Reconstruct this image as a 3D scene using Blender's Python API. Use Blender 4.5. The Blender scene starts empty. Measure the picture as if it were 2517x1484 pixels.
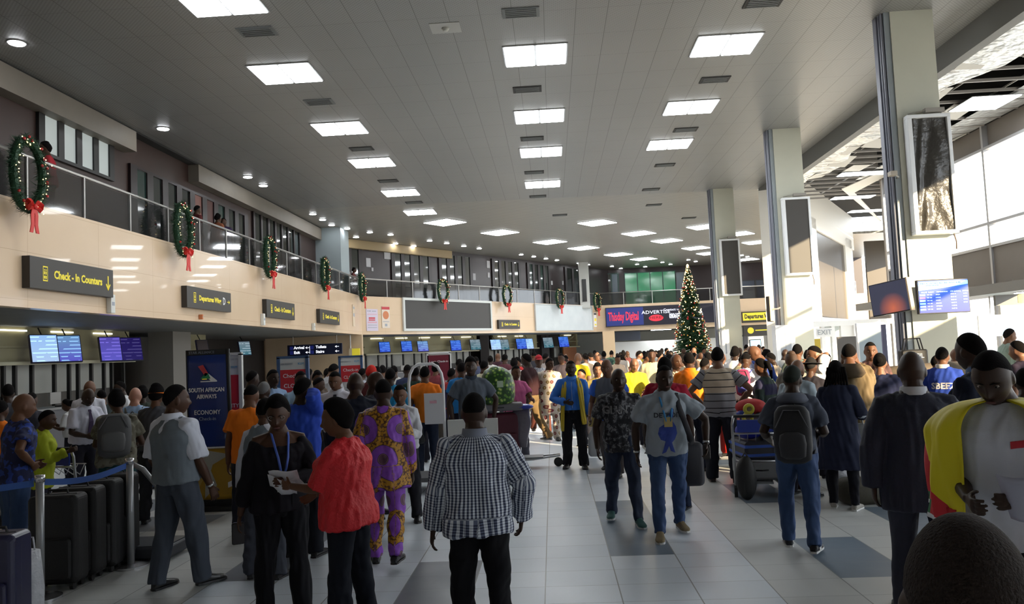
import bpy, math, random
import numpy as np
from mathutils import Vector, Matrix
from mathutils.bvhtree import BVHTree
SC = bpy.context.scene
COL = SC.collection
PI = math.pi
R = math.radians

# ------------------------------------------------------------------ camera
FPX = 1950.0; PCX, PCY = 1258.5, 742.0; CAM_H = 1.95
_Y = np.array([1358 - PCX, 860 - PCY, FPX]); _Y /= np.linalg.norm(_Y)
_U = np.cross(_Y, np.array([1, -.044, 0.])); _U /= np.linalg.norm(_U)
if _U[1] > 0: _U = -_U
_X = np.cross(_Y, _U)
if _X[0] < 0: _X = -_X
CAMP = np.array([0, 0, CAM_H])
def ray(px, py):
    d = np.array([px - PCX, py - PCY, FPX]); return np.array([d @ _X, d @ _Y, d @ _U])
def at(px, py, x=None, y=None, z=None):
    """world point seen at a photo pixel, on the plane x=, y= or z="""
    d = ray(px, py)
    t = (x - CAMP[0]) / d[0] if x is not None else (y - CAMP[1]) / d[1] if y is not None else (z - CAMP[2]) / d[2]
    return Vector(CAMP + d * t)
def at_plane(px, py, p, n):
    d = Vector(ray(px, py)); p = Vector(p); n = Vector(n); c = Vector(CAMP)
    return c + d * ((p - c).dot(n) / d.dot(n))
cam_data = bpy.data.cameras.new('camera'); cam = bpy.data.objects.new('camera', cam_data); COL.objects.link(cam)
cam_data.sensor_width = 36; cam_data.lens = 36 * FPX / 2517; cam_data.clip_end = 500; cam_data.clip_start = .05
rot = Matrix(((_X[0], -_X[1], -_X[2]), (_Y[0], -_Y[1], -_Y[2]), (_U[0], -_U[1], -_U[2])))
cam.matrix_world = Matrix.Translation(Vector(CAMP)) @ rot.to_4x4()
SC.camera = cam
SC.view_settings.view_transform = 'Standard'; SC.view_settings.look = 'None'
SC.view_settings.gamma = 1; SC.view_settings.use_curve_mapping = False
SC.view_settings.exposure = EXPOSURE = 0.80

# ------------------------------------------------------------------ daylight
world = bpy.data.worlds.new('world'); SC.world = world; world.use_nodes = True
bg = world.node_tree.nodes['Background']; bg.inputs[0].default_value = (.86, .93, 1, 1); bg.inputs[1].default_value = 2.9
sun_data = bpy.data.lights.new('sun', 'SUN'); sun_data.energy = 11; sun_data.angle = R(.6); sun_data.color = (1, .80, .52)
sun = bpy.data.objects.new('sun', sun_data); COL.objects.link(sun)
sun.rotation_euler = Vector((-1, 1.3, -.44)).to_track_quat('-Z', 'Y').to_euler()
try:
    SC.cycles.use_denoising = True; SC.cycles.max_bounces = 7; SC.cycles.diffuse_bounces = 4
    SC.cycles.caustics_reflective = False; SC.cycles.caustics_refractive = False
    SC.cycles.sample_clamp_indirect = 6
except Exception: pass
# ------------------------------------------------------------------ helpers
class G:
    """collects faces, then becomes one mesh object"""
    def __init__(s): s.v = []; s.f = []; s.mi = []; s.m = 0; s.xf = None
    def add(s, vs, fs, m=None):
        b = len(s.v)
        if s.xf is not None: vs = [s.xf @ Vector(v) for v in vs]
        s.v += [tuple(v) for v in vs]; s.f += [tuple(b + i for i in f) for f in fs]
        s.mi += [s.m if m is None else m] * len(fs); return s
    def box(s, x0, x1, y0, y1, z0, z1, m=None):
        vs = [(x0,y0,z0),(x1,y0,z0),(x1,y1,z0),(x0,y1,z0),(x0,y0,z1),(x1,y0,z1),(x1,y1,z1),(x0,y1,z1)]
        return s.add(vs, [(0,3,2,1),(4,5,6,7),(0,1,5,4),(1,2,6,5),(2,3,7,6),(3,0,4,7)], m)
    def rbox(s, x0, x1, y0, y1, z0, z1, r=.02, seg=3, m=None):
        """box with rounded vertical section in xz, bulged ends"""
        pts = []
        for cx, cz, a0 in ((x1-r, z1-r, 0), (x0+r, z1-r, 90), (x0+r, z0+r, 180), (x1-r, z0+r, 270)):
            for k in range(seg + 1):
                a = R(a0 + 90 * k / seg); pts.append((cx + r*math.cos(a), cz + r*math.sin(a)))
        mx, mz = (x0+x1)/2, (z0+z1)/2; e = min(r*.6, abs(y1-y0)*.3)
        rings = []
        for y, q in ((y0, e), (y0+e, 0), (y1-e, 0), (y1, e)):
            fx = 1 - q/((x1-x0)/2); fz = 1 - q/((z1-z0)/2)
            rings.append([(mx+(p[0]-mx)*fx, y, mz+(p[1]-mz)*fz) for p in pts])
        return s.loft(rings, m)
    def loft(s, rings, m=None, cap=True, closed=True):
        n = len(rings[0]); vs = [p for r in rings for p in r]; fs = []
        for i in range(len(rings)-1):
            for j in range(n if closed else n-1):
                k = (j+1) % n; fs.append((i*n+j, i*n+k, (i+1)*n+k, (i+1)*n+j))
        if cap: fs += [tuple(range(n))[::-1], tuple((len(rings)-1)*n + j for j in range(n))]
        return s.add(vs, fs, m)
    def tube(s, path, r, n=8, m=None, cap=True, flat=1.0):
        path = [Vector(p) for p in path]; rs = r if isinstance(r, (list, tuple)) else [r]*len(path)
        rings = []; side = None
        for i, p in enumerate(path):
            t = (path[min(i+1, len(path)-1)] - path[max(i-1, 0)])
            t = t.normalized() if t.length > 1e-9 else Vector((0,0,1))
            if side is None:
                side = t.cross(Vector((0,0,1)))
                if side.length < .1: side = t.cross(Vector((0,1,0)))
            side = (side - t*side.dot(t))
            if side.length < 1e-6: side = t.orthogonal()
            side.normalize(); b = side.cross(t)
            rings.append([p + side*rs[i]*math.cos(2*PI*k/n) + b*rs[i]*flat*math.sin(2*PI*k/n) for k in range(n)])
        return s.loft(rings, m, cap)
    def cyl(s, p0, p1, r0, r1=None, n=12, m=None): return s.tube([p0, p1], [r0, r0 if r1 is None else r1], n, m)
    def ell(s, c, r, n=12, k=8, m=None, rot=None):
        vs = []; fs = []
        for i in range(k+1):
            th = PI*i/k
            for j in range(n):
                a = 2*PI*j/n; v = Vector((r[0]*math.sin(th)*math.cos(a), r[1]*math.sin(th)*math.sin(a), r[2]*math.cos(th)))
                if rot: v = rot @ v
                vs.append(Vector(c)+v)
        for i in range(k):
            for j in range(n): fs.append((i*n+j, (i+1)*n+j, (i+1)*n+(j+1)%n, i*n+(j+1)%n))
        return s.add(vs, fs, m)
    def torus(s, c, R0, r0, n=24, k=8, m=None, ax='y', sx=1, sz=1):
        rings = []
        for i in range(n):
            a = 2*PI*i/n; ca, sa = math.cos(a), math.sin(a); ring = []
            for j in range(k):
                b = 2*PI*j/k; q = R0 + r0*math.cos(b); w = r0*math.sin(b)
                p = (q*ca*sx, w, q*sa*sz) if ax == 'y' else (q*ca*sx, q*sa*sz, w)
                ring.append((c[0]+p[0], c[1]+p[1], c[2]+p[2]))
            rings.append(ring)
        rings.append(rings[0]); return s.loft(rings, m, cap=False)
    def mesh(s, name):
        me = bpy.data.meshes.new(name); me.from_pydata(s.v, [], s.f)
        if any(s.mi): me.polygons.foreach_set('material_index', s.mi)
        me.update(); return me
    def obj(s, name, mats, parent=None, smooth=False, loc=None, rz=0, bevel=0):
        me = s.mesh(name)
        for mm in (mats if isinstance(mats, (list, tuple)) else [mats]): me.materials.append(mm)
        if smooth: me.polygons.foreach_set('use_smooth', [True]*len(me.polygons))
        return link(name, me, parent, loc, rz, bevel)
def link(name, me, parent=None, loc=None, rz=0, bevel=0):
    o = bpy.data.objects.new(name, me); COL.objects.link(o)
    if parent: o.parent = parent
    if loc is not None: o.location = loc
    o.rotation_euler.z = rz
    if bevel:
        b = o.modifiers.new('bevel', 'BEVEL'); b.width = bevel; b.segments = 2; b.limit_method = 'ANGLE'
    return o
def tag(o, label=None, cat=None, group=None, kind=None):
    if label: o['label'] = label
    if cat: o['category'] = cat
    if group: o['group'] = group
    if kind: o['kind'] = kind
    return o
def empty(name, loc=(0,0,0), rz=0):
    o = bpy.data.objects.new(name, None); COL.objects.link(o); o.location = loc; o.rotation_euler.z = rz; o.empty_display_size = .1
    return o
def struct(g, name, mats, **k): return tag(g.obj(name, mats, **k), kind='structure')
def copy_tree(o, parent=None):
    c = o.copy(); COL.objects.link(c)
    for k in ('label', 'category'):
        if k in c.keys() and parent is None: del c[k]
    if parent: c.parent = parent
    for ch in [x for x in o.children]: copy_tree(ch, c)
    return c

# ------------------------------------------------------------------ materials
_M = {}
def mat(name, col, rough=.6, metal=0, spec=None, emit=None, es=0, bump=0, bscale=40, var=0, vscale=3, coat=0, alpha=None, trans=0):
    if name in _M: return _M[name]
    m = bpy.data.materials.new(name); m.use_nodes = True; nt = m.node_tree; b = nt.nodes['Principled BSDF']
    c = (*col[:3], 1); b.inputs['Base Color'].default_value = c; b.inputs['Roughness'].default_value = rough
    b.inputs['Metallic'].default_value = metal
    if spec is not None: b.inputs['Specular IOR Level'].default_value = spec
    if coat: b.inputs['Coat Weight'].default_value = coat
    if trans: b.inputs['Transmission Weight'].default_value = trans
    if alpha is not None: b.inputs['Alpha'].default_value = alpha
    if emit: b.inputs['Emission Color'].default_value = (*emit[:3], 1); b.inputs['Emission Strength'].default_value = es
    if var or bump:
        tc = nt.nodes.new('ShaderNodeTexCoord')
        if var:
            n = nt.nodes.new('ShaderNodeTexNoise'); n.inputs['Scale'].default_value = vscale; n.inputs['Detail'].default_value = 4
            nt.links.new(tc.outputs['Object'], n.inputs['Vector'])
            mx = nt.nodes.new('ShaderNodeMix'); mx.data_type = 'RGBA'
            mx.inputs[6].default_value = (*[max(0, x*(1-var)) for x in col[:3]], 1); mx.inputs[7].default_value = (*[min(1, x*(1+var)) for x in col[:3]], 1)
            nt.links.new(n.outputs['Fac'], mx.inputs[0]); nt.links.new(mx.outputs[2], b.inputs['Base Color'])
        if bump:
            n = nt.nodes.new('ShaderNodeTexNoise'); n.inputs['Scale'].default_value = bscale; n.inputs['Detail'].default_value = 3
            nt.links.new(tc.outputs['Object'], n.inputs['Vector'])
            bp = nt.nodes.new('ShaderNodeBump'); bp.inputs['Strength'].default_value = bump; bp.inputs['Distance'].default_value = .01
            nt.links.new(n.outputs['Fac'], bp.inputs['Height']); nt.links.new(bp.outputs[0], b.inputs['Normal'])
    _M[name] = m; return m
class NT:
    """tiny node builder"""
    def __init__(s, name, rough=.6):
        s.m = bpy.data.materials.new(name); s.m.use_nodes = True; s.t = s.m.node_tree; s.b = s.t.nodes['Principled BSDF']
        s.b.inputs['Roughness'].default_value = rough
    def n(s, typ, **k):
        x = s.t.nodes.new('ShaderNode' + typ)
        for a, v in k.items():
            if a.startswith('i'): x.inputs[int(a[1:])].default_value = v
            else: setattr(x, a, v)
        return x
    def l(s, a, b): s.t.links.new(a, b)
    def val(s, x, sock):
        if hasattr(x, 'links') or hasattr(x, 'is_linked'): s.l(x, sock)
        else: sock.default_value = (*x, 1) if isinstance(x, tuple) and len(x) == 3 and sock.type == 'RGBA' else x
    def math(s, op, a, b=None, c=None):
        x = s.n('Math', operation=op); s.val(a, x.inputs[0])
        if b is not None: s.val(b, x.inputs[1])
        if c is not None: s.val(c, x.inputs[2])
        return x.outputs[0]
    def mix(s, f, a, b):
        x = s.n('Mix', data_type='RGBA'); s.val(f, x.inputs[0])
        for q, i in ((a, 6), (b, 7)):
            if isinstance(q, tuple): x.inputs[i].default_value = (*q[:3], 1)
            else: s.l(q, x.inputs[i])
        return x.outputs[2]
    def obj(s): return s.n('TexCoord').outputs['Object']
    def attr(s, name='cloth'): a = s.n('Attribute', attribute_name=name); return a.outputs['Vector']
    def xyz(s, v): x = s.n('SeparateXYZ'); s.l(v, x.inputs[0]); return x.outputs
    def noise(s, v, scale, detail=3):
        x = s.n('TexNoise'); x.inputs['Scale'].default_value = scale; x.inputs['Detail'].default_value = detail
        if v is not None: s.l(v, x.inputs['Vector'])
        return x.outputs['Fac']
    def bump(s, h, st, d=.01):
        x = s.n('Bump'); x.inputs['Strength'].default_value = st; x.inputs['Distance'].default_value = d; s.l(h, x.inputs['Height']); s.l(x.outputs[0], s.b.inputs['Normal'])
    def col(s, c): s.val(c, s.b.inputs['Base Color']); return s.m

# ------------------------------------------------------------------ lettering
_T = {}
def text_mesh(body, size, depth=.002, align='CENTER', bold=0.0, sx=1.0):
    k = (body, size, depth, align, bold, sx)
    if k in _T: return _T[k]
    c = bpy.data.curves.new('lettering', 'FONT'); c.body = body; c.size = size; c.align_x = align; c.align_y = 'CENTER'; c.extrude = depth; c.offset = bold; c.resolution_u = 2
    o = bpy.data.objects.new('lettering', c); COL.objects.link(o)
    dg = bpy.context.evaluated_depsgraph_get(); me = bpy.data.meshes.new_from_object(o.evaluated_get(dg))
    bpy.data.objects.remove(o); bpy.data.curves.remove(c)
    n = len(me.vertices); co = np.empty(n*3); me.vertices.foreach_get('co', co); co = co.reshape(-1, 3)
    co = np.stack([co[:,0]*sx, -co[:,2], co[:,1]], 1); me.vertices.foreach_set('co', co.ravel()); me.update()
    _T[k] = me; return me
def text(body, size, m, parent, loc, name='lettering', align='CENTER', bold=0.0, sx=1.0, depth=.002, rz=0):
    me = text_mesh(body, size, depth, align, bold, sx).copy(); me.materials.clear(); me.materials.append(m)
    return link(name, me, parent, loc, rz)
# ------------------------------------------------------------------ people
TMP = bpy.data.scenes.new('tmp')
def remesh(g, vox, smooth=1):
    me = bpy.data.meshes.new('r'); me.from_pydata(g.v, [], g.f)
    o = bpy.data.objects.new('r', me); TMP.collection.objects.link(o)
    md = o.modifiers.new('r', 'REMESH'); md.mode = 'VOXEL'; md.voxel_size = vox
    vl = TMP.view_layers[0]; vl.update(); dg = vl.depsgraph
    out = bpy.data.meshes.new_from_object(o.evaluated_get(dg)); bpy.data.objects.remove(o); bpy.data.meshes.remove(me)
    co = np.empty(len(out.vertices)*3); out.vertices.foreach_get('co', co); co = co.reshape(-1, 3)
    ed = np.empty(len(out.edges)*2, dtype=np.int32); out.edges.foreach_get('vertices', ed); ed = ed.reshape(-1, 2)
    n = len(co); deg = np.bincount(ed.ravel(), minlength=n)[:, None]
    def lap(c):
        s = np.zeros_like(c)
        for i in range(3): s[:, i] = np.bincount(ed[:,0], c[ed[:,1], i], n) + np.bincount(ed[:,1], c[ed[:,0], i], n)
        return s/np.maximum(deg, 1)
    for _ in range(smooth): co = co + .6*(lap(co)-co); co = co - .35*(lap(co)-co)
    return out, co
def finish(me, co, attr=None):
    me.vertices.foreach_set('co', co.ravel()); me.polygons.foreach_set('use_smooth', [True]*len(me.polygons))
    if attr is not None:
        a = me.attributes.new('cloth', 'FLOAT_VECTOR', 'POINT'); a.data.foreach_set('vector', attr.ravel())
    me.update(); return me
def folds(me, co, amp, seed, f=1.0):
    if amp <= 0: return co
    me.vertices.foreach_set('co', co.ravel()); me.update()
    nr = np.empty(len(co)*3); me.vertices.foreach_get('normal', nr); nr = nr.reshape(-1, 3)
    rg = np.random.RandomState(seed); h = np.zeros(len(co))
    for k in range(12):
        w = rg.normal(size=3)*np.array([26, 26, 12])*f*(.5+.2*k); q = rg.normal(size=3)*7
        h += np.sin(co @ w + rg.rand()*6 + 1.8*np.sin(co @ q + rg.rand()*6))/(1+.25*k)
    h = np.abs(h)**.9*np.sign(h)
    return co + nr*(amp*np.maximum(h/2.2+.25, -.25))[:, None]
def ringpts(c, ax, ay, rx, ry, n=20, p=2.3):
    out = []
    for k in range(n):
        a = 2*PI*k/n; ca, sa = math.cos(a), math.sin(a)
        out.append(c + ax*(rx*math.copysign(abs(ca)**(2/p), ca)) + ay*(ry*math.copysign(abs(sa)**(2/p), sa)))
    return out
V = Vector
PROF = {'m': [(-.13,.10,.085,0),(-.06,.163,.112,-.006),(0,.167,.115,-.01),(.09,.150,.103,0),(.17,.146,.10,.004),(.27,.160,.110,.004),(.36,.178,.117,0),(.425,.168,.103,-.006),(.47,.125,.082,-.012),(.50,.085,.068,-.012),(.55,.06,.06,-.012)],
        'f': [(-.13,.10,.09,0),(-.06,.176,.122,-.012),(0,.174,.120,-.014),(.09,.145,.10,0),(.16,.130,.09,.006),(.26,.144,.104,.008),(.34,.156,.126,.014),(.41,.148,.10,0),(.455,.108,.078,-.01),(.49,.07,.06,-.01),(.54,.05,.053,-.01)]}
def prof(sex, z):
    P = PROF[sex]; z = max(P[0][0], min(P[-1][0], z))
    for a, b in zip(P, P[1:]):
        if z <= b[0]:
            t = (z-a[0])/(b[0]-a[0]); return [a[i]+(b[i]-a[i])*t for i in (1, 2, 3)]
class Sk:
    """joints of a posed figure, feet at z=0, facing +Y, 1.75 m tall"""
    def __init__(s, sex='m', lean=3, legs=((2,4,5),(-2,4,5)), hands=((-.27,.06,.86),(.27,.06,.86)), head=(0,5), poles=None, footp=(None,None), twist=0, wid=1.0, **k):
        s.sex = sex; s.wid = wid; l = R(lean)
        s.u = V((0, math.sin(l), math.cos(l))); s.f = V((0, math.cos(l), -math.sin(l))); s.x = V((1, 0, 0))
        s.tw = R(twist); s.hip = V((0,0,0)); s.leg = []
        for i, sd in enumerate((-1, 1)):
            a, kn, sp = [R(q) for q in legs[i][:3]]; h = V((sd*.088, 0, -.03))
            k1 = h + V((sd*math.sin(sp)*math.cos(a), math.sin(a), -math.cos(a)*math.cos(sp)))*.42
            b = a-kn; sp2 = sp*.6
            an = k1 + V((sd*math.sin(sp2)*math.cos(b), math.sin(b), -math.cos(b)*math.cos(sp2)))*.40
            fp = footp[i]
            if fp is None: fp = 0 if kn < R(30) else math.degrees(kn)*.55
            out = R(9)*sd; d = V((math.sin(out)*math.cos(R(fp)), math.cos(out)*math.cos(R(fp)), -math.sin(R(fp))))
            s.leg.append((h, k1, an, d, R(fp)))
        lo = min(min((an + d*.15).z, (an - d*.05).z) - .075 for h, k1, an, d, fp in s.leg)
        s.z0 = -lo; sh = V((0, 0, s.z0)); s.hip += sh
        s.leg = [(h+sh, k1+sh, an+sh, d, fp) for h, k1, an, d, fp in s.leg]
        sw = .172 if sex == 'm' else .150; s.arm = []
        for i, sd in enumerate((-1, 1)):
            S = s.T(sd*sw*(.5+.5*wid), 0, .428); tg = V(hands[i])
            if tg.z < .96: tg.z -= .05
            d = tg - S; L1, L2 = .295, .262
            if d.length > (L1+L2)*.995: tg = S + d.normalized()*(L1+L2)*.995; d = tg-S
            if d.length < .1: d = V((0,.1,-.1)); tg = S+d
            a = (L1*L1-L2*L2+d.length_squared)/(2*d.length); h = math.sqrt(max(0, L1*L1-a*a)); dn = d.normalized()
            pole = V(poles[i]) if poles and poles[i] else V((sd*.30, -.9, -.2))
            pole = pole - dn*pole.dot(dn); pole.normalize()
            s.arm.append((S, S+dn*a+pole*h, tg))
        s.neck = s.T(0, -.012, .52); yw, pt = R(head[0]), R(head[1]+lean*.4)
        s.hr = Matrix.Rotation(-yw, 3, 'Z') @ Matrix.Rotation(-pt, 3, 'X')
        s.hc = s.T(0, .006, .518) + s.hr @ V((0, .016, .134))
    def T(s, x, y, z):
        t = s.tw*min(1, max(0, z/.5)); ax = V((math.cos(t), math.sin(t)*-1, 0)); fy = V((math.sin(t), math.cos(t)*s.f.y, s.f.z))
        return s.hip + ax*x + fy*y + s.u*z
    def ring(s, z, rx, ry, yo, n=22, p=2.4):
        c = s.T(0, yo, z); ax = s.T(1, yo, z)-c; ay = s.T(0, yo+1, z)-c
        return ringpts(c, ax, ay, rx, ry, n, p)
def head_pts(n=40, k=30, female=False):
    P = []
    for i in range(k+1):
        th = PI*i/k
        for j in range(n):
            a = 2*PI*j/n; d = V((math.sin(th)*math.cos(a), math.sin(th)*math.sin(a), math.cos(th)))
            x, y, z = d.x*.078, d.y*.099, d.z*.122
            if z < 0:
                t = min(1, -z/.12); x *= 1-.20*t**1.5
                if y > 0: y = y*(1-.0*t) + .012*t
                else: y *= 1-.35*t
            if z > 0 and y < 0: y *= 1.03
            if d.y > .15:
                gx = lambda c, s_: math.exp(-((x-c)/s_)**2); gz = lambda c, s_: math.exp(-((z-c)/s_)**2)
                y *= 1-.10*math.exp(-((abs(x)-.07)/.03)**2)
                y += .021*gx(0,.0125)*math.exp(-((z+.030)/.014)**2) + .011*gx(0,.009)*math.exp(-((z+.008)/.02)**2) + .006*gx(0,.022)*gz(-.036,.011)
                y -= .010*(gx(.031,.015)+gx(-.031,.015))*gz(.008,.012); y += .005*gx(0,.045)*gz(.030,.012)
                y += .008*gx(0,.024)*gz(-.066,.012) - .004*gx(0,.03)*gz(-.082,.007) + .007*gx(0,.02)*gz(-.103,.014)
                y += .004*(gx(.045,.02)+gx(-.045,.02))*gz(-.025,.02)
            P.append((x*1.05, y*1.05, z*1.05))
    F = []
    for i in range(k):
        for j in range(n): F.append((i*n+j, (i+1)*n+j, (i+1)*n+(j+1)%n, i*n+(j+1)%n))
    return P, F
HP, HF = head_pts()
def limb(g, pts, rs, n=12, flat=1.0): g.tube(pts, rs, n, flat=flat)
def hand(g, w, d, side, palm_n, curl=25, sc=1.0, spread=1.0):
    """five-fingered hand from wrist w along d; palm_n = direction the palm faces"""
    d = d.normalized(); pn = (palm_n - d*palm_n.dot(d)).normalized(); lat = d.cross(pn)*side
    # lat points to the thumb side
    c0 = w; rings = []
    for t, rx, ry in ((-.015,.024,.019),(.01,.027,.018),(.045,.038,.0155),(.075,.041,.014),(.092,.038,.012)):
        rings.append(ringpts(c0 + d*t*sc, lat, pn, rx*sc, ry*sc, 12, 2.2))
    g.loft(rings)
    L = [.066, .078, .072, .056]; c = R(curl)
    for i in range(4):
        off = (.031 - .0205*i)*sc; b = c0 + d*.085*sc + lat*off; sp = (.10 - .07*i)*spread
        dd = (d + lat*sp).normalized(); pts = [b - dd*.012]; a = c*.5*(1+.12*i)
        for q, fr in enumerate((.45, .30, .25)):
            b2 = pts[-1] + (dd*math.cos(a) + pn*math.sin(a))*(L[i]*fr*sc + (.012 if q == 0 else 0)); pts.append(b2); a += c*(1+.1*i)
        g.tube(pts, [.0092*sc, .0088*sc, .0082*sc, .0068*sc], 8)
    b = c0 + d*.018*sc + lat*.022*sc; td = (d*.72 + lat*.62 + pn*.28).normalized()
    g.tube([b - td*.01, b + td*.038*sc, b + td*.062*sc + (d+pn*.4)*.006*sc, b + td*.07*sc + (d*.9+pn*.5).normalized()*.02*sc], [.0125*sc, .0112*sc, .0098*sc, .0075*sc], 8)
def mk_body(k, vox, curl=(25, 25), palm=(None, None), armless=False):
    g = G(); s = k; wd = k.wid
    rings = []
    for z, rx, ry, yo in PROF[k.sex]: rings.append(s.ring(z, rx*wd, ry*(.4+.6*wd), yo))
    g.loft(rings)
    limb(g, [s.T(0,-.012,.46), s.neck + s.u*.02, s.hc + s.hr @ V((0,-.018,-.07)), s.hc + s.hr @ V((0,-.012,-.02))], [.078,.063 if k.sex == 'm' else .052,.060 if k.sex == 'm' else .050,.052], 14)
    hp = [s.hc + s.hr @ V(p) for p in HP]; g.add(hp, HF)
    for sd in (-1, 1): g.ell(s.hc + s.hr @ V((sd*.081, -.008, -.012)), (.010, .020, .033), 8, 6, rot=s.hr @ Matrix.Rotation(R(-14*sd), 3, 'Z'))
    fr = .88 if k.sex == 'f' else 1.0
    for i, (S, E, W) in enumerate(s.arm):
        sd = -1 if i == 0 else 1; a = s.T(sd*.06, -.005, .462)
        limb(g, [a, S, S.lerp(E,.35), E, E.lerp(W,.3), W], [.044*fr,.058*fr,.052*fr,.041*fr,.043*fr,.027*fr])
        d = (W-E).normalized(); pn = V(palm[i]) if palm[i] else V((-sd, .15, 0))
        hand(g, W, d, sd if pn.x*sd < 0.5 else sd, pn, curl[i], .95 if k.sex == 'm' else .86)
    for i, (h, k1, an, d, fp) in enumerate(s.leg):
        limb(g, [h + V((0,0,.04)), h, h.lerp(k1,.5), k1, k1.lerp(an,.35), an], [.07,.085,.068,.047,.043,.031])
        limb(g, [an - d*.025 - V((0,0,.035)), an + d*.05 - V((0,0,.042)), an + d*.15 - V((0,0,.056))], [.030,.024,.012], 10)
    me, co = remesh(g, vox, 1); return finish(me, co)
def cloth_attr(k, co, seg=None):
    """per-vertex coordinates running round and along the garment"""
    H = np.array(k.hip); u = np.array(k.u); rel = co-H
    z = rel @ u; x = rel[:, 0]; y = rel @ np.array(k.f); ang = np.arctan2(x, -y)
    A = np.stack([ang*.165, z, np.zeros(len(co))], 1); best = np.sqrt((x/.17)**2+(y/.115)**2)
    best = np.where(z < -.02, np.maximum(best, 9), best)
    segs = [(S, E, W, .055, 1) for S, E, W in k.arm] + [(h, k1, an, .085, 2) for h, k1, an, d, fp in k.leg]
    for S, E, W, r, kind in segs:
        acc = 0
        for a, b in ((S, E), (E, W)):
            a_, b_ = np.array(a), np.array(b); d = b_-a_; L = np.linalg.norm(d); d = d/L
            t = np.clip((co-a_) @ d, 0, L); q = co-(a_+t[:, None]*d); dist = np.linalg.norm(q, axis=1)/r
            e1 = np.cross(d, [0, 1, 0]); e1 /= np.linalg.norm(e1)+1e-9; e2 = np.cross(d, e1)
            an_ = np.arctan2(q @ e1, -(q @ e2))
            if kind == 1: sel = (dist*1.0 < best*1.15) & (np.abs(x) > .13)
            else: sel = (dist < best) & (z < .02)
            A[sel] = np.stack([an_*r*1.05, acc+t, np.full(len(co), kind*1.0)], 1)[sel]; best = np.where(sel, dist, best); acc += L
    return A
def neck_low(x): return x >= .05
def mk_top(k, vox, kind='tee', hem=-.10, loose=.03, amp=.004, seed=1, open_neck=.0, sleeve=None, flare=0):
    g = G(); s = k; wd = k.wid; rings = []
    offs = neck_low(open_neck); zs = np.linspace(hem, .395 if offs else .50, 15 if hem < -.3 else 12)
    for z in zs:
        rx, ry, yo = prof(k.sex, z); w2 = prof(k.sex, .30); hip = prof(k.sex, -.03)
        e = loose*(1 if z < .33 else max(.2, 1-(z-.33)*5.5))
        if z < .3:   # hangs straight
            t = min(1, (.3-z)/.2)*(.75 if kind != 'fit' else .2)
            rx = rx+(max(rx, w2[0]*.97, hip[0]*.98)-rx)*t; ry = ry+(max(ry, w2[1]*.95, hip[1])-ry)*t
        if z < -.06: rx = hip[0]+flare*(-.06-z); ry = hip[1]+flare*(-.06-z)*.8; yo = hip[2]
        rings.append(s.ring(z, rx*wd+e, ry*(.4+.6*wd)+e, yo, 26, 2.4))
    rx, ry, yo = prof(k.sex, .53)
    if not offs: rings.append(s.ring(.525-open_neck, rx*(.88+open_neck*8), ry*(.9+open_neck*6), yo, 26, 2.0))
    g.loft(rings)
    sl = sleeve if sleeve is not None else {'tee': .62, 'fit': .62, 'shirt': 1.86, 'jacket': 1.9, 'vest': 0}[kind]
    fr = .9 if k.sex == 'f' else 1.0; q = loose*.55 + (.006 if kind == 'jacket' else 0)
    for i, (S, E, W) in enumerate(s.arm):
        sd = -1 if i == 0 else 1; a = s.T(sd*.062, -.006, .462)
        if kind == 'vest': limb(g, [s.T(sd*.06,0,.44), s.T(sd*.125,0,.458)], [.065,.06]); continue
        pts = [a, S]; rs = [.047*fr+q*.4, .062*fr+q*.5]
        if offs: pts = [s.T(sd*.11, 0, .36), S.lerp(E,.14)]; rs = [.05, .060*fr+q*.5]
        if sl <= 1:
            pts += [S.lerp(E, sl*.5), S.lerp(E, sl)]; rs += [.058*fr+q, .055*fr+q*1.5]
        else:
            pts += [S.lerp(E,.45), E, E.lerp(W,.4*(sl-1)), E.lerp(W, sl-1)]; rs += [.053*fr+q, .047*fr+q, .045*fr+q, .033*fr+q]
        limb(g, pts, rs, 14)
    me, co = remesh(g, vox, 2); at_ = cloth_attr(k, co); co = folds(me, co, amp, seed); return finish(me, co, at_)
def mk_bottom(k, vox, kind='trousers', slim=0, amp=.004, seed=2, hem=None, waist=.10, flare=.0):
    g = G(); s = k; wd = k.wid; e = .012
    if kind in ('trousers', 'shorts'):
        rings = []
        for z in np.linspace(-.13, waist, 7):
            rx, ry, yo = prof(k.sex, z); rings.append(s.ring(z, rx*wd+e, ry*(.4+.6*wd)+e, yo, 22, 2.3))
        g.loft(rings)
        for h, k1, an, d, fp in s.leg:
            en = an + (k1-an).normalized()*(-.03 if not slim else -.018); bk = V((0, -.012, 0))
            pts = [h+V((0,0,.03)), h-V((0,0,.06)), h.lerp(k1,.5), k1, k1.lerp(an,.4)+bk*.5, k1.lerp(an,.8)+bk, en+bk]
            rs = [.09*wd, .101*wd, .092-.012*slim, .076-.014*slim, .073-.014*slim, .069-.022*slim, .072-.024*slim]
            if kind == 'shorts': pts = pts[:3]+[h.lerp(k1,.95)]; rs = rs[:3]+[.095]
            limb(g, pts, rs, 16)
    else:   # skirt or long gown
        hz = hem if hem is not None else .45; z0 = waist; zb = hz - k.hip.z; rings = []
        for t in np.linspace(0, 1, 10):
            z = z0+(zb-z0)*t; rx, ry, yo = prof(k.sex, max(z, -.04)); fl = flare*max(0, -.04-z)
            my = sum((k1.y if z > -.45 else an.y) for h, k1, an, d, fp in s.leg)/2*max(0, min(1, -z/.4))
            c = s.hip+V((0, yo+my, z)); rings.append(ringpts(c, V((1,0,0)), V((0,1,0)), rx*wd+.015+fl, ry*wd+.02+fl, 24, 2.1))
        g.loft(rings)
    me, co = remesh(g, vox, 2); at_ = cloth_attr(k, co); co = folds(me, co, amp, seed); return finish(me, co, at_)
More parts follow.
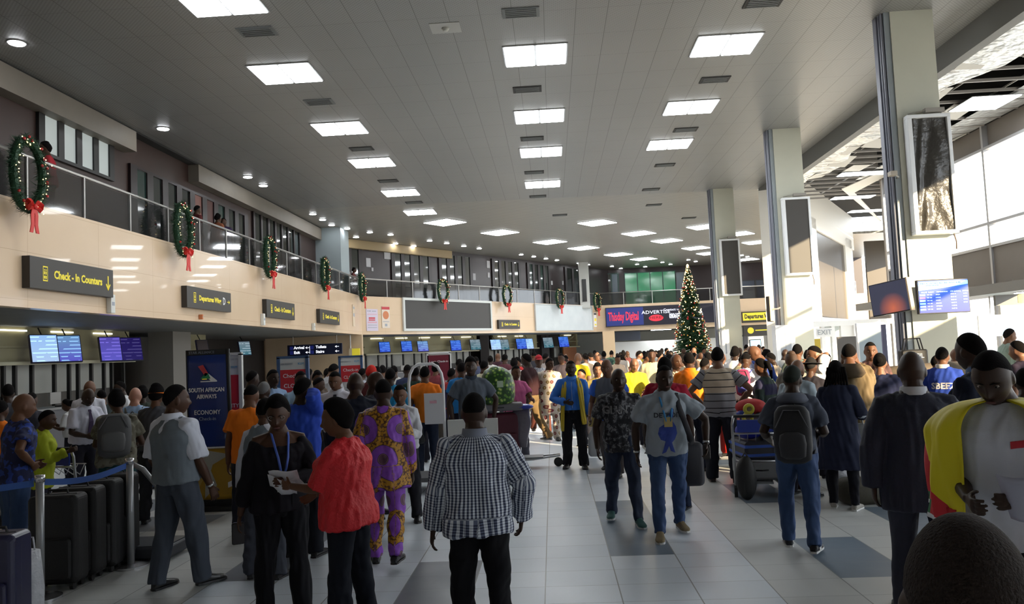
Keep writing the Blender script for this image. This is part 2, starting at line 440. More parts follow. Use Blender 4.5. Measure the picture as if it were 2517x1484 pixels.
def mk_shoe(k, i, style='shoe'):
    h, k1, an, d, fp = k.leg[i]; g = G(); up = V((0,0,1)); up = (up - d*up.dot(d)).normalized(); lat = d.cross(up)
    b = an - up*.075; rings = []
    for t, w, hh in ((-.068,.020,.030),(-.055,.033,.060),(-.01,.037,.085),(.03,.038,.082),(.075,.041,.062),(.125,.047,.046),(.165,.045,.038),(.19,.034,.030),(.205,.016,.018)):
        c = b + d*t + up*(hh/2+.008); rings.append(ringpts(c, lat, up, w, hh/2, 14, 2.6))
    g.loft(rings)
    s = G(); pts = []
    out = [(-.074,0),(-.066,.028),(-.03,.036),(.04,.039),(.11,.049),(.16,.048),(.195,.034),(.212,0)]
    poly = [(t, w) for t, w in out] + [(t, -w) for t, w in out[-2:0:-1]]
    s.loft([[b + d*t + lat*w + up*z for t, w in poly] for z in (0, .018)])
    return g.mesh('shoe'), s.mesh('sole')
def mk_hair(k, kind):
    g = G(); th, side = {'short': (.035, -.0), 'fade': (.03, .02), 'afro': (.24, -.055), 'puff': (.16, -.04), 'bun': (.06, -.02), 'long': (.12, -.03), 'braids': (.10, -.03), 'low': (.02, .0), 'tall': (.16, .01), 'cap': (.075, .008)}.get(kind, (.04, 0))
    P = []
    for p in HP:
        x, y, z = p; line = (.070 if y > .05 else .070*max(0, y+.03)/.08 + (-.005+side)*(1-max(0, y+.03)/.08)) if y > -.03 else -.005+side-(.05 if kind != 'fade' else .03)*min(1, (-.03-y)/.05)
        if kind == 'cap' and y > .03: line = .055
        m = max(0, min(1, (z-line*1.05)/(.018 if kind in ('short','fade','low','cap','hat','tall') else .035))); f = 1+th*m*(1 if kind not in ('tall',) else (.3+max(0, z)/.1)) - .07*(1-m)
        P.append(k.hc + k.hr @ (V((x, y if y < .06 or m < .01 else y, z))*f))
    g.add(P, HF)
    if kind == 'bun': g.ell(k.hc + k.hr @ V((0,-.115,.03)), (.045,.04,.04), 14, 10)
    if kind == 'long':
        g.tube([k.hc + k.hr @ V((0,-.05,.02)), k.hc + k.hr @ V((0,-.085,-.08)), k.hc + V((0,-.11,-.2)), k.hc + V((0,-.13,-.34))], [.075,.085,.085,.05], 14, flat=.6)
    if kind == 'braids':
        for q in range(-4, 5):
            a = q*.021; g.tube([k.hc + k.hr @ V((a,-.07,.04)), k.hc + k.hr @ V((a*1.2,-.10,-.07)), k.hc + V((a*1.5,-.12+.01*abs(q),-.17)), k.hc + V((a*1.6,-.125+.01*abs(q),-.27))], [.018,.015,.013,.006], 6)
    if kind == 'puff': g.ell(k.hc + k.hr @ V((0,-.03,.105)), (.062,.06,.05), 14, 10)
    if kind == 'ponytail': g.tube([k.hc + k.hr @ V((0,-.09,.05)), k.hc + k.hr @ V((0,-.14,.04)), k.hc + k.hr @ V((0,-.16,-.08)), k.hc + k.hr @ V((0,-.15,-.2))], [.03,.035,.03,.01], 10)
    me = g.mesh('hair'); me.polygons.foreach_set('use_smooth', [True]*len(me.polygons)); return me
def mk_brim(k, wide=False):
    g = G()
    if wide: g.loft([[k.hc + k.hr @ V((math.cos(a)*r_, math.sin(a)*r_*1.05, z)) for a in [2*PI*j/28 for j in range(28)]] for r_, z in ((.07,.062),(.150,.046),(.158,.040),(.15,.040),(.07,.055))])
    else:
        ring = [[k.hc + k.hr @ V((math.sin(a)*.072*q, .07+.085*math.cos(a)*q+(.01 if q<1 else 0), .062-.018*q*q+dz)) for a in [PI*(j/12-.5) for j in range(13)]] for q, dz in ((.35,.004),(1,.004),(1,-.002),(.35,-.002))]
        g.loft(ring, cap=False, closed=False)
    return g.mesh('brim')
def collar(k, r=.082, h=.045, open_=0):
    g = G(); rings = []
    for z, q in ((.495,1.08),(.495+h*1.15,.98),(.495+h*1.2,.93),(.498,1.0)):
        rr = []
        for j in range(24):
            a = 2*PI*j/24; rr.append(k.T(math.cos(a)*r*q, -.012+math.sin(a)*r*q*1.02, z - (.028 if math.sin(a) > .3 else 0)*(math.sin(a)-.3)))
        rings.append(rr)
    rings.append(rings[0]); g.loft(rings, cap=False); me = g.mesh('collar'); me.polygons.foreach_set('use_smooth', [True]*len(me.polygons)); return me
def project_on(me_src, me_target, direction, off=.003):
    """lay a flat mesh onto a garment"""
    bv = BVHTree.FromPolygons([v.co for v in me_target.vertices], [p.vertices for p in me_target.polygons])
    d = V(direction).normalized()
    for v in me_src.vertices:
        h = bv.ray_cast(v.co - d*.6, d)
        if h[0] is not None: v.co = h[0] - d*off
    return me_src
_cache = {}
def key(*a): return repr(a)
def cached(kk, fn):
    if kk not in _cache: _cache[kk] = fn()
    return _cache[kk]
def part(name, me, root, m, label=None):
    o = link(name, me, root)
    if not me.materials: me.materials.append(None)
    for i, sl in enumerate(o.material_slots): sl.link = 'OBJECT'; sl.material = m[i] if isinstance(m, (list, tuple)) else m
    if label: o['label'] = label
    return o
SKIN = {'d': mat('skin_dark', (.062,.027,.014), .52, spec=.32), 'v': mat('skin_deep', (.034,.016,.009), .5, spec=.34), 'm': mat('skin_brown', (.125,.055,.028), .55, spec=.32), 'l': mat('skin_light', (.42,.20,.13), .5), 't': mat('skin_tan', (.19,.09,.05), .5)}
HAIRM = mat('black_hair', (.006,.005,.005), 1.0, spec=.12, bump=.6, bscale=160); HAIRB = mat('brown_hair', (.06,.03,.015), .6, bump=.5, bscale=120)
GREYH = mat('grey_hair', (.12,.12,.12), .8, bump=.5, bscale=160)
def fab(c, rough=.85):
    c = tuple(round(x, 3) for x in c); return mat('fabric_%s' % (c,), c, rough, bump=.12, bscale=300, spec=.2)
SHOEM = {'b': mat('black_leather', (.012,.012,.013), .35), 'w': mat('white_sole', (.6,.6,.58), .6), 'n': mat('brown_leather', (.12,.06,.03), .5)}
POSES = {
 'stand': dict(), 'standf': dict(hands=((-.25,.05,.86),(.25,.05,.86))),
 'walk': dict(lean=4, legs=((15,5,3),(-9,22,3)), hands=((-.27,-.08,.90),(.26,.20,.92))),
 'walk2': dict(lean=4, legs=((-9,22,3),(15,5,3)), hands=((-.27,.20,.92),(.27,-.08,.90))),
 'hold': dict(lean=5, hands=((-.12,.32,1.12),(.12,.32,1.12)), head=(0,14)),
 'onehand': dict(lean=3, hands=((-.26,.05,.86),(.08,.32,1.15)), head=(12,10)),
 'phone': dict(lean=3, hands=((-.26,.05,.86),(.13,.10,1.56)), head=(10,4)),
 'hips': dict(lean=2, hands=((-.19,.05,1.02),(.19,.05,1.02)), poles=((-1,-.4,0),(1,-.4,0))),
 'push': dict(lean=10, hands=((-.2,.42,1.05),(.2,.42,1.05)), legs=((14,10,3),(-14,20,3))),
 'reach': dict(lean=22, hands=((-.15,.50,1.05),(.15,.50,1.0)), head=(0,18)),
}
NPERS = 0; PEOPLE = []
def figure(label, px, py, d, face=180, pose='stand', sex='m', top='tee', tc=(.5,.5,.5), bottom='trousers', bc=(.02,.02,.03), hair='short', skin='d', shoes='b', wid=1.0,
           lod=None, hem=None, loose=.03, slim=0, amp=None, skirt=None, extras=None, group=None, topm=None, botm=None, capc=None, H=None, xyz=None, flare=0, neck=0, sleeve=None, curl=(25,25), palm=(None,None), collarc=None, waist=.10, gh=None, face_parts=None, bflare=.12, bald_hair=None, pose_kw=None, cat='person', **kw):
    """one person: (px, py) = where the photo shows the top of the head, d = distance along the hall"""
    global NPERS
    NPERS += 1
    if xyz is None:
        p = at(px, py, y=d); Hh = H or max(1.25, min(1.98, p.z))
        loc = V((p.x, d, 0))
    else: loc = V(xyz); Hh = H or 1.72
    pk = dict(POSES[pose]) if isinstance(pose, str) else dict(pose)
    if pose_kw: pk.update(pose_kw)
    pk['sex'] = sex; pk['wid'] = wid
    if lod is None: lod = 0 if d < 7.3 else 1 if d < 10.6 else 2 if d < 17 else 3
    vb = (.0055, .008, .011, .016)[lod]; vc = (.009, .012, .016, .022)[lod]
    if amp is None: amp = (.014, .013, .010, .006)[lod]
    seed = NPERS if lod < 2 else 3
    sk_ = Sk(**pk); pkk = key(pk, lod)
    if hem is None: hem = {'tee': -.10, 'fit': -.05, 'shirt': -.02, 'jacket': -.20, 'vest': -.02}[top]
    face = face + math.degrees(math.atan2(loc.x, loc.y))
    root = empty('person', loc, R(-face)); s = Hh/(sk_.hc + sk_.hr @ V((0,-.01,.128))).z; root.scale = (s, s, s)
    tag(root, label, cat, group)
    body = cached('b'+key(pkk, curl, palm), lambda: mk_body(sk_, vb, curl, palm)); part('body', body, root, SKIN[skin])
    tmat = topm or fab(tc); bmat = botm or fab(bc)
    tm = cached('t'+key(pkk, top, hem, loose, amp, seed if lod < 2 else 0, neck, sleeve, flare), lambda: mk_top(sk_, vc, top, hem, loose, amp, seed, neck, sleeve, flare))
    tn = {'tee': 'tee_shirt', 'fit': 'top', 'shirt': 'shirt', 'jacket': 'jacket', 'vest': 'waistcoat'}[top]
    if skirt == 'dress': tn = 'dress'
    to = part(tn, tm, root, tmat)
    if bottom:
        bm_ = cached('o'+key(pkk, bottom, slim, skirt, waist, bflare), lambda: mk_bottom(sk_, vc, bottom, slim, amp, seed+7, skirt if skirt != 'dress' else None, waist, bflare))
        part({'trousers': 'trousers', 'skirt': 'skirt', 'shorts': 'shorts'}[bottom], bm_, root, bmat)
    for i in (0, 1):
        sm = cached('s%d' % i+key(pkk), lambda: mk_shoe(sk_, i)); so = part('shoe', sm[0], root, SHOEM[shoes] if isinstance(shoes, str) else shoes)
        if lod < 2: part('sole', sm[1], so, SHOEM['w'] if shoes in ('w',) or not isinstance(shoes, str) else SHOEM['b'])
    hm = {'grey': GREYH, 'brown': HAIRB, 'crop': mat('cropped_hair', (.034,.024,.020), .9, spec=.2, bump=1.0, bscale=220, var=.5, vscale=120)}.get(bald_hair, HAIRM)
    if hair and hair != 'bald':
        ho = part('cap' if hair == 'cap' else 'hat' if hair == 'hat' else 'hair', cached('h'+key(pkk, hair), lambda: mk_hair(sk_, 'cap' if hair == 'hat' else hair)), root, fab(capc) if capc and hair in ('cap', 'hat') else hm)
        if hair in ('cap', 'hat'): part('brim', cached('br'+key(pkk, hair), lambda: mk_brim(sk_, hair == 'hat')), ho, fab(capc or (.02,.02,.02)))
    if collarc is not None: part('collar', cached('c'+key(pkk), lambda: collar(sk_)), root, fab(collarc) if isinstance(collarc, tuple) else collarc)
    if face_parts or (face_parts is None and lod < 3 and 95 < (face-math.degrees(math.atan2(loc.x, loc.y))+pk.get('head', (0,0))[0]) % 360 < 265):
        for sd in (-1, 1):
            e = cached('e%d' % sd+key(pkk), lambda: G().ell(sk_.hc + sk_.hr @ V((sd*.0325,.0845,.006)), (.0125,.008,.0066), 10, 8, rot=sk_.hr).mesh('eye'))
            eo = part('eye', e, root, mat('eye_white', (.26,.22,.19), .35))
            part('iris', cached('i%d' % sd+key(pkk), lambda: G().ell(sk_.hc + sk_.hr @ V((sd*.0325,.0905,.006)), (.0055,.003,.0055), 10, 8, rot=sk_.hr).mesh('iris')), eo, mat('iris_dark', (.01,.006,.005), .2))
            part('eyebrow', cached('w%d' % sd+key(pkk), lambda: G().tube([sk_.hc + sk_.hr @ V((sd*x, y, z)) for x, y, z in ((.013,.1035,.026),(.032,.0985,.031),(.050,.086,.025))], [.0028,.0035,.0018], 6, flat=.8).mesh('eyebrow')), root, HAIRM)
        part('mouth', cached('m'+key(pkk), lambda: G().ell(sk_.hc + sk_.hr @ V((0,.1085,-.069)), (.023,.006,.0075), 12, 8, rot=sk_.hr).mesh('mouth')), root, mat('lips', (.10,.035,.03), .45))
    root_sk[root.name] = (sk_, s, tm)
    PEOPLE.append(root)
    if extras: extras(root, sk_, tm)
    return root
root_sk = {}
# ------------------------------------------------------------------ the hall
HC = 8.5; XL = -10.0; XU = -11.5; XE = 9.2; XR = 13.0; YE = 62.0; YU = 67.0
K1 = V((XL, 41.5, 0)); K2 = V((3.5, 62.0, 0)); D2 = (K2-K1).normalized(); N2 = V((D2.y, -D2.x, 0))
RZ2 = math.atan2(D2.y, D2.x)
def onL(px, py): return at(px, py, x=XL)
def onD(px, py, back=0): return at_plane(px, py, K1 - N2*back, N2)
def onE(px, py): return at(px, py, y=YE)
def prism(g, pts, z0, z1, m=None):
    n = len(pts); a = sum(pts[i][0]*pts[(i+1)%n][1]-pts[(i+1)%n][0]*pts[i][1] for i in range(n))
    if a < 0: pts = pts[::-1]
    vs = [(x, y, z0) for x, y in pts] + [(x, y, z1) for x, y in pts]
    return g.add(vs, [tuple(range(n))[::-1], tuple(range(n, 2*n))] + [(i, (i+1)%n, n+(i+1)%n, n+i) for i in range(n)], m)
def strip(g, p, q, th, z0, z1, m=None):
    """upright slab from plan point p to q, th thick away from the hall (to the left of p->q)"""
    p = V((p[0], p[1], 0)); q = V((q[0], q[1], 0)); n = V((-(q-p).y, (q-p).x, 0)).normalized()*th
    return prism(g, [(p.x, p.y), (q.x, q.y), ((q+n).x, (q+n).y), ((p+n).x, (p+n).y)], z0, z1, m)
def at2(s_, back=0, z=0): w = K1 + D2*s_ - N2*back; return V((w.x, w.y, z))
# --- floor: 60 x 45 cm tiles, some of them blue-grey
def floor_mat(name, c1, c2, rough):
    t = NT(name, rough); o = t.xyz(t.obj())
    fx = t.math('DIVIDE', t.math('ADD', o[0], .15+60), .6); fy = t.math('DIVIDE', t.math('ADD', o[1], 45.05), .45)
    cx = t.math('ABSOLUTE', t.math('SUBTRACT', t.math('FRACT', fx), .5)); cy = t.math('ABSOLUTE', t.math('SUBTRACT', t.math('FRACT', fy), .5))
    gx = t.math('GREATER_THAN', cx, .4915); gy = t.math('GREATER_THAN', cy, .4925); gy = t.math('MULTIPLY', gy, .75)
    g = t.math('MAXIMUM', gx, gy)
    cb = t.n('CombineXYZ'); t.l(t.math('FLOOR', fx), cb.inputs[0]); t.l(t.math('FLOOR', fy), cb.inputs[1])
    wn = t.n('TexWhiteNoise'); t.l(cb.outputs[0], wn.inputs['Vector'])
    nz = t.noise(t.obj(), 1.1, 5); f = t.math('ADD', t.math('MULTIPLY', wn.outputs['Value'], .6), t.math('MULTIPLY', nz, .5))
    c = t.mix(f, c1, c2); c = t.mix(g, c, (.24, .25, .25)); t.col(c)
    r = t.math('ADD', rough-.07, t.math('MULTIPLY', t.noise(t.obj(), 2.5, 5), .22)); t.l(r, t.b.inputs['Roughness'])
    t.b.inputs['Specular IOR Level'].default_value = .45
    t.bump(t.math('SUBTRACT', 1, g), .25, .002); return t.m
FL = floor_mat('floor_tiles', (.58,.64,.70), (.70,.75,.80), .32); FD = floor_mat('floor_tiles_dark', (.13,.17,.22), (.17,.22,.27), .36)
FT = floor_mat('floor_tiles_buff', (.50,.51,.50), (.62,.63,.61), .32); FG = floor_mat('floor_tiles_grey', (.15,.165,.19), (.19,.205,.23), .32)
g = G(); x0 = -.15-.6*32; y0 = -.05-.45*18
nx, ny = 83, 195
dark = [(.45,1.05,7.46,10.1),(2.38,3.0,6.9,8.05),(2.38,3.0,9.9,11.0),(4.1,5.9,10.8,12.2),(-.15,.45,18,21),(2.3,3.0,13,15.5),(.45,1.05,12.6,14.5),(3.5,4.2,8,9.6)]
grey = [(-1.4,-.75,3,7.79),(-3.15,-2.55,7.3,10.4),(-5.6,-4.3,9.3,10.3),(-6.5,-5.7,9.8,11.5),(-3.2,-2.5,11.5,13)]
vs = [(x0+.6*i, y0+.45*j, 0) for j in range(ny+1) for i in range(nx+1)]; fs = []; mi = []
for j in range(ny):
    for i in range(nx):
        cx, cy = x0+.6*i+.3, y0+.45*j+.22
        if cx < -17.2 or (cx > 26): continue
        k = j*(nx+1)+i; fs.append((k, k+1, k+nx+2, k+nx+1))
        q = 1 if any(a < cx < b and c < cy < d_ for a, b, c, d_ in dark) else 3 if any(a < cx < b and c < cy < d_ for a, b, c, d_ in grey) else 2 if (cx > 1.7 or cx < -3.0) else 0
        mi.append(q)
g.add(vs, fs); g.mi = mi; struct(g, 'floor', [FL, FD, FT, FG])
# --- main ceiling of perforated metal panels
def ceil_mat(name, rz=0, c1=(.24,.24,.235), c2=(.31,.305,.29)):
    t = NT(name, .42); mp = t.n('Mapping'); mp.inputs['Rotation'].default_value = (0, 0, rz); t.l(t.obj(), mp.inputs[0]); o = t.xyz(mp.outputs[0])
    fx = t.math('DIVIDE', t.math('ADD', o[0], 60), .62); fy = t.math('DIVIDE', t.math('ADD', o[1], 60), 1.25)
    lx = t.math('GREATER_THAN', t.math('ABSOLUTE', t.math('SUBTRACT', t.math('FRACT', fx), .5)), .486)
    ly = t.math('GREATER_THAN', t.math('ABSOLUTE', t.math('SUBTRACT', t.math('FRACT', fy), .5)), .4955)
    l = t.math('MAXIMUM', lx, t.math('MULTIPLY', ly, .8))
    px = t.math('SINE', t.math('MULTIPLY', o[0], 2*PI/.0775)); py = t.math('SINE', t.math('MULTIPLY', o[1], 2*PI/.0775))
    h = t.math('GREATER_THAN', t.math('MULTIPLY', px, py), .25)
    c = t.mix(t.noise(t.obj(), .25, 4), c1, c2); c = t.mix(t.math('MULTIPLY', h, .40), c, (.07,.07,.065)); c = t.mix(l, c, (.14,.14,.13))
    t.b.inputs['Specular IOR Level'].default_value = .5; t.b.inputs['Metallic'].default_value = .15
    t.bump(t.math('SUBTRACT', 1, l), .3, .004); return t.col(c)
CM1 = ceil_mat('ceiling_panels'); CM2 = ceil_mat('ceiling_panels_far', -RZ2, (.28,.27,.245), (.36,.34,.30))
S1 = at(1095, 498, z=HC); S2 = at(1745, 470, z=HC)
W2_ = at(2098,594,z=8.0); g = G()
def flat(g, pts, z, m=None): prism(g, pts, z, z+.15, m)
sy = lambda x: S1.y + (S2.y-S1.y)*(x-S1.x)/(S2.x-S1.x)
flat(g, [(XU,-9),(XE,-9),(XE,sy(XE)),(XU,sy(XU))], HC, 0)
flat(g, [(XU,sy(XU)),(XE,sy(XE)),(XE,34.6),(W2_[0],W2_[1]),(26,W2_[1]),(26,YU+.3),(XU,YU+.3)], HC, 1)
struct(g, 'ceiling', [CM1, CM2])
struct(G().box(-11.4, XE, sy(0)-.02, sy(0)+.02, HC-.012, HC), 'trim_1', mat('seam_grey', (.16,.16,.15), .7)) if False else None
# --- walls
CREAM = NT('fascia_cream', .28); o_ = CREAM.xyz(CREAM.obj())
def cream_mat(name, rz=0):
    t = NT(name, .26); mp = t.n('Mapping'); mp.inputs['Rotation'].default_value = (0, 0, rz); t.l(t.obj(), mp.inputs[0]); o = t.xyz(mp.outputs[0])
    fy = t.math('GREATER_THAN', t.math('ABSOLUTE', t.math('SUBTRACT', t.math('FRACT', t.math('DIVIDE', t.math('ADD', o[0], 60.3), 2.4)), .5)), .4975)
    fz = t.math('GREATER_THAN', t.math('ABSOLUTE', t.math('SUBTRACT', t.math('FRACT', t.math('DIVIDE', t.math('ADD', o[2], 1.25), .92)), .5)), .494)
    l = t.math('MULTIPLY', t.math('MAXIMUM', fy, fz), .55)
    c = t.mix(t.noise(t.obj(), .8, 4), (.64,.47,.31), (.72,.54,.37)); c = t.mix(l, c, (.42,.28,.17)); t.b.inputs['Coat Weight'].default_value = .25
    t.bump(t.noise(t.obj(), .9, 2), .25, .05); return t.col(c)
bpy.data.materials.remove(CREAM.m)
CR1 = cream_mat('fascia_cream_long', PI/2); CR2 = cream_mat('fascia_cream_slant', -RZ2); CR3 = cream_mat('fascia_cream_end', 0)
struct(strip(G(), (XL,-9), (XL,41.5), .25, 3.2, 5.25), 'wall_left', CR1)
struct(strip(G(), K1[:2], K2[:2], .25, 3.2, 5.25), 'wall_slanted', CR2)
struct(strip(G(), K2[:2], (26,YE), .25, 3.2, 5.25), 'wall_end', CR3)
U1 = (XU, 41.95); kk = (YU-42.32)/D2.y; U2 = (-11.26+D2.x*kk, YU)
SLAB = mat('soffit_grey', (.13,.125,.12), .6, var=.15); SLT = mat('mezzanine_floor_brown', (.16,.13,.11), .4)
LB = -16.4; L1_ = K1 - N2*5.5; L2_ = V((L1_.x + D2.x*30, L1_.y + D2.y*30, 0))
g = G()
prism(g, [(LB,-9),(XL-.25,-9),(XL-.25,41.6),(L1_.x,L1_.y),(LB,L1_.y)], 3.2, 3.3)
prism(g, [(XL-.25,41.6),(K2.x-.1,K2.y+.2),(L2_.x,L2_.y),(L1_.x,L1_.y)], 3.2, 3.3); prism(g, [(K2.x-.1,K2.y+.2),(26,YE+.25),(26,L2_.y+1),(L2_.x,L2_.y)], 3.2, 3.3)
struct(g, 'trim_soffit', SLAB)
g = G()
prism(g, [(XU-.2,-9),(XL-.25,-9),(XL-.25,41.6),U1], 4.9, 5.0); prism(g, [(XL-.25,41.6),(K2.x-.1,K2.y+.2),(U2[0],U2[1]),U1], 4.9, 5.0); prism(g, [(K2.x-.1,K2.y+.2),(26,YE+.25),(26,YU),U2], 4.9, 5.0)
struct(g, 'floor_mezzanine', SLT)
MAROON = mat('upper_wall_maroon', (.022,.011,.012), .30, var=.25, spec=.5); BROWN = mat('upper_wall_brown', (.040,.020,.016), .45, var=.15)
TAN = mat('bulkhead_tan', (.20,.175,.145), .55, var=.08)
struct(strip(G(), (XU,-9), U1, .2, 5.0, HC), 'wall_upper_left', BROWN)
struct(strip(G(), U1, U2, .2, 5.0, HC), 'wall_upper_slanted', MAROON)
struct(strip(G(), U2, (26,YU), .2, 5.0, HC), 'wall_upper_end', mat('upper_wall_end', (.020,.010,.012), .35, var=.2))
# tan bulkhead band below the ceiling on the left, with the dark shadow gap above it
za = at(0,205,x=XU+.02).z
g = G(); 
for ya, yb in ((-9, at(305,350,x=XU).y), (at(462,403,x=XU).y, 38.5)): g.box(XU, XU+.35, ya, yb, HC-.62, HC-.06)
struct(g, 'trim_bulkhead', TAN)
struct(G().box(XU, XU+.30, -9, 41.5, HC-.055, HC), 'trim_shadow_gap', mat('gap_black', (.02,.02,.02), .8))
# tan band over the far upper windows
g = G(); strip(g, at2(-.6,1.2)[:2], at2(9,1.2)[:2], .3, 8.0, HC-.02); struct(g, 'trim_far_bulkhead', mat('bulkhead_ochre', (.34,.25,.13), .5))
# --- upper windows
GLD = mat('dark_glass', (.012,.018,.017), .06, spec=.9, coat=.6); FRM = mat('window_frame_maroon', (.014,.007,.008), .35)
GLW = mat('frosted_glass_lit', (.42,.46,.45), .2, emit=(.72,.80,.78), es=.16); GLG = mat('green_glass', (.02,.20,.09), .12, spec=.8, emit=(.02,.25,.1), es=.22); GLT = mat('teal_glass', (.015,.04,.035), .08, spec=.8, coat=.6)
WN = 0
def window(p, rz, w, z0, z1, panes, glass, fr=FRM, th=.08, gap=.07):
    """row of upright panes; p = plan point of the first jamb on the wall face, +x local runs along the wall"""
    global WN
    WN += 1; e = tag(empty('window_%d' % WN, (p[0], p[1], 0), rz), kind='structure')
    pw = w/panes; f = G()
    for i in range(panes+1): f.box(i*pw-gap/2, i*pw+gap/2, -th, .0, z0, z1)
    f.box(-gap/2, w+gap/2, -th, 0, z0-.08, z0); f.box(-gap/2, w+gap/2, -th, 0, z1, z1+.08); f.obj('window_frame', fr, e)
    for i in range(panes): G().box(i*pw+gap/2, (i+1)*pw-gap/2, -.035, -.02, z0, z1).obj('pane', glass[i % len(glass)] if isinstance(glass, list) else glass, e)
    return e
# left: lit frosted panes, then dark ones
a, b = at(95,262,x=XU), at(268,345,x=XU)
e = window((XU, a.y), PI/2, b.y-a.y, at(97,365,x=XU).z-.05, at(95,262,x=XU).z, 4, GLW, mat('frame_black', (.012,.012,.012), .4), gap=.22)
a, b = at(322,380,x=XU), at(600,520,x=XU)
window((XU, a.y), PI/2, b.y-a.y, 5.1, 7.55, 9, [GLT, GLD, GLD, GLD, mat('pink_glass', (.16,.085,.075), .1, spec=.8, emit=(.4,.2,.17), es=.10), mat('pink_glass2', (.13,.07,.065), .1, spec=.8), GLT, GLD, GLD], gap=.35)
a, b = at(620,520,x=XU), at(733,570,x=XU)
window((XU, a.y), PI/2, b.y-a.y, 5.1, 7.9, 7, GLD, gap=.16)
# slanted upper wall: bays of dark glass between maroon panels
def onU(px, py): return at_plane(px, py, K1-N2*1.5, N2)
for p0, p1, n in ((831,886,2),(966,1057,4),(1082,1158,4),(1212,1277,4),(1298,1350,4),(1390,1424,2)):
    a = onU(p0, 690); b = onU(p1, 700); window((a.x, a.y), RZ2, (b-a).xy.length, 5.05, 8.25, n, GLD if p0 != 1298 else [GLT, GLD], gap=.28)
# green glazed offices on the end wall
a = at(1452,700,y=YU); b = at(1520,700,y=YU); window((a.x, YU), 0, b.x-a.x, 5.05, 8.1, 4, [GLG, GLG, GLD, mat('pale_door_glass', (.10,.14,.17), .2)], mat('frame_teal', (.02,.06,.05), .4), gap=.12)
a = at(1536,700,y=YU); b = at(1661,700,y=YU); window((a.x, YU), 0, b.x-a.x, 5.05, 8.1, 4, GLG, mat('frame_teal', (.02,.06,.05)), gap=.06)
a = at(1662,700,y=YU); b = at(1682,700,y=YU); window((a.x, YU), 0, b.x-a.x, 5.05, 7.9, 1, mat('pale_door_glass', (.10,.14,.17), .2), mat('frame_grey', (.2,.22,.24)), gap=.1)
a = at(1822,700,y=YU); b = at(1960,700,y=YU); window((a.x, YU), 0, b.x-a.x, 5.3, 7.0, 4, mat('grey_blue_glass', (.06,.07,.09), .1, spec=.8), mat('frame_black'  , (0,0,0)), gap=.14)
# --- columns on the mezzanine
BLUEG = mat('column_blue_grey', (.34,.40,.42), .5)
p = at(795, 600, y=38.6); g = G().box(p.x-1.0, p.x+.86, 38.6, 40.2, 4.2, HC); struct(g, 'column_corner', BLUEG)
p = at(1424, 700, y=60.2); g = G().box(p.x, p.x+.75, 60.2, 60.9, 5.0, HC); g.m = 1; g.box(p.x+.2, p.x+.52, 60.13, 60.2, 5.5, 7.2); struct(g, 'column_slanted', [mat('column_pale', (.55,.55,.52), .5), mat('panel_black', (.02,.02,.02), .3)])
# --- lower storey: check-in hall behind the soffit
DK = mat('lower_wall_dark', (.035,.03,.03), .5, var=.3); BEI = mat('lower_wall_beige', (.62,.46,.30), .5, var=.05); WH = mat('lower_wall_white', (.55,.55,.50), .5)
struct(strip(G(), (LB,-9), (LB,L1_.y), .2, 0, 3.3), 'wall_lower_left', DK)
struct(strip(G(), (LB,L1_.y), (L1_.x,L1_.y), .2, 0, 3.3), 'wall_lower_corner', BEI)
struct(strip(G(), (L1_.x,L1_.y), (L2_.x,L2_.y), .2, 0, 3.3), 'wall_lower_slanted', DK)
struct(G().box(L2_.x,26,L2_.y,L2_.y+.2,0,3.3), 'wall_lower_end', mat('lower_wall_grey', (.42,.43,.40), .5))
p = at(652, 860, y=41.2); struct(G().box(p.x, -9.95, 41.2, 41.45, 0, 3.2), 'wall_beige_block', BEI)
# back wall behind the camera and the unseen wall on its left
PL = mat('wall_plain', (.45,.43,.40), .7)
struct(G().box(-16.6, 13.25, -9.2, -9, 0, 9.75), 'wall_back', PL)
# --- right side: glazed wall, spandrels and the raised strip of ceiling
ALU = mat('aluminium_frame', (.42,.42,.43), .4, metal=.3); SPAN = mat('spandrel_brown', (.20,.175,.155), .6, var=.05)
GLC = mat('clear_glass', (.9,.95,1), .03, alpha=.08, spec=.5)
YR0, YR1 = -2.0, 31.0
struct(G().box(XR, XR+.25, -9, YR0, 0, 9.6), 'wall_right_sun_block', PL)  # unseen solid stretch, added to keep the low sun off the near floor
g = G(); g.box(XR, XR+.2, YR0, YR1, 3.2, 4.40); g.box(XR+.1, XR+.25, YR0, YR1, 7.32, 9.6); struct(g, 'wall_right', SPAN)
g = G(); yy = 23.8
ys = [23.8-3.4*i for i in range(8)][::-1] + [27.3, 30.9]
for y_ in ys: g.box(XR-.06, XR+.14, y_-.05, y_+.05, 0, 8.0)
for z_ in (5.1, 4.42, 3.16, 7.30): g.box(XR-.05, XR+.12, YR0, YR1, z_-.04, z_+.04)
struct(g, 'window_frame_right', ALU)
struct(G().box(XR+.04, XR+.05, YR0, YR1, 0, 7.35), 'window_right', GLC)
# glazing continues outward beyond the last bay
QA = V((XR, YR1, 0)); 
Z2 = 8.0; W1 = V((10.9, 35.7, 0)); W2 = at(2098,594,z=Z2); W3 = at(2184,588,z=Z2); W2.z = W3.z = 0; DW = (W2-W1).normalized()
QB = V((W3.x+3.5, W3.y, 0))
g = G()
for t_ in (0,.25,.5,.75,1): w_ = QA.lerp(QB, t_); g.box(w_.x-.06, w_.x+.06, w_.y-.06, w_.y+.06, 0, 8)
strip(g, QB[:2], QA[:2], .15, 7.3, 9.6); strip(g, QB[:2], QA[:2], .15, 3.2, 4.4); struct(g, 'wall_right_outer', SPAN)
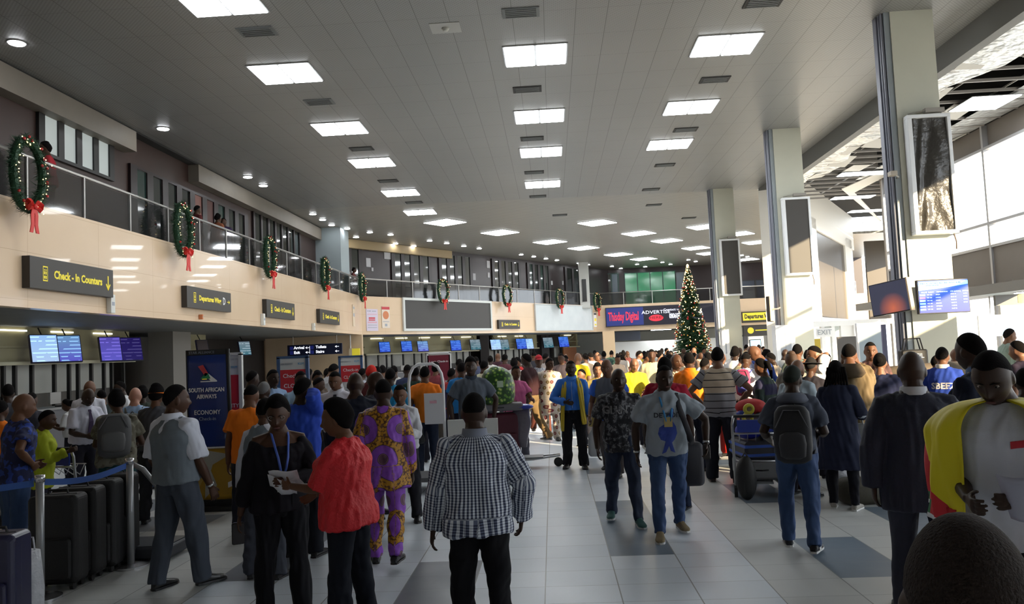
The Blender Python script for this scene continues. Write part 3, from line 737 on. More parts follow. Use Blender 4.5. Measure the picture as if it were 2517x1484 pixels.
# end of the side hall: slanted screen wall and short end wall, tall reflecting panels between white piers
PIER = mat('pier_white', (.78,.75,.68), .5); SMG = mat('smoked_panel', (.07,.058,.045), .30, spec=.35)
g = G(); strip(g, W1[:2], W2[:2], .35, 7.45, 9.6); strip(g, W1[:2], W2[:2], .35, 2.6, 3.0)
LW_ = (W2-W1).length
NW = V((DW.y, -DW.x, 0))
for p0, p1 in ((1900,1925),(1975,2016),(2084,2100)):
    a_ = at_plane(p0, 700, W1, NW); b_ = at_plane(p1, 700, W1, NW); strip(g, (a_.x,a_.y), (b_.x,b_.y), .35, 0, Z2)
struct(g, 'wall_screen', PIER)
g = G(); w0 = W1 - V((DW.y, -DW.x, 0))*.1; strip(g, w0[:2], (w0+DW*LW_)[:2], .08, 3.0, 7.5); struct(g, 'window_screen', SMG)
struct(G().box(W2.x+.7, QB.x, W2.y, W2.y+.2, 2.9, Z2), 'wall_side_end', SMG)
struct(G().box(W2.x+.7, QB.x, W2.y, W2.y+.25, 2.6, 2.9), 'trim_side_end', PIER)
# --- ceiling drop, foil lining and open grid above the side hall
struct(G().box(XE, XE+.25, -9, 34.4, 7.95, HC), 'trim_drop', mat('drop_grey', (.17,.17,.165), .6))
t = NT('crumpled_foil', .22); n_ = t.noise(t.obj(), 2.2, 3); t.b.inputs['Metallic'].default_value = .25; t.bump(n_, 1.0, .12); FOIL = t.col(t.mix(t.noise(t.obj(), .7, 3), (.50,.52,.53), (.74,.75,.74)))
rg = random.Random(5); g = G(); n = 60; A = []; B = []
for i in range(n+1):
    y_ = -9+44*i/n; A.append((XE+.25, y_, 7.98+rg.uniform(-.015,.015))); B.append((XE+1.0+.25*math.sin(i*.9)+rg.uniform(-.12,.12), y_, 7.96+rg.uniform(-.05,.05)))
g.add(A+B, [(i, i+1, n+2+i, n+1+i) for i in range(n)]); g.obj  # sagging lining
lin = struct(g, 'ceiling_lining', FOIL); sd_ = lin.modifiers.new('t', 'SOLIDIFY'); sd_.thickness = .02
PLEN = mat('plenum_black', (.012,.011,.010), .9)
g = G(); prism(g, [(XE+.2,-9),(XR+.2,-9),(XR+.2,YR1),(QB.x,QB.y+.3),(W2.x,W2.y+.3),(W1.x,W1.y+.3),(XE+.2,34.6)], 9.6, 9.7)
for bx in ((XE+.25,XE+.3,-9,34.4),(XR-.1,XR+.1,-9,31)): g.box(bx[0],bx[1],bx[2],bx[3],8.02,9.6)
struct(g, 'ceiling_plenum', PLEN)
SLW = mat('grid_white', (.32,.30,.28), .5); g = G()
for i in range(52):
    y_ = -8.6+.85*i; 
    if y_ < 34.4: xa, xb = XE+.3, XR
    else: xa = W1.x + (y_-W1.y)/DW.y*DW.x; xb = min(QB.x, XR + (y_-YR1)/(QB.y-YR1)*(QB.x-XR)+1)
    if y_ > 30.5 and y_ < 34.5: xb = 15
    if y_ > 51: break
    if xa < xb: g.box(xa, xb, y_-.03, y_+.03, 7.98, 8.05)
for x_ in (10.4, 11.7): g.box(x_-.012, x_+.012, -9, 34, 8.05, 8.09)
struct(g, 'ceiling_grid_bars', SLW)
struct(G().add([(XR-.02, y_, 8.0) for y_ in (-9, 31)]+[(XR-1.0, y_, 7.99) for y_ in (31, -9)], [(3,2,1,0)]), 'ceiling_strip_window_side', FOIL)
# panels still hanging in the grid
g = G(); rg = random.Random(9)
big = at(2068,400,z=8.0)
prism(g, [(at(2068,462,z=8).x, at(2068,462,z=8).y), (XR-.1, 24.5), (XR-.1, 33.5), (at(2184,560,z=8).x, at(2184,560,z=8).y)], 7.95, 7.98); struct(g, 'ceiling_panel_side', mat('ceiling_board_white', (.60,.58,.54), .55))
for i in range(26):
    x_ = rg.uniform(XE+.5, 12.6); y_ = rg.uniform(8, 31); g = G(); g.box(-.3, .3, -.55, .55, 0, .015)
    o = struct(g, 'ceiling_tile', mat('ceiling_board_white', (.6,.58,.54))); o.location = (x_, y_, 7.97+rg.uniform(-.02,.02)); o.rotation_euler = (rg.uniform(-.12,.12), rg.uniform(-.12,.12), 0)
# apron outside
struct(G().box(13.4, 120, -60, 120, -.25, -.05), 'ground_outside', mat('apron_concrete', (.55,.54,.52), .8, var=.1))

# --- square columns down the side of the hall
COLW = mat('column_plaster', (.60,.60,.50), .55, var=.04); COLS = mat('column_side_blue', (.30,.34,.36), .5); PIPE = mat('pipe_grey', (.24,.25,.30), .45)
for n_c, (yc, lit) in enumerate(((16.1,0),(24.7,1),(33.9,2))):
    g = G().box(7.15, 8.0, yc, yc+.42, 0, HC); g.m = 1; g.box(7.04, 7.15, yc+.03, yc+.42, 0, HC); g.m = 2
    for dy in (.10, .20): g.cyl((7.01, yc+dy, 0), (7.01, yc+dy, HC), .03, n=8)
    g.box(6.97, 7.04, yc+.26, yc+.42, 0, HC); g.m = 0
    struct(g, 'column_%d' % (n_c+1), [COLW, COLS, PIPE])
# ------------------------------------------------------------------ lamps
LAMP = mat('lamp_panel', (.9,.95,1), .5, emit=(.93,.97,1), es=13.0); RIM = mat('lamp_rim', (.25,.25,.25), .5); DOWN = mat('downlight_glow', (.9,.95,1), .5, emit=(.95,.97,1), es=22)
def panel_light(px, py, z=HC, rz=0, w=1.34, d=1.15, label='twin square lamp panel set flush in the metal ceiling', grp='twin square ceiling lamps', two=True):
    p = at(px, py, z=z); e = tag(empty('ceiling_light', (p.x, p.y, z), rz), label, 'ceiling light', grp)
    f = G(); f.box(-w/2-.04, w/2+.04, -d/2-.04, d/2+.04, -.018, .0); f.obj('frame', RIM, e)
    for s_ in ((-1, 1) if two else (0,)):
        if two: a_, b_ = (-w/2, -.03) if s_ < 0 else (.03, w/2)
        else: a_, b_ = -w/2, w/2
        G().box(a_, b_, -d/2, d/2, -.032, -.018).obj('diffuser', LAMP, e)
    return e
for row, name in ((((1316,135),(1326,285),(1330,373),(1334,452)), 'middle'), (((540,0),(703,180),(836,315),(915,399),(985,473),(1033,521)), 'balcony'), (((1783,110),(1697,263),(1645,354)), 'column')):
    for i, (px, py) in enumerate(row):
        panel_light(px, py, label={'middle': 'twin square lamp panel in the middle row down the hall ceiling', 'balcony': 'twin square lamp panel in the ceiling row nearer the balcony', 'column': 'twin square lamp panel in the ceiling row nearer the square columns'}[name], grp='twin lamps of the %s row' % name)
for row, w_ in ((((1094,546),(1229,571),(1352,594),(1434,609),(1520,625),(1582,636)), 'a'), (((1468,547),(1570,573),(1639,591),(1711,609),(1836,637)), 'b'), (((1731,557),(1815,574),(1860,595),(1745,622)), 'c')):
    for px, py in row:
        panel_light(px, py, rz=RZ2-PI/2, w=1.5, d=1.5, two=False, label={'a': 'skewed lamp panel in the far ceiling row beside the slanted balcony', 'b': 'skewed lamp panel in the far ceiling row above the tree', 'c': 'skewed lamp panel in the far ceiling row behind the columns'}[w_], grp='far skewed lamps row ' + {'a': 'by the balcony', 'b': 'above the tree', 'c': 'behind the columns'}[w_])
for px, py in ((2122,425),(2096,484),(2133,517),(2162,545)):
    panel_light(px, py, z=7.95, w=1.7, d=.6, two=False, label='oblong lamp panel left hanging in the stripped ceiling of the side hall', grp='lamps in the stripped ceiling')
panel_light(2420, 252, z=7.9, w=1.2, d=1.2, two=False, label='bright square lamp panel hanging low beside the window wall ceiling', grp=None)
dl = G(); dl.cyl((0,0,-.02), (0,0,0), .17, n=20); dlm = dl.mesh('rim'); dlm.materials.append(RIM)
dg_ = G(); dg_.cyl((0,0,-.035), (0,0,-.02), .145, n=20); dgm = dg_.mesh('bulb'); dgm.materials.append(DOWN)
for px, py in ((41,104),(401,315),(609,434),(647,455),(769,525),(793,539),(815,552),(853,561),(909,570),(875,582),(960,576),(972,598),(1017,604),(1056,591),(1060,612),(1098,597),(1140,604),(1178,610),(1100,616),(1208,631),(1240,636),(1272,640),(1281,625),(1312,630),(1342,635),(1369,639),(1356,651),(1381,654),(1422,646),(1446,650),(1444,659),(1504,654),(1526,659),(1566,649),(1586,655),(1628,644),(1648,649),(1692,638),(1710,642),(1823,627),(1837,630)):
    p = at(px, py, z=HC); far = py > 560
    e = tag(empty('downlight', (p.x, p.y, HC)), 'small round downlight in the far ceiling above the slanted balcony' if far else 'small round downlight in the ceiling above the long balcony', 'downlight', 'round downlights at the far end' if far else 'round downlights over the long balcony')
    link('rim', dlm, e); link('bulb', dgm, e)
VD = mat('vent_dark', (.03,.03,.03), .7); VP_ = mat('vent_panel_grey', (.16,.17,.17), .6)
for i, (px, py) in enumerate(((632,77),(785,250),(889,365),(954,444),(1018,497),(1280,30),(1296,219),(1308,340),(1313,423),(1322,482),(1757,195),(1685,318),(1634,405),(1600,465),(1607,503),(1876,5),(1376,528),(1693,535))):
    p = at(px, py, z=HC); row = 'balcony' if i < 5 else 'middle' if i < 10 else 'column'
    e = tag(empty('ceiling_vent', (p.x, p.y, HC)), {'balcony': 'flat grey air vent between the lamps nearer the balcony', 'middle': 'flat grey air vent between the lamps of the middle ceiling row', 'column': 'dark air vent in the ceiling on the side of the square columns'}[row], 'vent', 'air vents of the %s row' % row)
    f = G(); f.box(-.36,.36,-.22,.22,-.02,0); f.obj('panel', VP_ if i in (0,1,5) else VD, e)
    f = G()
    for q in range(5): f.box(-.30,.30,-.17+.08*q,-.14+.08*q,-.035,-.02)
    f.obj('slat', VP_, e)
p = at(1095,68,z=HC); e = tag(empty('smoke_detector', (p.x,p.y,HC)), 'small round detector on a pale ceiling square', 'detector'); G().box(-.3,.3,-.25,.25,-.012,0).obj('plate', mat('plate_grey',(.40,.40,.38),.5), e); G().cyl((0,0,-.07),(0,0,-.012),.05,.08).obj('dome', mat('dome_white',(.5,.5,.45),.4), e, smooth=True)
for px, py in ((310,258),(645,208)):
    pass
# ------------------------------------------------------------------ fixtures on the fascias
STEEL = mat('brushed_steel', (.50,.49,.47), .35, metal=.8); POST = mat('rail_post', (.45,.44,.42), .45, metal=.5)
RGL = mat('smoked_rail_glass', (.02,.02,.022), .06, spec=.9, alpha=.55, coat=.5)
def railing(p, rz, L, label, sp=1.92, off=.12, z0=5.2, z1=6.2):
    e = tag(empty('glass_railing', (p[0], p[1], z0), rz), label, 'railing'); h = z1-z0
    g = G(); g.tube([(0,off,h),(L,off,h)], .035, 10); g.obj('handrail', STEEL, e, smooth=True)
    n = max(1, round(L/sp)); s_ = L/n
    pm = G().box(-.022,.022,off-.03,off+.03,-.05,h-.02).mesh('post'); pm.materials.append(POST)
    gm = G().box(.03,s_-.03,off-.006,off+.006,.0,h-.06).mesh('glass_panel'); gm.materials.append(RGL)
    for i in range(n+1): link('post', pm, e, (i*s_,0,0))
    for i in range(n): link('glass_panel', gm, e, (i*s_,0,0))
    return e
railing((XL,-8,0), PI/2, 49.5, 'long smoked glass balcony railing with steel handrail above the check-in signs')
railing((K1.x,K1.y,0), RZ2, (K2-K1).length, 'smoked glass railing along the slanted balcony above the black panel', 2.0)
railing((K2.x,YE,0), 0, 20, 'smoked glass railing along the far balcony behind the christmas tree', 2.3)
PL_ = {'L': (onL, PI/2), 'D': (onD, RZ2), 'E': (onE, 0)}
def wallitem(name, pl, tl, br, label, cat, group=None):
    f, rz = PL_[pl]; a = f(*tl); b = f(*br); c = f(br[0], tl[1] + (br[1]-tl[1])*.0)
    w = (b.xy-a.xy).length; z1 = a.z; z0 = b.z
    e = tag(empty(name, (a.x, a.y, z0), rz), label, cat, group); return e, w, z1-z0
SGN = mat('sign_charcoal', (.030,.027,.024), .45); YEL = mat('sign_yellow', (.75,.62,.04), .5, emit=(.9,.75,.05), es=.12); WHT = mat('sign_white', (.85,.85,.85), .4); BLKL = mat('letter_black', (.02,.02,.02), .5)
def arrow(e, x, z, s, dirn, m, y=-.1):
    g = G(); a = {'down': 0, 'right': PI/2, 'left': -PI/2}[dirn]; c_, s_ = math.cos(a), math.sin(a)
    def P(u, v): return (x+(u*c_ - v*s_)*s, y, z+(u*s_ + v*c_)*s)
    P_ = lambda u, v: (x+(u*c_-v*s_)*s, z+(u*s_+v*c_)*s)
    for poly in ([(-.06,.5),(.06,.5),(.06,-.35),(-.06,-.35)], [(-.30,-.12),(-.22,-.05),(.06,-.42),(0,-.55),(-.05,-.5)], [(.30,-.12),(.22,-.05),(-.06,-.42),(0,-.55),(.05,-.5)]):
        q = [P_(*t) for t in poly]; n = len(q)
        g.add([(u, y-.003, v) for u, v in q]+[(u, y, v) for u, v in q], [tuple(range(n)), tuple(range(n, 2*n))[::-1]]+[(i, (i+1)%n, n+(i+1)%n, n+i) for i in range(n)])
    return g.obj('arrow', m, e)
def checkin_sign(pl, tl, br, label, body='Check - In Counters', depth=.16):
    e, w, h = wallitem('hanging_sign' if False else 'direction_sign', pl, tl, br, label, 'sign')
    G().box(0,w,-depth,0,0,h).obj('box', SGN, e, bevel=.008); y = -depth-.002
    g = G(); a, b, z = .12*w, .20*w, .5*h; s_ = .26*h
    ic = [(-.42,.42,.38,.46),(-.42,.42,-.46,-.38),(-.42,-.34,-.46,.46),(.34,.42,-.46,.46)]
    for x0_,x1_,z0_,z1_ in ic: g.box(.16*w+x0_*s_*1.1, .16*w+x1_*s_*1.1, y-.002, y, z+z0_*s_*2, z+z1_*s_*2)
    for q in (-.16,.14): g.cyl((.16*w+q*s_, y-.003, z+.45*s_), (.16*w+q*s_, y, z+.45*s_), .10*s_, n=10); g.box(.16*w+(q-.1)*s_, .16*w+(q+.1)*s_, y-.002, y, z-.1*s_, z+.28*s_)
    for q in (-.16,.14): g.box(.16*w+(q-.12)*s_, .16*w+(q+.12)*s_, y-.002, y, z-.62*s_, z-.25*s_)
    g.obj('pictogram', YEL, e)
    if body.startswith('Check'):
        tx = text(body, h*.36, YEL, e, (.55*w, y, z), sx=w*.62/(h*.36*8.8), bold=h*.013); arrow(e, .925*w, z, h*.5, 'down', YEL, y)
    else:
        text('Departures Wing', h*.34, YEL, e, (.50*w, y, z), sx=w*.52/(h*.34*7.4), bold=h*.013); text('D', h*.52, WHT, e, (.825*w, y, z), bold=h*.01, sx=.8); arrow(e, .93*w, z, h*.32, 'right', YEL, y)
    return e
checkin_sign('L', (53,628), (262,732), 'large charcoal check-in counters sign with yellow lettering, the nearest one')
checkin_sign('L', (445,702), (556,768), 'charcoal departures wing D sign with a white D and small arrow', 'dep')
checkin_sign('L', (644,735), (715,787), 'charcoal check-in counters sign just past the departures wing D sign')
checkin_sign('L', (777,759), (827,799), 'small charcoal check-in sign closest to the bend of the fascia')
checkin_sign('D', (1221,786), (1274,808), 'small charcoal check-in sign between the black panel and the white board')
# framed boards on the slanted fascia
def board(pl, tl, br, label, mf, mp, fw=.14, cat='panel', name='wall_panel'):
    e, w, h = wallitem(name, pl, tl, br, label, cat)
    g = G(); g.box(0,w,-.12,-.01,0,fw); g.box(0,w,-.12,-.01,h-fw,h); g.box(0,fw,-.12,-.01,fw,h-fw); g.box(w-fw,w,-.12,-.01,fw,h-fw); g.obj('frame', mf, e)
    G().box(fw,w-fw,-.07,-.02,fw,h-fw).obj('board', mp, e); return e, w, h
board('D', (987,731), (1208,812), 'large blank black advertising panel in a white frame on the fascia', mat('frame_white',(.62,.64,.62),.4), mat('board_black',(.038,.036,.034),.5))
t = NT('creased_white_sheet', .35); t.bump(t.noise(t.obj(), 1.6, 5), .5, .08); SHEET = t.col(t.mix(t.noise(t.obj(), 1.2, 4), (.50,.55,.57), (.66,.70,.70)))
board('D', (1312,746), (1456,812), 'creased pale sheet covering an advertising panel beside the far bend', mat('frame_thin',(.55,.56,.55),.4), SHEET, .06)
def poster(pl, tl, br, label, rows, bg_=WHT, red=None):
    e, w, h = wallitem('poster', pl, tl, br, label, 'poster'); G().box(0,w,-.03,-.005,0,h).obj('sheet', bg_, e)
    for (x0_,x1_,z0_,z1_,m) in rows: G().box(x0_*w,x1_*w,-.034,-.03,z0_*h,z1_*h).obj('printed_block', m, e)
    return e, w, h
RED = mat('print_red', (.55,.05,.06), .5); PINK = mat('print_pink', (.65,.35,.42), .5); GRY = mat('print_grey', (.35,.37,.42), .5); ORP = mat('print_orange', (.6,.2,.08), .5); MAUVE = mat('paper_mauve', (.62,.55,.66), .5)
poster('D', (899,759), (929,813), 'pale mauve notice with red text lines near the bend of the fascia', [(.1,.2,.88,.93,GRY),(.25,.4,.88,.93,GRY),(.5,.85,.88,.92,GRY),(.1,.9,.74,.77,PINK),(.2,.75,.55,.62,RED),(.2,.75,.47,.52,RED),(.1,.9,.36,.42,PINK),(.1,.9,.25,.28,GRY),(.1,.9,.14,.17,GRY)], MAUVE)
e, w, h = poster('D', (937,753), (958,806), 'white notice with red heading and brown round picture', [(0,1,.86,.99,RED),(.1,.9,.28,.31,GRY),(.35,.65,.08,.2,GRY)], mat('paper_cream',(.72,.62,.52),.5)); G().cyl((w*.5,-.036,h*.6),(w*.5,-.03,h*.6),w*.38,n=20).obj('round_picture', ORP, e)
poster('L', (865,748), (872,802), 'narrow pale strip notice by the bend', [(.2,.8,.8,.9,GRY),(.2,.8,.45,.6,GRY)], mat('paper_buff',(.68,.55,.40),.5))
poster('D', (1458,768), (1467,803), 'narrow upright notice with yellow emblem at the far bend', [(.1,.9,.85,.95,BLKL),(.2,.8,.4,.6,YEL),(.2,.8,.1,.2,YEL)], WHT)
# white boxes under the signs
for px, py, w_, h_, lb in ((266,747,.17,.42,'white electrical box under the largest check-in sign'),(642,785,.16,.4,'white electrical box beside the third fascia sign'),(767,803,.14,.3,'small white box on the fascia edge before the last sign'),(489,779,.06,.14,'tiny red-brown socket on the fascia under the departures sign')):
    p = onL(px, py); e = tag(empty('wall_box', (p.x, p.y, p.z), PI/2), lb, 'box'); G().box(-w_/2,w_/2,-.12,-.005,-h_/2,h_/2).obj('housing', mat('box_white',(.7,.7,.66),.5) if px != 489 else ORP, e, bevel=.01); G().box(-w_*.3,w_*.3,-.125,-.12,-h_*.1,h_*.1).obj('cover', GRY, e)
# small notices stuck on the slanted upper wall
for i, (px, py, s_) in enumerate(((905,645,.5),(952,620,.8),(915,662,.2),(1165,680,.45),(1200,650,.5),(1201,676,.35),(1356,695,.3),(1383,695,.3))):
    a = at_plane(px, py, K1-N2*1.5, N2); e = tag(empty('notice', (a.x, a.y, a.z), RZ2), ('large white notice high on a maroon upper panel', 'small white notice on a maroon panel between upper windows')[0 if s_ > .7 else 1], 'notice', None if s_ > .7 else 'small notices on the upper wall')
    G().box(-s_*.35,s_*.35,-.02,-.003,-s_*.5,s_*.5).obj('paper', mat('paper_grey',(.5,.5,.52),.5), e)
# LED display on the end fascia
e, w, h = wallitem('led_display', 'E', (1487,756), (1815,790), 'long dark LED advertising display on the far fascia', 'display')
a = onE(1487,757); b = onE(1489,804); h = a.z-b.z; e.location.z = b.z; e.location.y = YE-.03
G().box(0,w,-.25,0,0,h).obj('cabinet', mat('led_black',(.010,.010,.022),.3), e)
G().box(.05,w*.285,-.262,-.25,.06,h-.06).obj('screen_field', mat('led_navy',(.01,.015,.07),.3,emit=(.02,.04,.25),es=.35), e)
LR = mat('led_red',(.5,.02,.04),.4,emit=(.9,.03,.06),es=.35); LWh = mat('led_white',(.8,.8,.9),.4,emit=(.75,.8,1),es=.6)
text('Thisday Digital', h*.62, LR, e, (w*.135,-.27,h*.5), sx=w*.24/(h*.62*6.2), bold=.02); text('ADVERTISE', h*.24, LWh, e, (w*.38,-.27,h*.66), sx=1.25); 
G().ell((w*.38,-.262,h*.36),(w*.055,.01,h*.17),20,8).obj('red_oval', LR, e); text('HERE!', h*.2, mat('led_dark_letter',(.02,.0,.0),.4), e, (w*.38,-.28,h*.38), sx=1.3)
text('Contact us', h*.16, LWh, e, (w*.50,-.27,h*.76), sx=1.2); text('0806037', h*.36, LWh, e, (w*.525,-.27,h*.42), sx=w*.11/(h*.36*4.2), bold=.01); text('&', h*.3, LWh, e, (w*.72,-.27,h*.5)); text('0803', h*.34, LWh, e, (w*.87,-.27,h*.55), bold=.01)
# black and yellow sign boards past the tree
a = onE(1822,767); b = onE(1905,790); e = tag(empty('direction_sign', (a.x, YE, b.z)), 'long black departures wing sign with yellow lettering on the far fascia', 'sign'); w, h = b.x-a.x, a.z-b.z
G().box(0,w,-.2,0,0,h).obj('box', SGN, e); G().box(.05,w-.05,-.215,-.2,h*.2,h*.9).obj('yellow_band', YEL, e); text('Departures Wing', h*.55, BLKL, e, (w*.5,-.225,h*.55), sx=w*.9/(h*.55*7.4), bold=.015)
a = at(1826,800,y=62.3); b = at(1896,823,y=62.3); e = tag(empty('direction_sign', (a.x, 62.3, b.z)), 'black hanging sign with a yellow round symbol under the departures wing sign', 'sign'); w, h = b.x-a.x, a.z-b.z
G().box(0,w,-.15,0,0,h).obj('box', SGN, e); G().cyl((w*.25,-.17,h*.5),(w*.25,-.15,h*.5),h*.3,n=16).obj('symbol', YEL, e); text('GATE', h*.3, YEL, e, (w*.6,-.16,h*.5)) if False else G().box(w*.42,w*.85,-.16,-.15,h*.45,h*.55).obj('text_line', YEL, e)
for sx_ in (.1,.9): G().cyl((w*sx_,-.07,h),(w*sx_,-.07,3.2-b.z),.02,n=6).obj('hanger', STEEL, e)

# ------------------------------------------------------------------ wreaths
t = NT('fir_green', .6); GRN = t.col(t.mix(t.noise(t.obj(), 30, 2), (.006,.028,.012), (.02,.09,.035)))
BOW = mat('bow_red', (.62,.02,.015), .45); GLOW = mat('fairy_light', (1,.8,.4), .4, emit=(1,.72,.32), es=3.5); BALLR = mat('bauble_red', (.5,.02,.02), .15, coat=.6); BALLG = mat('bauble_gold', (.6,.35,.08), .15, metal=.7)
def needles(g, path_pts, L, n, rg, w=.012):
    for i in range(n):
        p = V(path_pts[rg.randrange(len(path_pts))]) + V([rg.gauss(0,.035) for _ in range(3)])
        d = V([rg.gauss(0,1) for _ in range(3)]).normalized()*L*rg.uniform(.6,1.1); s_ = d.orthogonal().normalized()*w
        g.add([p-s_, p+s_, p+d], [(0,1,2)])
def wreath_meshes(R0, seed):
    rg = random.Random(seed); g = G(); pts = [(R0*math.cos(a)*.80, 0, R0*math.sin(a)*1.25) for a in [2*PI*i/60 for i in range(60)]]
    g.torus((0,0,0), R0, .080, 40, 8, sx=.80, sz=1.25); needles(g, pts, .17, 3200, rg); a = g.mesh('foliage'); a.materials.append(GRN)
    l = G()
    for i in range(60): p = V(rg.choice(pts)) + V((rg.gauss(0,.06), -abs(rg.gauss(.07,.04)), rg.gauss(0,.06))); l.ell(p, (.010,.010,.010), 6, 4)
    b = l.mesh('fairy_lights'); b.materials.append(GLOW)
    l = G()
    for i in range(16): p = V(rg.choice(pts)) + V((rg.gauss(0,.05), -.09, rg.gauss(0,.05))); l.ell(p, (.03,.03,.03), 8, 6)
    d = l.mesh('baubles'); d.materials.append(BALLR)
    w = G(); zc = -R0*1.2
    for s_ in (-1, 1):
        w.loft([[(s_*x, -.12+dy*th, zc+z+dz*th) for dy, dz in ((-1,0),(0,1),(1,0),(0,-1))] for x, z, th in ((0,0,.02),(.10,.09,.05),(.19,.06,.07),(.17,-.04,.06),(.02,-.02,.02))])
        w.loft([[(s_*x-.045, -.13, zc+z), (s_*x+.045, -.13, zc+z), (s_*x+.045, -.115, zc+z), (s_*x-.045, -.115, zc+z)] for x, z in ((.01,0),(.06,-.16),(.05,-.34),(.09,-.50))])
    w.ell((0,-.14,zc), (.05,.04,.05), 10, 8); c = w.mesh('bow'); c.materials.append(BOW)
    return a, b, c, d
WM = wreath_meshes(.52, 3)
for pl, px, py, lb in (('L',32,430,'beside the largest check-in sign'),('L',425,565,'above the departures wing D sign'),('L',643,632,'above the third fascia sign'),('L',783,674,'above the last sign before the bend'),('L',877,706,'at the bend of the balcony'),('D',1076,716,'above the black panel'),('D',1234,727,'above the small far check-in sign'),('D',1364,734,'above the creased pale sheet'),('D',1456,742,'at the far bend of the balcony')):
    f, rz = PL_[pl]; p = f(px, py); e = tag(empty('christmas_wreath', (p.x+(.29 if pl == 'L' else N2.x*.42), p.y+(0 if pl == 'L' else N2.y*.42), p.z), rz), 'green lit wreath with red bow hanging ' + lb, 'wreath', None)
    G().tube([(0,0,.55),(0,.15,6.22-p.z),(0,.44,6.2-p.z)], .012, 5).obj('hook', STEEL, e)
    for nm, me in zip(('foliage','fairy_lights','bow','baubles'), WM): tag(link(nm, me, e), kind='stuff' if nm in ('fairy_lights','baubles') else None)

# ------------------------------------------------------------------ christmas tree
tp = at(1690, 655, y=44); TX, TY = tp.x, 44.0; TH = tp.z; te = tag(empty('christmas_tree', (TX, TY, 0)), 'tall slim christmas tree covered in warm lights in the middle of the crowd', 'tree')
rg = random.Random(11); g = G(); g.tube([(0,0,0),(0,0,TH-.1)], [.10,.02], 8); g.obj('trunk', mat('bark',(.05,.03,.02),.9), te)
g = G(); TRr = 1.28
for i in range(900):
    q = rg.random()**1.25; z = .5 + q*(TH-.55); rr = TRr*(1-q)**.88+.03; a = rg.uniform(0, 2*PI); tip = V((rr*math.cos(a), rr*math.sin(a), z-.12*rr)); base = V((0,0,z+.12*rr))
    g.tube([base, base.lerp(tip,.55)+V((0,0,-.02)), tip], [.03,.03,.008], 4)
    for k in range(11):
        p = base.lerp(tip, rg.uniform(.35,1.0)); d = V((rg.gauss(0,1), rg.gauss(0,1), rg.gauss(-.1,.7))).normalized()*rg.uniform(.09,.18); s_ = d.orthogonal().normalized()*.02; g.add([p-s_, p+s_, p+d], [(0,1,2)])
g.obj('foliage', GRN, te)
lg = G(); bg_ = G(); rb_ = G()
for i in range(620):
    q = rg.random()**1.2; z = .5+q*(TH-.5); rr = (TRr*(1-q)**.88+.04)*rg.uniform(.9,1.03); a = rg.uniform(0,2*PI); p = (rr*math.cos(a), rr*math.sin(a), z-.1*rr)
    if i % 5 < 3: s_ = .026; lg.ell(p, (s_,s_,s_), 6, 4)
    elif i % 5 == 3: bg_.ell(p, (.045,.045,.045), 8, 6)
    else: rb_.ell(p, (.045,.045,.045), 8, 6)
tag(lg.obj('fairy_lights', GLOW, te), kind='stuff'); tag(bg_.obj('gold_baubles', BALLG, te, smooth=True), kind='stuff'); tag(rb_.obj('red_baubles', BALLR, te, smooth=True), kind='stuff')
G().ell((0,0,TH+.02),(.07,.07,.12),8,6).obj('topper', GLOW, te)

# ------------------------------------------------------------------ banners and screens on the columns
t = NT('black_tarpaulin', .33); o_ = t.obj(); n1 = t.noise(o_, 1.9, 5); t.bump(n1, 1.0, .12); TARP = t.col(t.mix(n1, (.035,.033,.030), (.07,.065,.058)))
WFR = mat('white_box_frame', (.88,.90,.92), .35); BLP = mat('banner_charcoal', (.06,.055,.05), .5)
for i, (yc, lb, mt) in enumerate(((16.1,'tall advertising box with crumpled black sheet on the nearest square column',TARP),(24.7,'tall blank charcoal advertising box on the second square column',BLP),(33.9,'tall blank charcoal advertising box on the square column beside the tree',BLP))):
    e = tag(empty('advertising_box', (7.25, yc, 3.9)), lb, 'advertising panel'); w, h, d = .84, 2.40, .2
    g = G(); g.box(0,w,-d,0,0,.07); g.box(0,w,-d,0,h-.07,h); g.box(0,.09,-d,0,.07,h-.07); g.box(w-.07,w,-d,0,.07,h-.07); g.obj('frame', WFR, e, bevel=.008)
    if mt is TARP:
        g = G(); n = 26; m_ = 60; rgx = np.random.RandomState(4); vs = []
        for j in range(m_+1):
            for i2 in range(n+1):
                u, v = i2/n, j/m_; vs.append((.09+u*(w-.16), -d+.05+.022*math.sin(9*u+7*v+2*math.sin(5*v))*math.sin(PI*u)+.018*math.sin(14*(u-.7*v)+3*math.sin(4*u))-.02*abs(math.sin(6*(u+.6*v)))*math.sin(PI*v), .07+v*(h-.14)))
        g.add(vs, [(j*(n+1)+i2, j*(n+1)+i2+1, (j+1)*(n+1)+i2+1, (j+1)*(n+1)+i2) for j in range(m_) for i2 in range(n)]); g.obj('sheet', TARP, e, smooth=True)
    else: G().box(.09,w-.07,-d+.03,-d+.05,.07,h-.07).obj('sheet', mt, e)
    G().box(0,w,-.02,-.002,.05,h-.05).obj('back', WFR, e)
    g = G(); g.tube([(.05,-.12,h+.03),(.35,-.2,h+.07),(.7,-.14,h+.05)], .012, 6); g.box(.35,.72,-.24,-.10,h+.03,h+.11); g.obj('spotlight', mat('lamp_grey',(.30,.28,.25),.5), e)
    if i < 2: G().tube([(w*.97,-.03,0),(w*1.0,-.05,-.15),(w*1.02,0,-.3)], .014, 6).obj('cable', mat('cable_dark',(.1,.07,.05),.6), e)
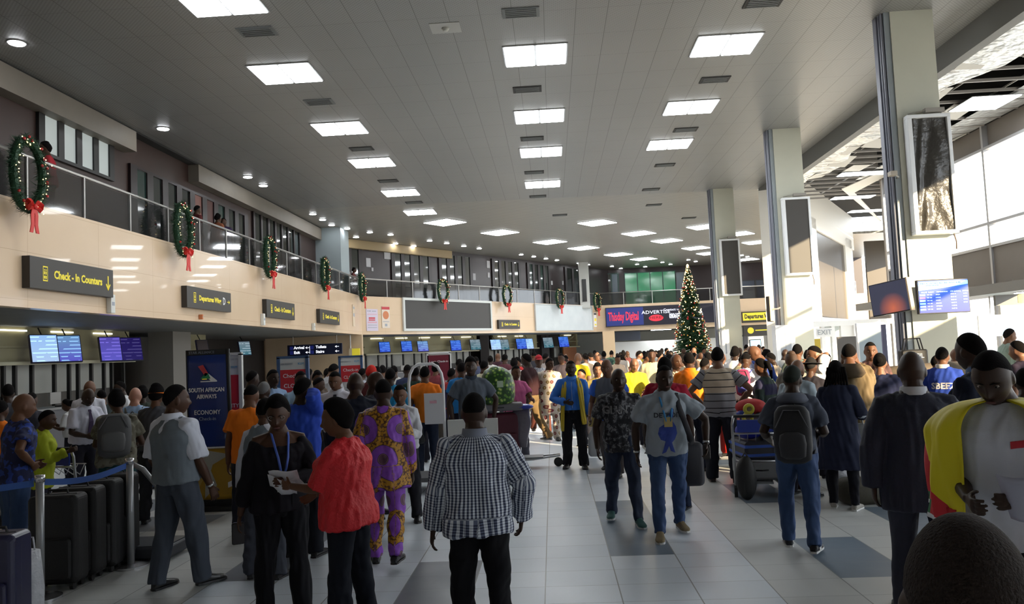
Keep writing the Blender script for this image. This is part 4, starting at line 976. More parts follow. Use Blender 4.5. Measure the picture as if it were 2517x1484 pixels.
def tv(p, rz, w, h, label, screen, tilt=0, name='flight_screen', bez=mat('bezel_black',(.015,.015,.017),.3)):
    e = tag(empty(name, p, rz), label, 'screen'); 
    G().rbox(-w/2,w/2,-.05,.04,-h/2,h/2,.012).obj('case', bez, e)
    s_ = G().box(-w/2+.02,w/2-.02,-.057,-.049,-h/2+.02,h/2-.02).obj('display', screen, e)
    G().tube([(0,.04,0),(0,.22,.0),(0,.3,.04)], .025, 8).obj('bracket', STEEL, e); e.rotation_euler.x = tilt; return e
# flight information board
a = at(2250,690,y=15.75); b = at(2383,766,y=15.75); w, h = b.x-a.x, .66
t = NT('info_blue', .3); z_ = t.xyz(t.obj()); c = t.mix(t.math('MULTIPLY', t.math('ADD', z_[2], .33), 1.5), (.012,.035,.50), (.02,.16,.50)); c = t.mix(t.math('MULTIPLY', t.noise(t.obj(), 3, 2), .35), c, (.02,.05,.45)); t.b.inputs['Emission Strength'].default_value = .95; t.l(c, t.b.inputs['Emission Color']); IBL = t.col((.01,.02,.1))
e = tv(((a.x+b.x)/2, 15.75, (a.z+b.z)/2), 0, w, h, 'wide blue flight information screen on the nearest square column', IBL)
LT = mat('info_text', (.6,.7,1), .4, emit=(.55,.68,1), es=1.0); CY = mat('info_cyan', (.3,.7,.9), .4, emit=(.25,.55,.85), es=1.0); LRD = mat('info_red', (.6,.05,.3), .4, emit=(.75,.10,.35), es=1.0)
g = G(); g.add([(-w*.48,-.06,.12),(0,-.06,.16),(w*.48,-.06,.22),(w*.48,-.06,.29),(-w*.48,-.06,.29)], [(0,1,2,3,4)]); g.obj('header_band', CY, e)
text('DOMESTIC DEPARTURES INFORMATION', .045, mat('info_navy',(.02,.04,.2),.4), e, (-.08,-.064,.255)); text('TERMINAL', .045, mat('info_navy',(.02,.04,.2),.4), e, (-.2,-.064,.215), sx=1.3)
for x_, s_ in ((-.44,'AIRLINE  FLIGHT'),(-.14,'DESTINATION'),(.13,'STD (LOCAL)'),(.36,'STATUS')): text(s_, .033, LT, e, (x_*w*1.0,-.062,.085), align='LEFT', sx=1.0)
for r_ in range(6):
    z = .035-.056*r_; G().box(-w*.47,-w*.36,-.062,-.058,z-.016,z+.016).obj('airline_tag', LRD if r_ == 1 else CY, e)
    for x_, s_ in ((-.33,'W3 10%d' % r_),(-.16,('ABUJA','LAGOS','KANO','ENUGU','OWERRI','BENIN')[r_]),(.13,'%02d:%02d 0%d' % (7+r_, 15*(r_%4), r_+1))) : text(s_, .03, LT, e, (x_*w,-.062,z), align='LEFT')
    if r_ < 4: text('OPEN', .03, LT, e, (.37*w,-.062,z), align='LEFT')
# turned screen showing an orange glow
t = NT('sunset_screen', .3); o_ = t.xyz(t.obj()); d_ = t.math('SQRT', t.math('ADD', t.math('POWER', t.math('SUBTRACT', o_[0], .05), 2), t.math('POWER', t.math('ADD', o_[2], .22), 2))); f_ = t.math('SUBTRACT', 1, t.math('MULTIPLY', d_, 3.2)); f_ = t.n('Clamp'); 
t.l(t.math('SUBTRACT', 1.0, t.math('MULTIPLY', d_, 3.2)), f_.inputs[0]); c = t.mix(f_.outputs[0], (.035,.04,.07), (.75,.17,.07)); c = t.mix(t.math('MULTIPLY', t.noise(t.obj(), 5, 3), .4), c, (.05,.05,.10)); t.l(c, t.b.inputs['Emission Color']); t.b.inputs['Emission Strength'].default_value = .55; SUNS = t.col((.03,.03,.04))
e = tv(tuple(at(2190,731,y=15.9)), R(-58), .85, .64, 'turned screen with an orange glow beside the blue flight board', SUNS, 0); e.rotation_euler.y = R(-6)
G().box(.40,.43,-.06,.05,-.32,.32).obj('edge', mat('edge_beige',(.75,.55,.35),.5), e)
e = tv(tuple(at(1893,760,y=24.3)), R(-112), .8, .75, 'thin screen seen almost edge-on on the second square column', mat('screen_off',(.03,.03,.03),.2)); G().box(-.4,.4,.04,.06,-.36,.36).obj('back', mat('edge_beige',(.75,.55,.35),.5), e)
e = tag(empty('security_camera', tuple(at(2198,428,y=16.0))), 'small beige camera housing on the side of the nearest square column', 'camera'); G().box(-.11,.02,-.12,.06,-.04,.05).obj('housing', mat('cam_beige',(.45,.40,.33),.5), e, bevel=.01); G().tube([(0,0,0),(.1,.05,-.05),(.1,.45,-.05)], .02, 6).obj('bracket', STEEL, e)
# ------------------------------------------------------------------ check-in areas
BULK = mat('bulkhead_olive', (.30,.27,.15), .55, var=.12); LEDGE = mat('ledge_pale', (.48,.45,.30), .5); WPAN = mat('booth_white', (.50,.50,.46), .5); BPOST = mat('booth_post', (.012,.012,.012), .5)
GREY_C = mat('counter_grey', (.10,.10,.11), .5); FLU = mat('tube_light', (1,.98,.85), .5, emit=(1,.97,.8), es=1.6)
def onpl(px, py, p, n): return at_plane(px, py, p, n)
def bulkhead(p, rz, L, zb, zt=3.2):
    """olive bulkhead with slanted panels over a row of check-in desks; local x along the wall, -y towards the hall"""
    e = tag(empty('trim_checkin', (p[0], p[1], 0), rz), kind='structure')
    g = G(); g.box(0,L,0,.2,zb+.05,zt); g.box(0,L,-.10,0,zb+.42,zb+.47); g.obj('panel_board', BULK, e)
    g = G(); g.box(0,L,-.22,.2,zb-.04,zb+.05); g.obj('ledge_trim', LEDGE, e)
    g = G(); x = .6
    while x < L-1.6: g.box(x, x+1.0, -.06, -.0, zt-.12, zt-.08); x += 2.1
    g.obj('tube_lamp_strip', FLU, e)
    g = G(); x = .3; rg = random.Random(int(L*10))
    g.m = 0
    while x < L: g.box(x, x+.08, .1, .2, 0, zb); x += rg.choice((.45,.7,1.0))
    g.m = 1; g.box(0,L,.6,.65,1.35,zb+.1); g.m = 2; g.box(0,L,.6,.65,0,1.35)
    g.obj('booth_panel', [BPOST, WPAN, mat('booth_dark', (.05,.045,.04), .4, var=.5, vscale=2)], e); return e
XB = -14.3
a = at(0,895,x=XB); bulkhead((XB,-8,0), PI/2, at(318,890,x=XB).y+8, a.z)
q = at(415,890,x=XB); bulkhead((XB,q.y,0), PI/2, 3.2, 2.2)
struct(G().box(XB,XB+.9,q.y-1.5,q.y-.1,0,3.2), 'column_checkin', mat('pier_grey_brown',(.22,.20,.18),.6))
PB = K1 - N2*3.6; zb = at_plane(1000,868,PB,N2).z
s0 = at_plane(893,860,PB,N2); 
for x0_, x1_ in ((893,1172),(1212,1320),(1378,1420)):
    a = at_plane(x0_,860,PB,N2); b = at_plane(x1_,850,PB,N2); bulkhead((a.x,a.y,0), RZ2, (b-a).xy.length, zb)
a = at_plane(1384,840,PB,N2); b = at_plane(1416,840,PB,N2); g = G(); strip(g, (a.x,a.y), (b.x,b.y), .1, 0, 3.2); struct(g, 'wall_orange_panel', mat('panel_rust',(.30,.10,.03),.5))
for i, px in enumerate((1188,1340)):
    a = at_plane(px,840,PB+N2*.6,N2); struct(G().box(a.x-.3,a.x+.3,a.y+.75,a.y+1.1,0,3.2), 'column_booth_%d' % (i+1), mat('pier_dark',(.05,.045,.05),.5))
# right part of the end hall under the display
p = at(1482,850,y=61.5); struct(G().box(p.x,p.x+.9,61,61.6,0,3.2), 'column_end_buff', mat('pier_buff',(.70,.50,.30),.5))
p = at(1495,838,y=64); q = at(1765,838,y=64); struct(G().box(p.x,q.x+4,64,64.2,1.0,2.35), 'wall_end_counter', mat('counter_white',(.70,.70,.68),.5))
p = at(1512,832,y=63.9); q = at(1574,832,y=63.9); e = tag(empty('display_panel', (p.x,63.8,2.2)), 'dark wall screen behind the far counter left of the tree'.replace('left of','near'), 'screen'); G().box(0,q.x-p.x,-.1,.1,.25,.95).obj('case', mat('navy_grey',(.05,.06,.09),.4), e)
p = at(1625,811,y=63.2); e = tag(empty('ceiling_light', (p.x,63.2,3.2)), 'single oblong lamp under the far soffit below the display', 'ceiling light'); G().box(-.75,.75,-.3,.3,-.05,0).obj('diffuser', LAMP, e); G().box(-.8,.8,-.35,.35,-.02,0).obj('frame', RIM, e)
# monitors hanging over the desks
def scr_mat(name, c1, c2, s_=.9):
    t = NT(name, .25); z = t.xyz(t.obj()); f = t.math('ADD', t.math('MULTIPLY', z[2], 1.3), .5); n_ = t.noise(t.obj(), 4, 2); c = t.mix(f, c1, c2); bnd = t.math('GREATER_THAN', t.math('FRACT', t.math('MULTIPLY', z[2], 9)), .72)
    c = t.mix(t.math('MULTIPLY', bnd, t.math('GREATER_THAN', n_, .48)), c, tuple(min(1, x*1.9+.04) for x in c2)); t.l(c, t.b.inputs['Emission Color']); t.b.inputs['Emission Strength'].default_value = s_; return t.col((.01,.01,.03))
SB = scr_mat('screen_blue', (.02,.05,.40), (.03,.11,.42), .8); SP = scr_mat('screen_pale', (.30,.42,.62), (.22,.38,.66), .8); SM = scr_mat('screen_mix', (.08,.07,.45), (.12,.25,.42), .7); SV = scr_mat('screen_violet', (.10,.09,.50), (.08,.06,.35), .6); SD = scr_mat('screen_dark', (.012,.006,.09), (.012,.006,.08), .6); ST = scr_mat('screen_teal', (.03,.16,.20), (.20,.26,.30), .5); SG_ = scr_mat('screen_greyblue', (.16,.20,.30), (.18,.20,.27), .5)
def monitor(p, rz, w, h, m, label, drop=.35):
    e = tag(empty('hanging_monitor', p, rz), label, 'monitor'); g = G(); g.rbox(-w/2,w/2,-.04,.04,-h/2,h/2,.02); g.obj('case', mat('case_navy',(.02,.02,.06),.3), e); G().box(-w/2+.03,w/2-.03,-.046,-.039,-h/2+.03,h/2-.03).obj('display', m, e)
    drop = 3.2-p[2]-h/2+.02; G().tube([(0,.03,0),(0,.06,h*.5),(0,.06+.25*(h/2+drop),(h/2+drop)*1.03)], .02, 6).obj('hanger', BPOST, e); e.rotation_euler.x = R(-14); return e
XM = XB+.55
for px, py, m, lb, w_ in ((108,857,SP,'pale blue monitor, the brightest over the near check-in desks',.72),(167,857,SM,'blue and purple monitor next to the pale one over the desks',.72),(271,858,SV,'violet monitor hanging over the near desks beside a dark one',.68),(322,858,SD,'nearly dark violet monitor at the end of the near desk row',.72),(425,860,SG_,'grey monitor hanging over the desks behind the man in a waistcoat',.60),(497,855,mat('screen_brown',(.10,.08,.08),.3),'dim brown monitor hanging past the grey pier',.5),(601,856,ST,'small teal monitor just past the blue airline banner',.6)):
    p = at(px, py, x=XM); monitor(tuple(p), PI/2-R(35), w_, .80 if px < 340 else .66, m, lb, .2)
PM = PB + N2*.5
for px, py, m, lb in ((945,853,SB,'first blue monitor past the hanging arrivals sign'),(999,851,SB,'second blue monitor over the slanted desk row'),(1039,851,SM,'third monitor over the slanted desk row, streaked blue'),(1120,849,SB,'blue monitor hanging beside the dark pier'),(1168,847,ST,'teal grey monitor just past the dark pier'),(1218,847,SP,'pale monitor, one of the close pair after the teal one'),(1238,847,ST,'green blue monitor, second of the close pair'),(1281,845,SB,'blue monitor, first of the last close pair'),(1298,845,SP,'white blue monitor, second of the last close pair'),(1347,842,ST,'faint monitor in front of the far beige bulkhead'),(1385,840,SB,'last blue monitor in front of the rust coloured panel')):
    p = at_plane(px, py, PM, N2); k_ = (p-Vector(CAMP)).length; monitor(tuple(p), RZ2-R(25), 25*k_/1950*1.15, 27*k_/1950, m, lb, .25)
# desks
def desk(p, rz, L, label):
    e = tag(empty('checkin_counter', p, rz), label, 'counter'); g = G(); g.box(0,L,0,.7,0,1.0); g.obj('body', GREY_C, e); G().box(-.03,L+.03,-.06,.76,1.0,1.05).obj('worktop', mat('worktop_grey',(.22,.22,.22),.4), e)
    for i in range(int(L/1.7)):
        m_ = G(); m_.box(.3+1.7*i,.75+1.7*i,.42,.47,1.12,1.42); m_.obj('terminal', mat('terminal_beige',(.35,.34,.32),.5), e); G().box(.3+1.7*i,.75+1.7*i,.1,.3,1.05,1.08).obj('keyboard', BPOST, e)
desk((-12.6, 9.5, 0), PI/2, 12.0, 'long grey check-in counter under the near row of monitors')
a = at2(1.5, 1.9); desk((a.x,a.y,0), RZ2, 17.0, 'long grey check-in counter along the slanted desk row')
# hanging sign with arrows
a = at(707,848,y=39.6); b = at(842,868,y=39.6); w = b.x-a.x; h = .54
e = tag(empty('hanging_sign', (a.x, 39.6, b.z-.02)), 'dark blue hanging sign with white arrows for toilets and stairs', 'sign'); NAVY = mat('sign_navy', (.012,.016,.05), .35)
G().box(0,w,-.06,.06,0,h).obj('board', NAVY, e, bevel=.01); LW2 = mat('sign_lit_white', (.9,.9,.95), .4, emit=(.9,.92,1), es=.6); BL2 = mat('sign_blue', (.05,.07,.5), .4)
for x_, s_ in ((.045,'a'),(.42,'b')):
    for z_ in (.70,.28): G().box(w*x_,w*x_+h*.32,-.066,-.06,h*(z_-.17),h*(z_+.17)).obj('pictogram', BL2, e)
for x_, z_, s_ in ((.12,.72,'Arrival'),(.12,.28,'Exit'),(.52,.72,'Toilets'),(.52,.28,'Stairs')): text(s_, h*.36, LW2, e, (w*x_,-.064,h*z_), align='LEFT', bold=.006)
for x_ in (.37,.91):
    for z_ in (.70,.27): arrow(e, w*x_, h*z_, h*.36, 'left', LW2, -.064)
G().box(w*.405,w*.412,-.066,-.06,h*.15,h*.85).obj('divider', LW2, e)
for x_ in (.1,.9): G().cyl((w*x_,0,h),(w*x_,0,3.2-(b.z-.02)),.015,n=6).obj('hanger', STEEL, e)
p = at(822,826,z=3.2); e = tag(empty('downlight', (p.x,p.y,3.2)), 'single bright round lamp under the soffit above the hanging sign', 'downlight'); link('rim', dlm, e); link('bulb', dgm, e)
a = at(876,866,y=41.0); e = tag(empty('hanging_sign', (a.x,41.0,2.1)), 'small yellow sign hanging at the bend beside the arrows sign', 'sign'); G().box(-.22,.18,-.05,.05,-.02,.38).obj('board', YEL, e); G().box(-.38,-.22,-.05,.05,-.1,.4).obj('side_plate', mat('cream_plate',(.6,.5,.35),.5), e); G().cyl((-.3,0,.4),(-.3,0,1.1),.03,n=8).obj('hanger', WHT, e)
# check-in notice stands
def notice_stand(px0, px1, pyt, d, label, cat='notice board', zb_=.3, lines=None, side=mat('stand_blue',(.04,.09,.20),.4), rz=0):
    a = at(px0, pyt, y=d); b = at(px1, pyt, y=d); w = b.x-a.x; H_ = a.z
    e = tag(empty('notice_stand', (a.x, d, 0), rz), label, cat); g = G(); g.box(-.02,.03,-.03,.03,0,H_); g.box(w-.03,w+.02,-.03,.03,0,H_); g.box(-.02,w+.02,-.03,.03,H_-.02,H_+.02); g.obj('frame', side, e)
    G().box(.02,w-.02,-.012,.012,H_-1.35,H_-.02).obj('panel', mat('panel_offwhite',(.62,.62,.60),.4), e); G().box(-.05,w+.05,-.2,.2,0,.03).obj('base', side, e); return e, w, H_
for px0, px1, pyt, d, lb in ((684,756,879,12.6,'red and white check-in closes notice stand showing a time'),(834,889,877,17.5,'red and white check-in closes notice stand partly hidden by the crowd')):
    e, w, H_ = notice_stand(px0, px1, pyt, d, lb); G().box(.03,w-.03,-.016,-.012,H_-.56,H_-.20).obj('red_band', mat('notice_red',(.60,.03,.04),.4), e)
    text('Check-in', w*.19, WHT, e, (w/2,-.02,H_-.30)); text('CLOSES', w*.19, WHT, e, (w/2,-.02,H_-.46)); text('22:00', w*.24, GRY, e, (w/2-.0,-.02,H_-.72)); text('AIR FRANCE', w*.075, GRY, e, (w*.3,-.02,H_-.11)); text('KLM', w*.11, mat('sky_blue',(.1,.35,.6),.5), e, (w*.78,-.02,H_-.11))
    for q in range(3): G().box(w*.2,w*.65,-.016,-.012,H_-.90-.07*q,H_-.875-.07*q).obj('printed_line', GRY, e)
e, w, H_ = notice_stand(561,592,870,11.2,'narrow red and white priority stand just behind the blue airline banner', side=mat('stand_white',(.65,.65,.62),.4)); G().box(.02,w-.02,-.016,-.012,H_-.85,H_-.30).obj('red_band', mat('notice_red',(.60,.03,.04),.4), e); text('ITY', w*.42, WHT, e, (w*.5,-.02,H_-.74)); text('DELTA', w*.18, GRY, e, (w*.5,-.02,H_-.08)); text('KLM', w*.25, mat('sky_blue',(.1,.35,.6),.5), e, (w*.5,-.02,H_-.19))
e, w, H_ = notice_stand(1050,1106,868,20.0,'dark red check-in stand in a white tube frame', side=mat('tube_white',(.75,.75,.75),.3)); G().box(.0,w,-.03,.0,H_-.7,H_-.06).obj('red_band', mat('stand_maroon',(.14,.015,.03),.4), e); text('Log-in Check-in', w*.13, WHT, e, (w/2,-.04,H_-.22))
# tall white tube arch trolley
a = at(1003,893,y=11.6); b = at(1087,893,y=11.6); w = b.x-a.x; H_ = a.z
e = tag(empty('porter_trolley', (a.x, 11.6, 0)), 'tall white tubular porter trolley frame behind the man in an orange shirt', 'trolley'); g = G(); pts = [(0,0,.2),(0,0,H_-.3)]+[(.16-.16*math.cos(t_),0,H_-.3+.28*math.sin(t_)) for t_ in (.5,1.0,1.5)]+[(w-.16+.16*math.cos(t_),0,H_-.3+.28*math.sin(t_)) for t_ in (1.5,1.0,.5)]+[(w,0,H_-.3),(w,0,.2)]; g.tube(pts, .022, 10); g.obj('frame', mat('tube_white',(.75,.75,.75),.3), e, smooth=True)
G().box(.22,w,-.02,.0,.95,H_-.45).obj('notice_panel', mat('paper_white',(.62,.62,.64),.5), e); G().box(.3,w-.1,-.025,-.02,1.25,1.29).obj('pink_line', PINK, e); G().box(-.05,w+.7,-.3,.4,.16,.22).obj('platform', GREY_C, e); G().box(w+.05,w+.78,-.05,.0,.3,1.0).obj('side_panel', mat('panel_pale',(.60,.60,.56),.4), e)
for x_ in (0.0,w+.6):
    for y_ in (-.2,.3): G().cyl((x_-.02,y_,.08),(x_+.02,y_,.08),.08,n=16).obj('wheel', BPOST, e)

# ------------------------------------------------------------------ blue airline banner stand
a = at(453,862,y=10.75); b = at(543,858,y=10.75); H_ = a.z; bl = at(490,1250,z=0); br = at(582,1250,z=0)
e = tag(empty('banner_stand', (bl.x, 10.72, 0)), 'tall curved blue airline banner stand with gold lower panel and black edges', 'banner stand'); wd_ = br.x-bl.x; n = 14; m_ = 24
def bn(u, v, off=0):
    lean = -.0*(v); yb = -.10*math.cos(PI*(v-.35)*.9); return (u*wd_*(1) - .27*v*0 - (1-(1-v)**1)*.0 + (a.x-bl.x)*v*.55, -.06+yb*.6+off-.02*math.sin(PI*u), .04+v*(H_-.04))
def band(v0, v1, m, nm, off=0, u0=0, u1=1):
    g = G(); vs = []; k_ = 10; q = 12
    for j in range(k_+1):
        for i in range(q+1): vs.append(bn(u0+(u1-u0)*i/q, v0+(v1-v0)*j/k_, off))
    g.add(vs, [(j*(q+1)+i, j*(q+1)+i+1, (j+1)*(q+1)+i+1, (j+1)*(q+1)+i) for j in range(k_) for i in range(q)]); o = g.obj(nm, m, e, smooth=True); s_ = o.modifiers.new('s', 'SOLIDIFY'); s_.thickness = .012; s_.offset = 1; return o
NB = mat('banner_navy', (.012,.035,.19), .3, coat=.3); GO = mat('banner_gold', (.42,.24,.02), .35); PALE = mat('banner_pale', (.42,.42,.36), .4)
band(.0,.05,BPOST,'lower_edge'); band(.05,.37,GO,'gold_panel'); band(.37,.965,NB,'blue_panel'); band(.965,1.0,BPOST,'upper_edge'); band(.372,.382,WHT,'white_line',-.006,.2,1)
def bpoly(pts, m, nm):
    g = G(); vs = [bn(u, v, -.018) for u, v in pts]; g.add(vs, [tuple(range(len(pts)))]); o = g.obj(nm, m, e); s_ = o.modifiers.new('s','SOLIDIFY'); s_.thickness = .003
bpoly([(.02,.36),(.45,.36),(.98,.33),(.55,.27),(.40,.16),(.30,.25),(.02,.34)], PALE, 'pale_star'); bpoly([(.10,.05),(.98,.13),(.98,.165),(.05,.07)], WHT, 'white_ray'); bpoly([(.45,.27),(.62,.14),(.30,.06),(.34,.15)], PALE, 'pale_ray'); bpoly([(.0,.31),(.34,.20),(.1,.10),(.0,.12)], mat('banner_gold2',(.50,.33,.08),.35), 'gold_ray')
z_ = lambda v: bn(.5, v)[2]; y_ = lambda v: bn(.5, v)[1]-.035; xo = lambda v: bn(.5, v)[0]
text('SOUTH AFRICAN', .078, WHT, e, (xo(.74),y_(.74),z_(.742)), sx=.82, name='lettering', bold=.002); text('AIRWAYS', .078, WHT, e, (xo(.71),y_(.71),z_(.700)), sx=.82, bold=.002); text('ECONOMY', .085, WHT, e, (xo(.6),y_(.6),z_(.60)), sx=.85, bold=.001); text('Check-in', .065, mat('letter_pale',(.35,.42,.55),.5), e, (xo(.57),y_(.57),z_(.560))); text('STAR ALLIANCE', .05, mat('letter_dim',(.16,.18,.22),.5), e, (xo(.98)-.05,y_(.97)-.01,z_(.982)))
X0, Z0 = xo(.82)-.11, z_(.80)
for pts, m in (([(0,.20),(.07,.22),(.14,.10),(.10,.06)], RED), ([(.03,.03),(.10,.11),(.14,.10),(.17,.03)], mat('tail_green',(.02,.25,.10),.4)), ([(.05,.02),(.12,.02),(.10,.08)], YEL), ([(.17,.0),(.26,.0),(.14,.10),(.12,.06)], WHT), ([(.03,-.015),(.26,-.015),(.26,.0),(.03,.0)], WHT)):
    g = G(); g.add([(X0+u, y_(.82)-.0, Z0+v) for u, v in pts], [tuple(range(len(pts)))]); o = g.obj('tail_emblem', m, e); s_ = o.modifiers.new('s','SOLIDIFY'); s_.thickness = .003
g = G(); g.box(-.03,wd_+.12,-.22,.12,0,.06); g.obj('base', BPOST, e)
g = G(); g.tube([bn(1.015,v,.0) for v in [i/16 for i in range(17)]], .028, 8); g.tube([bn(-.01,v,0) for v in [i/16 for i in range(17)]], .016, 8); g.obj('side_rail', BPOST, e, smooth=True)
# ------------------------------------------------------------------ cloth patterns
def hx(h): return tuple(((int(h[i:i+2],16)/255)**2.2) for i in (0,2,4))
def circ(t, v, pu, pv, sh=.5, ou=0, ov=0):
    x = t.xyz(v); b = t.math('DIVIDE', t.math('ADD', x[1], ov+10*pv), pv); row = t.math('FLOOR', b)
    a = t.math('DIVIDE', t.math('ADD', x[0], ou+10*pu), pu); a = t.math('ADD', a, t.math('MULTIPLY', t.math('MODULO', row, 2), sh))
    fa = t.math('MULTIPLY', t.math('SUBTRACT', t.math('FRACT', a), .5), pu); fb = t.math('MULTIPLY', t.math('SUBTRACT', t.math('FRACT', b), .5), pv)
    return t.math('SQRT', t.math('ADD', t.math('MULTIPLY', fa, fa), t.math('MULTIPLY', fb, fb))), row, a
def m_check():
    t = NT('gingham_check', .8); x = t.xyz(t.attr()); su = t.math('GREATER_THAN', t.math('FRACT', t.math('DIVIDE', t.math('ADD', x[0], 5), .0235)), .5); sv = t.math('GREATER_THAN', t.math('FRACT', t.math('DIVIDE', t.math('ADD', x[1], 5), .0175)), .45)
    c1 = t.mix(sv, (.012,.016,.045), (.10,.12,.19)); c2 = t.mix(sv, (.38,.41,.48), (.68,.71,.76)); t.bump(t.noise(t.obj(), 9, 3), .4, .02); return t.col(t.mix(su, c1, c2))
def m_ankara():
    t = NT('purple_gold_print', .6); v = t.attr(); d, row, a = circ(t, v, .345, .27, .5, .17, .09); nz = t.noise(t.obj(), 38, 2); vz = t.n('TexVoronoi'); vz.inputs['Scale'].default_value = 45; t.l(t.obj(), vz.inputs['Vector'])
    gold = t.mix(t.math('GREATER_THAN', vz.outputs['Distance'], .60), (.46,.22,.012), (.10,.035,.008)); pur = t.mix(nz, (.20,.045,.42), (.28,.08,.52))
    c = t.mix(t.math('LESS_THAN', d, .130), gold, (.05,.02,.09)); c = t.mix(t.math('LESS_THAN', d, .125), c, pur); c = t.mix(t.math('LESS_THAN', d, .052), c, (.06,.03,.05)); c = t.mix(t.math('LESS_THAN', d, .047), c, (.20,.10,.12))
    c = t.mix(t.math('LESS_THAN', d, .040), c, t.mix(t.math('GREATER_THAN', t.math('FRACT', t.math('MULTIPLY', d, 90)), .5), (.07,.03,.06), (.16,.07,.10))); return t.col(c)
def m_dots():
    t = NT('cream_spot_print', .8); v = t.attr(); d, row, a = circ(t, v, .135, .115, .5); dd = t.math('SUBTRACT', d, t.math('MULTIPLY', t.noise(t.obj(), 14, 2), .012)); m2 = t.math('MODULO', t.math('FLOOR', a), 2)
    sp = t.mix(m2, (.16,.015,.03), (.17,.12,.04)); c = t.mix(t.math('LESS_THAN', dd, .030), (.50,.43,.36), sp); c = t.mix(t.math('LESS_THAN', dd, .010), c, (.35,.25,.15)); return t.col(c)
def m_camo():
    t = NT('grey_camouflage_print', .85); n = t.noise(t.obj(), 26, 2); n2 = t.noise(t.obj(), 60, 1); c = t.mix(t.math('GREATER_THAN', n, .50), (.012,.012,.015), (.055,.055,.062)); c = t.mix(t.math('GREATER_THAN', n, .57), c, (.16,.16,.17)); c = t.mix(t.math('GREATER_THAN', n2, .60), c, (.02,.02,.025)); return t.col(c)
def m_stripes(name, base, line, per, w, low=None, split=0):
    t = NT(name, .8); x = t.xyz(t.attr()); s_ = t.math('GREATER_THAN', t.math('FRACT', t.math('DIVIDE', t.math('ADD', x[1], 5), per)), 1-w); b = t.mix(t.math('LESS_THAN', x[1], split), base, low) if low else base
    return t.col(t.mix(s_, b, line))
def m_blotch(name, a, b, sc=12, th=.5, c3=None):
    t = NT(name, .8); n = t.noise(t.obj(), sc, 2); c = t.mix(t.math('GREATER_THAN', n, th), a, b)
    if c3: c = t.mix(t.math('GREATER_THAN', t.noise(t.obj(), sc*1.7, 1), .6), c, c3)
    return t.col(c)
CHK = m_check(); ANK = m_ankara(); DOT = m_dots(); CAM_ = m_camo()
STR = m_stripes('cream_grey_stripes', (.58,.48,.36), (.02,.02,.02), .088, .13, (.26,.26,.28), .20); NAVP = m_blotch('navy_blue_pattern', (.010,.014,.06), (.02,.05,.28), 16, .55)
ANK2 = m_blotch('cream_brown_print', (.45,.38,.28), (.05,.04,.035), 18, .52); DENIM = mat('denim_blue', (.030,.062,.150), .85, var=.25, vscale=14, bump=.15, bscale=200); DEN2 = mat('denim_dark', (.012,.02,.045), .85, var=.3, vscale=12)
REDT = mat('red_textured_top', (.62,.012,.020), .6, bump=.8, bscale=55); BLK = (.010,.010,.013); NVY = (.012,.016,.040); WHI = (.60,.62,.66); ORA = (.86,.20,.015); GRYF = (.13,.14,.16)

def wpt(root, p): return root.matrix_basis @ V(p)
def prop(root, base, name, label, cat, group=None):
    """a carried thing: an object of its own whose parts are laid out relative to the carrier"""
    s = root.scale.x; b = V(base); loc = V(root.location) + Matrix.Rotation(root.rotation_euler.z, 3, 'Z') @ (b*s)
    e = tag(empty(name, loc, root.rotation_euler.z), label, cat, group); e.scale = (s, s, s); return e, lambda p: V(p)-b
def backpack(root, k, m, label, w=.30, h=.44, d=.17, m2=None, z=.06, front=False, name='backpack'):
    sgn = -1 if not front else 1; y0 = .125 if not front else .14; c = k.T(0, sgn*(y0+.02), z); e, L = prop(root, c, name, label, 'backpack'); m2 = m2 or m
    u, f, x = k.u, k.f*sgn, V((1,0,0)); g = G(); rings = []
    for t_, q in ((-.01,.55),(.02,.9),(.12,1.0),(.3,1.0),(.40,.92),(.445,.72),(.46,.4)):
        cc = u*(t_*h/.45) + f*(d*.5*(1 if t_ < .35 else .88)); rings.append(ringpts(cc, x, f, w/2*q, d/2*q, 24, 3.2))
    g.loft(rings); g.obj('body', m, e, smooth=True); g = G(); rings = []
    for t_, q in ((.03,.5),(.05,.9),(.15,1.0),(.22,.9),(.245,.45)): rings.append(ringpts(u*t_*h/.45 + f*(d*1.0), x, f, w*.36*q, .045*q, 18, 3))
    g.loft(rings); g.obj('front_pocket', m2, e, smooth=True)
    for s_ in (-1, 1):
        g = G(); pts = [k.T(s_*.08, -sgn*.0+sgn*(y0), z+.40) if False else k.T(s_*.085, sgn*.13, z+.36), k.T(s_*.10, sgn*.07, .475), k.T(s_*.105, 0, .500), k.T(s_*.11, -sgn*.09, .45), k.T(s_*.12, -sgn*.148, .34), k.T(s_*.14, -sgn*.150, .20), k.T(s_*.185, -sgn*.06, .12), k.T(s_*.15, sgn*.12, z+.06)]
        g.tube([L(p) for p in pts], .022, 8, flat=.3); g.obj('strap', m2, e, smooth=True)
    g = G(); g.tube([L(k.T(-.03, sgn*.16, z+h)), L(k.T(0, sgn*.17, z+h+.035)), L(k.T(.03, sgn*.16, z+h))], .008, 6); g.obj('handle', m2, e)
    g = G(); g.tube([u*(h*.62)+f*d*1.03-x*w*.42, u*(h*.93)+f*d*.9-x*w*.2, u*(h*.93)+f*d*.9+x*w*.2, u*(h*.62)+f*d*1.03+x*w*.42], .006, 6); g.obj('zip', mat('zip_grey',(.08,.08,.09),.4), e); return e
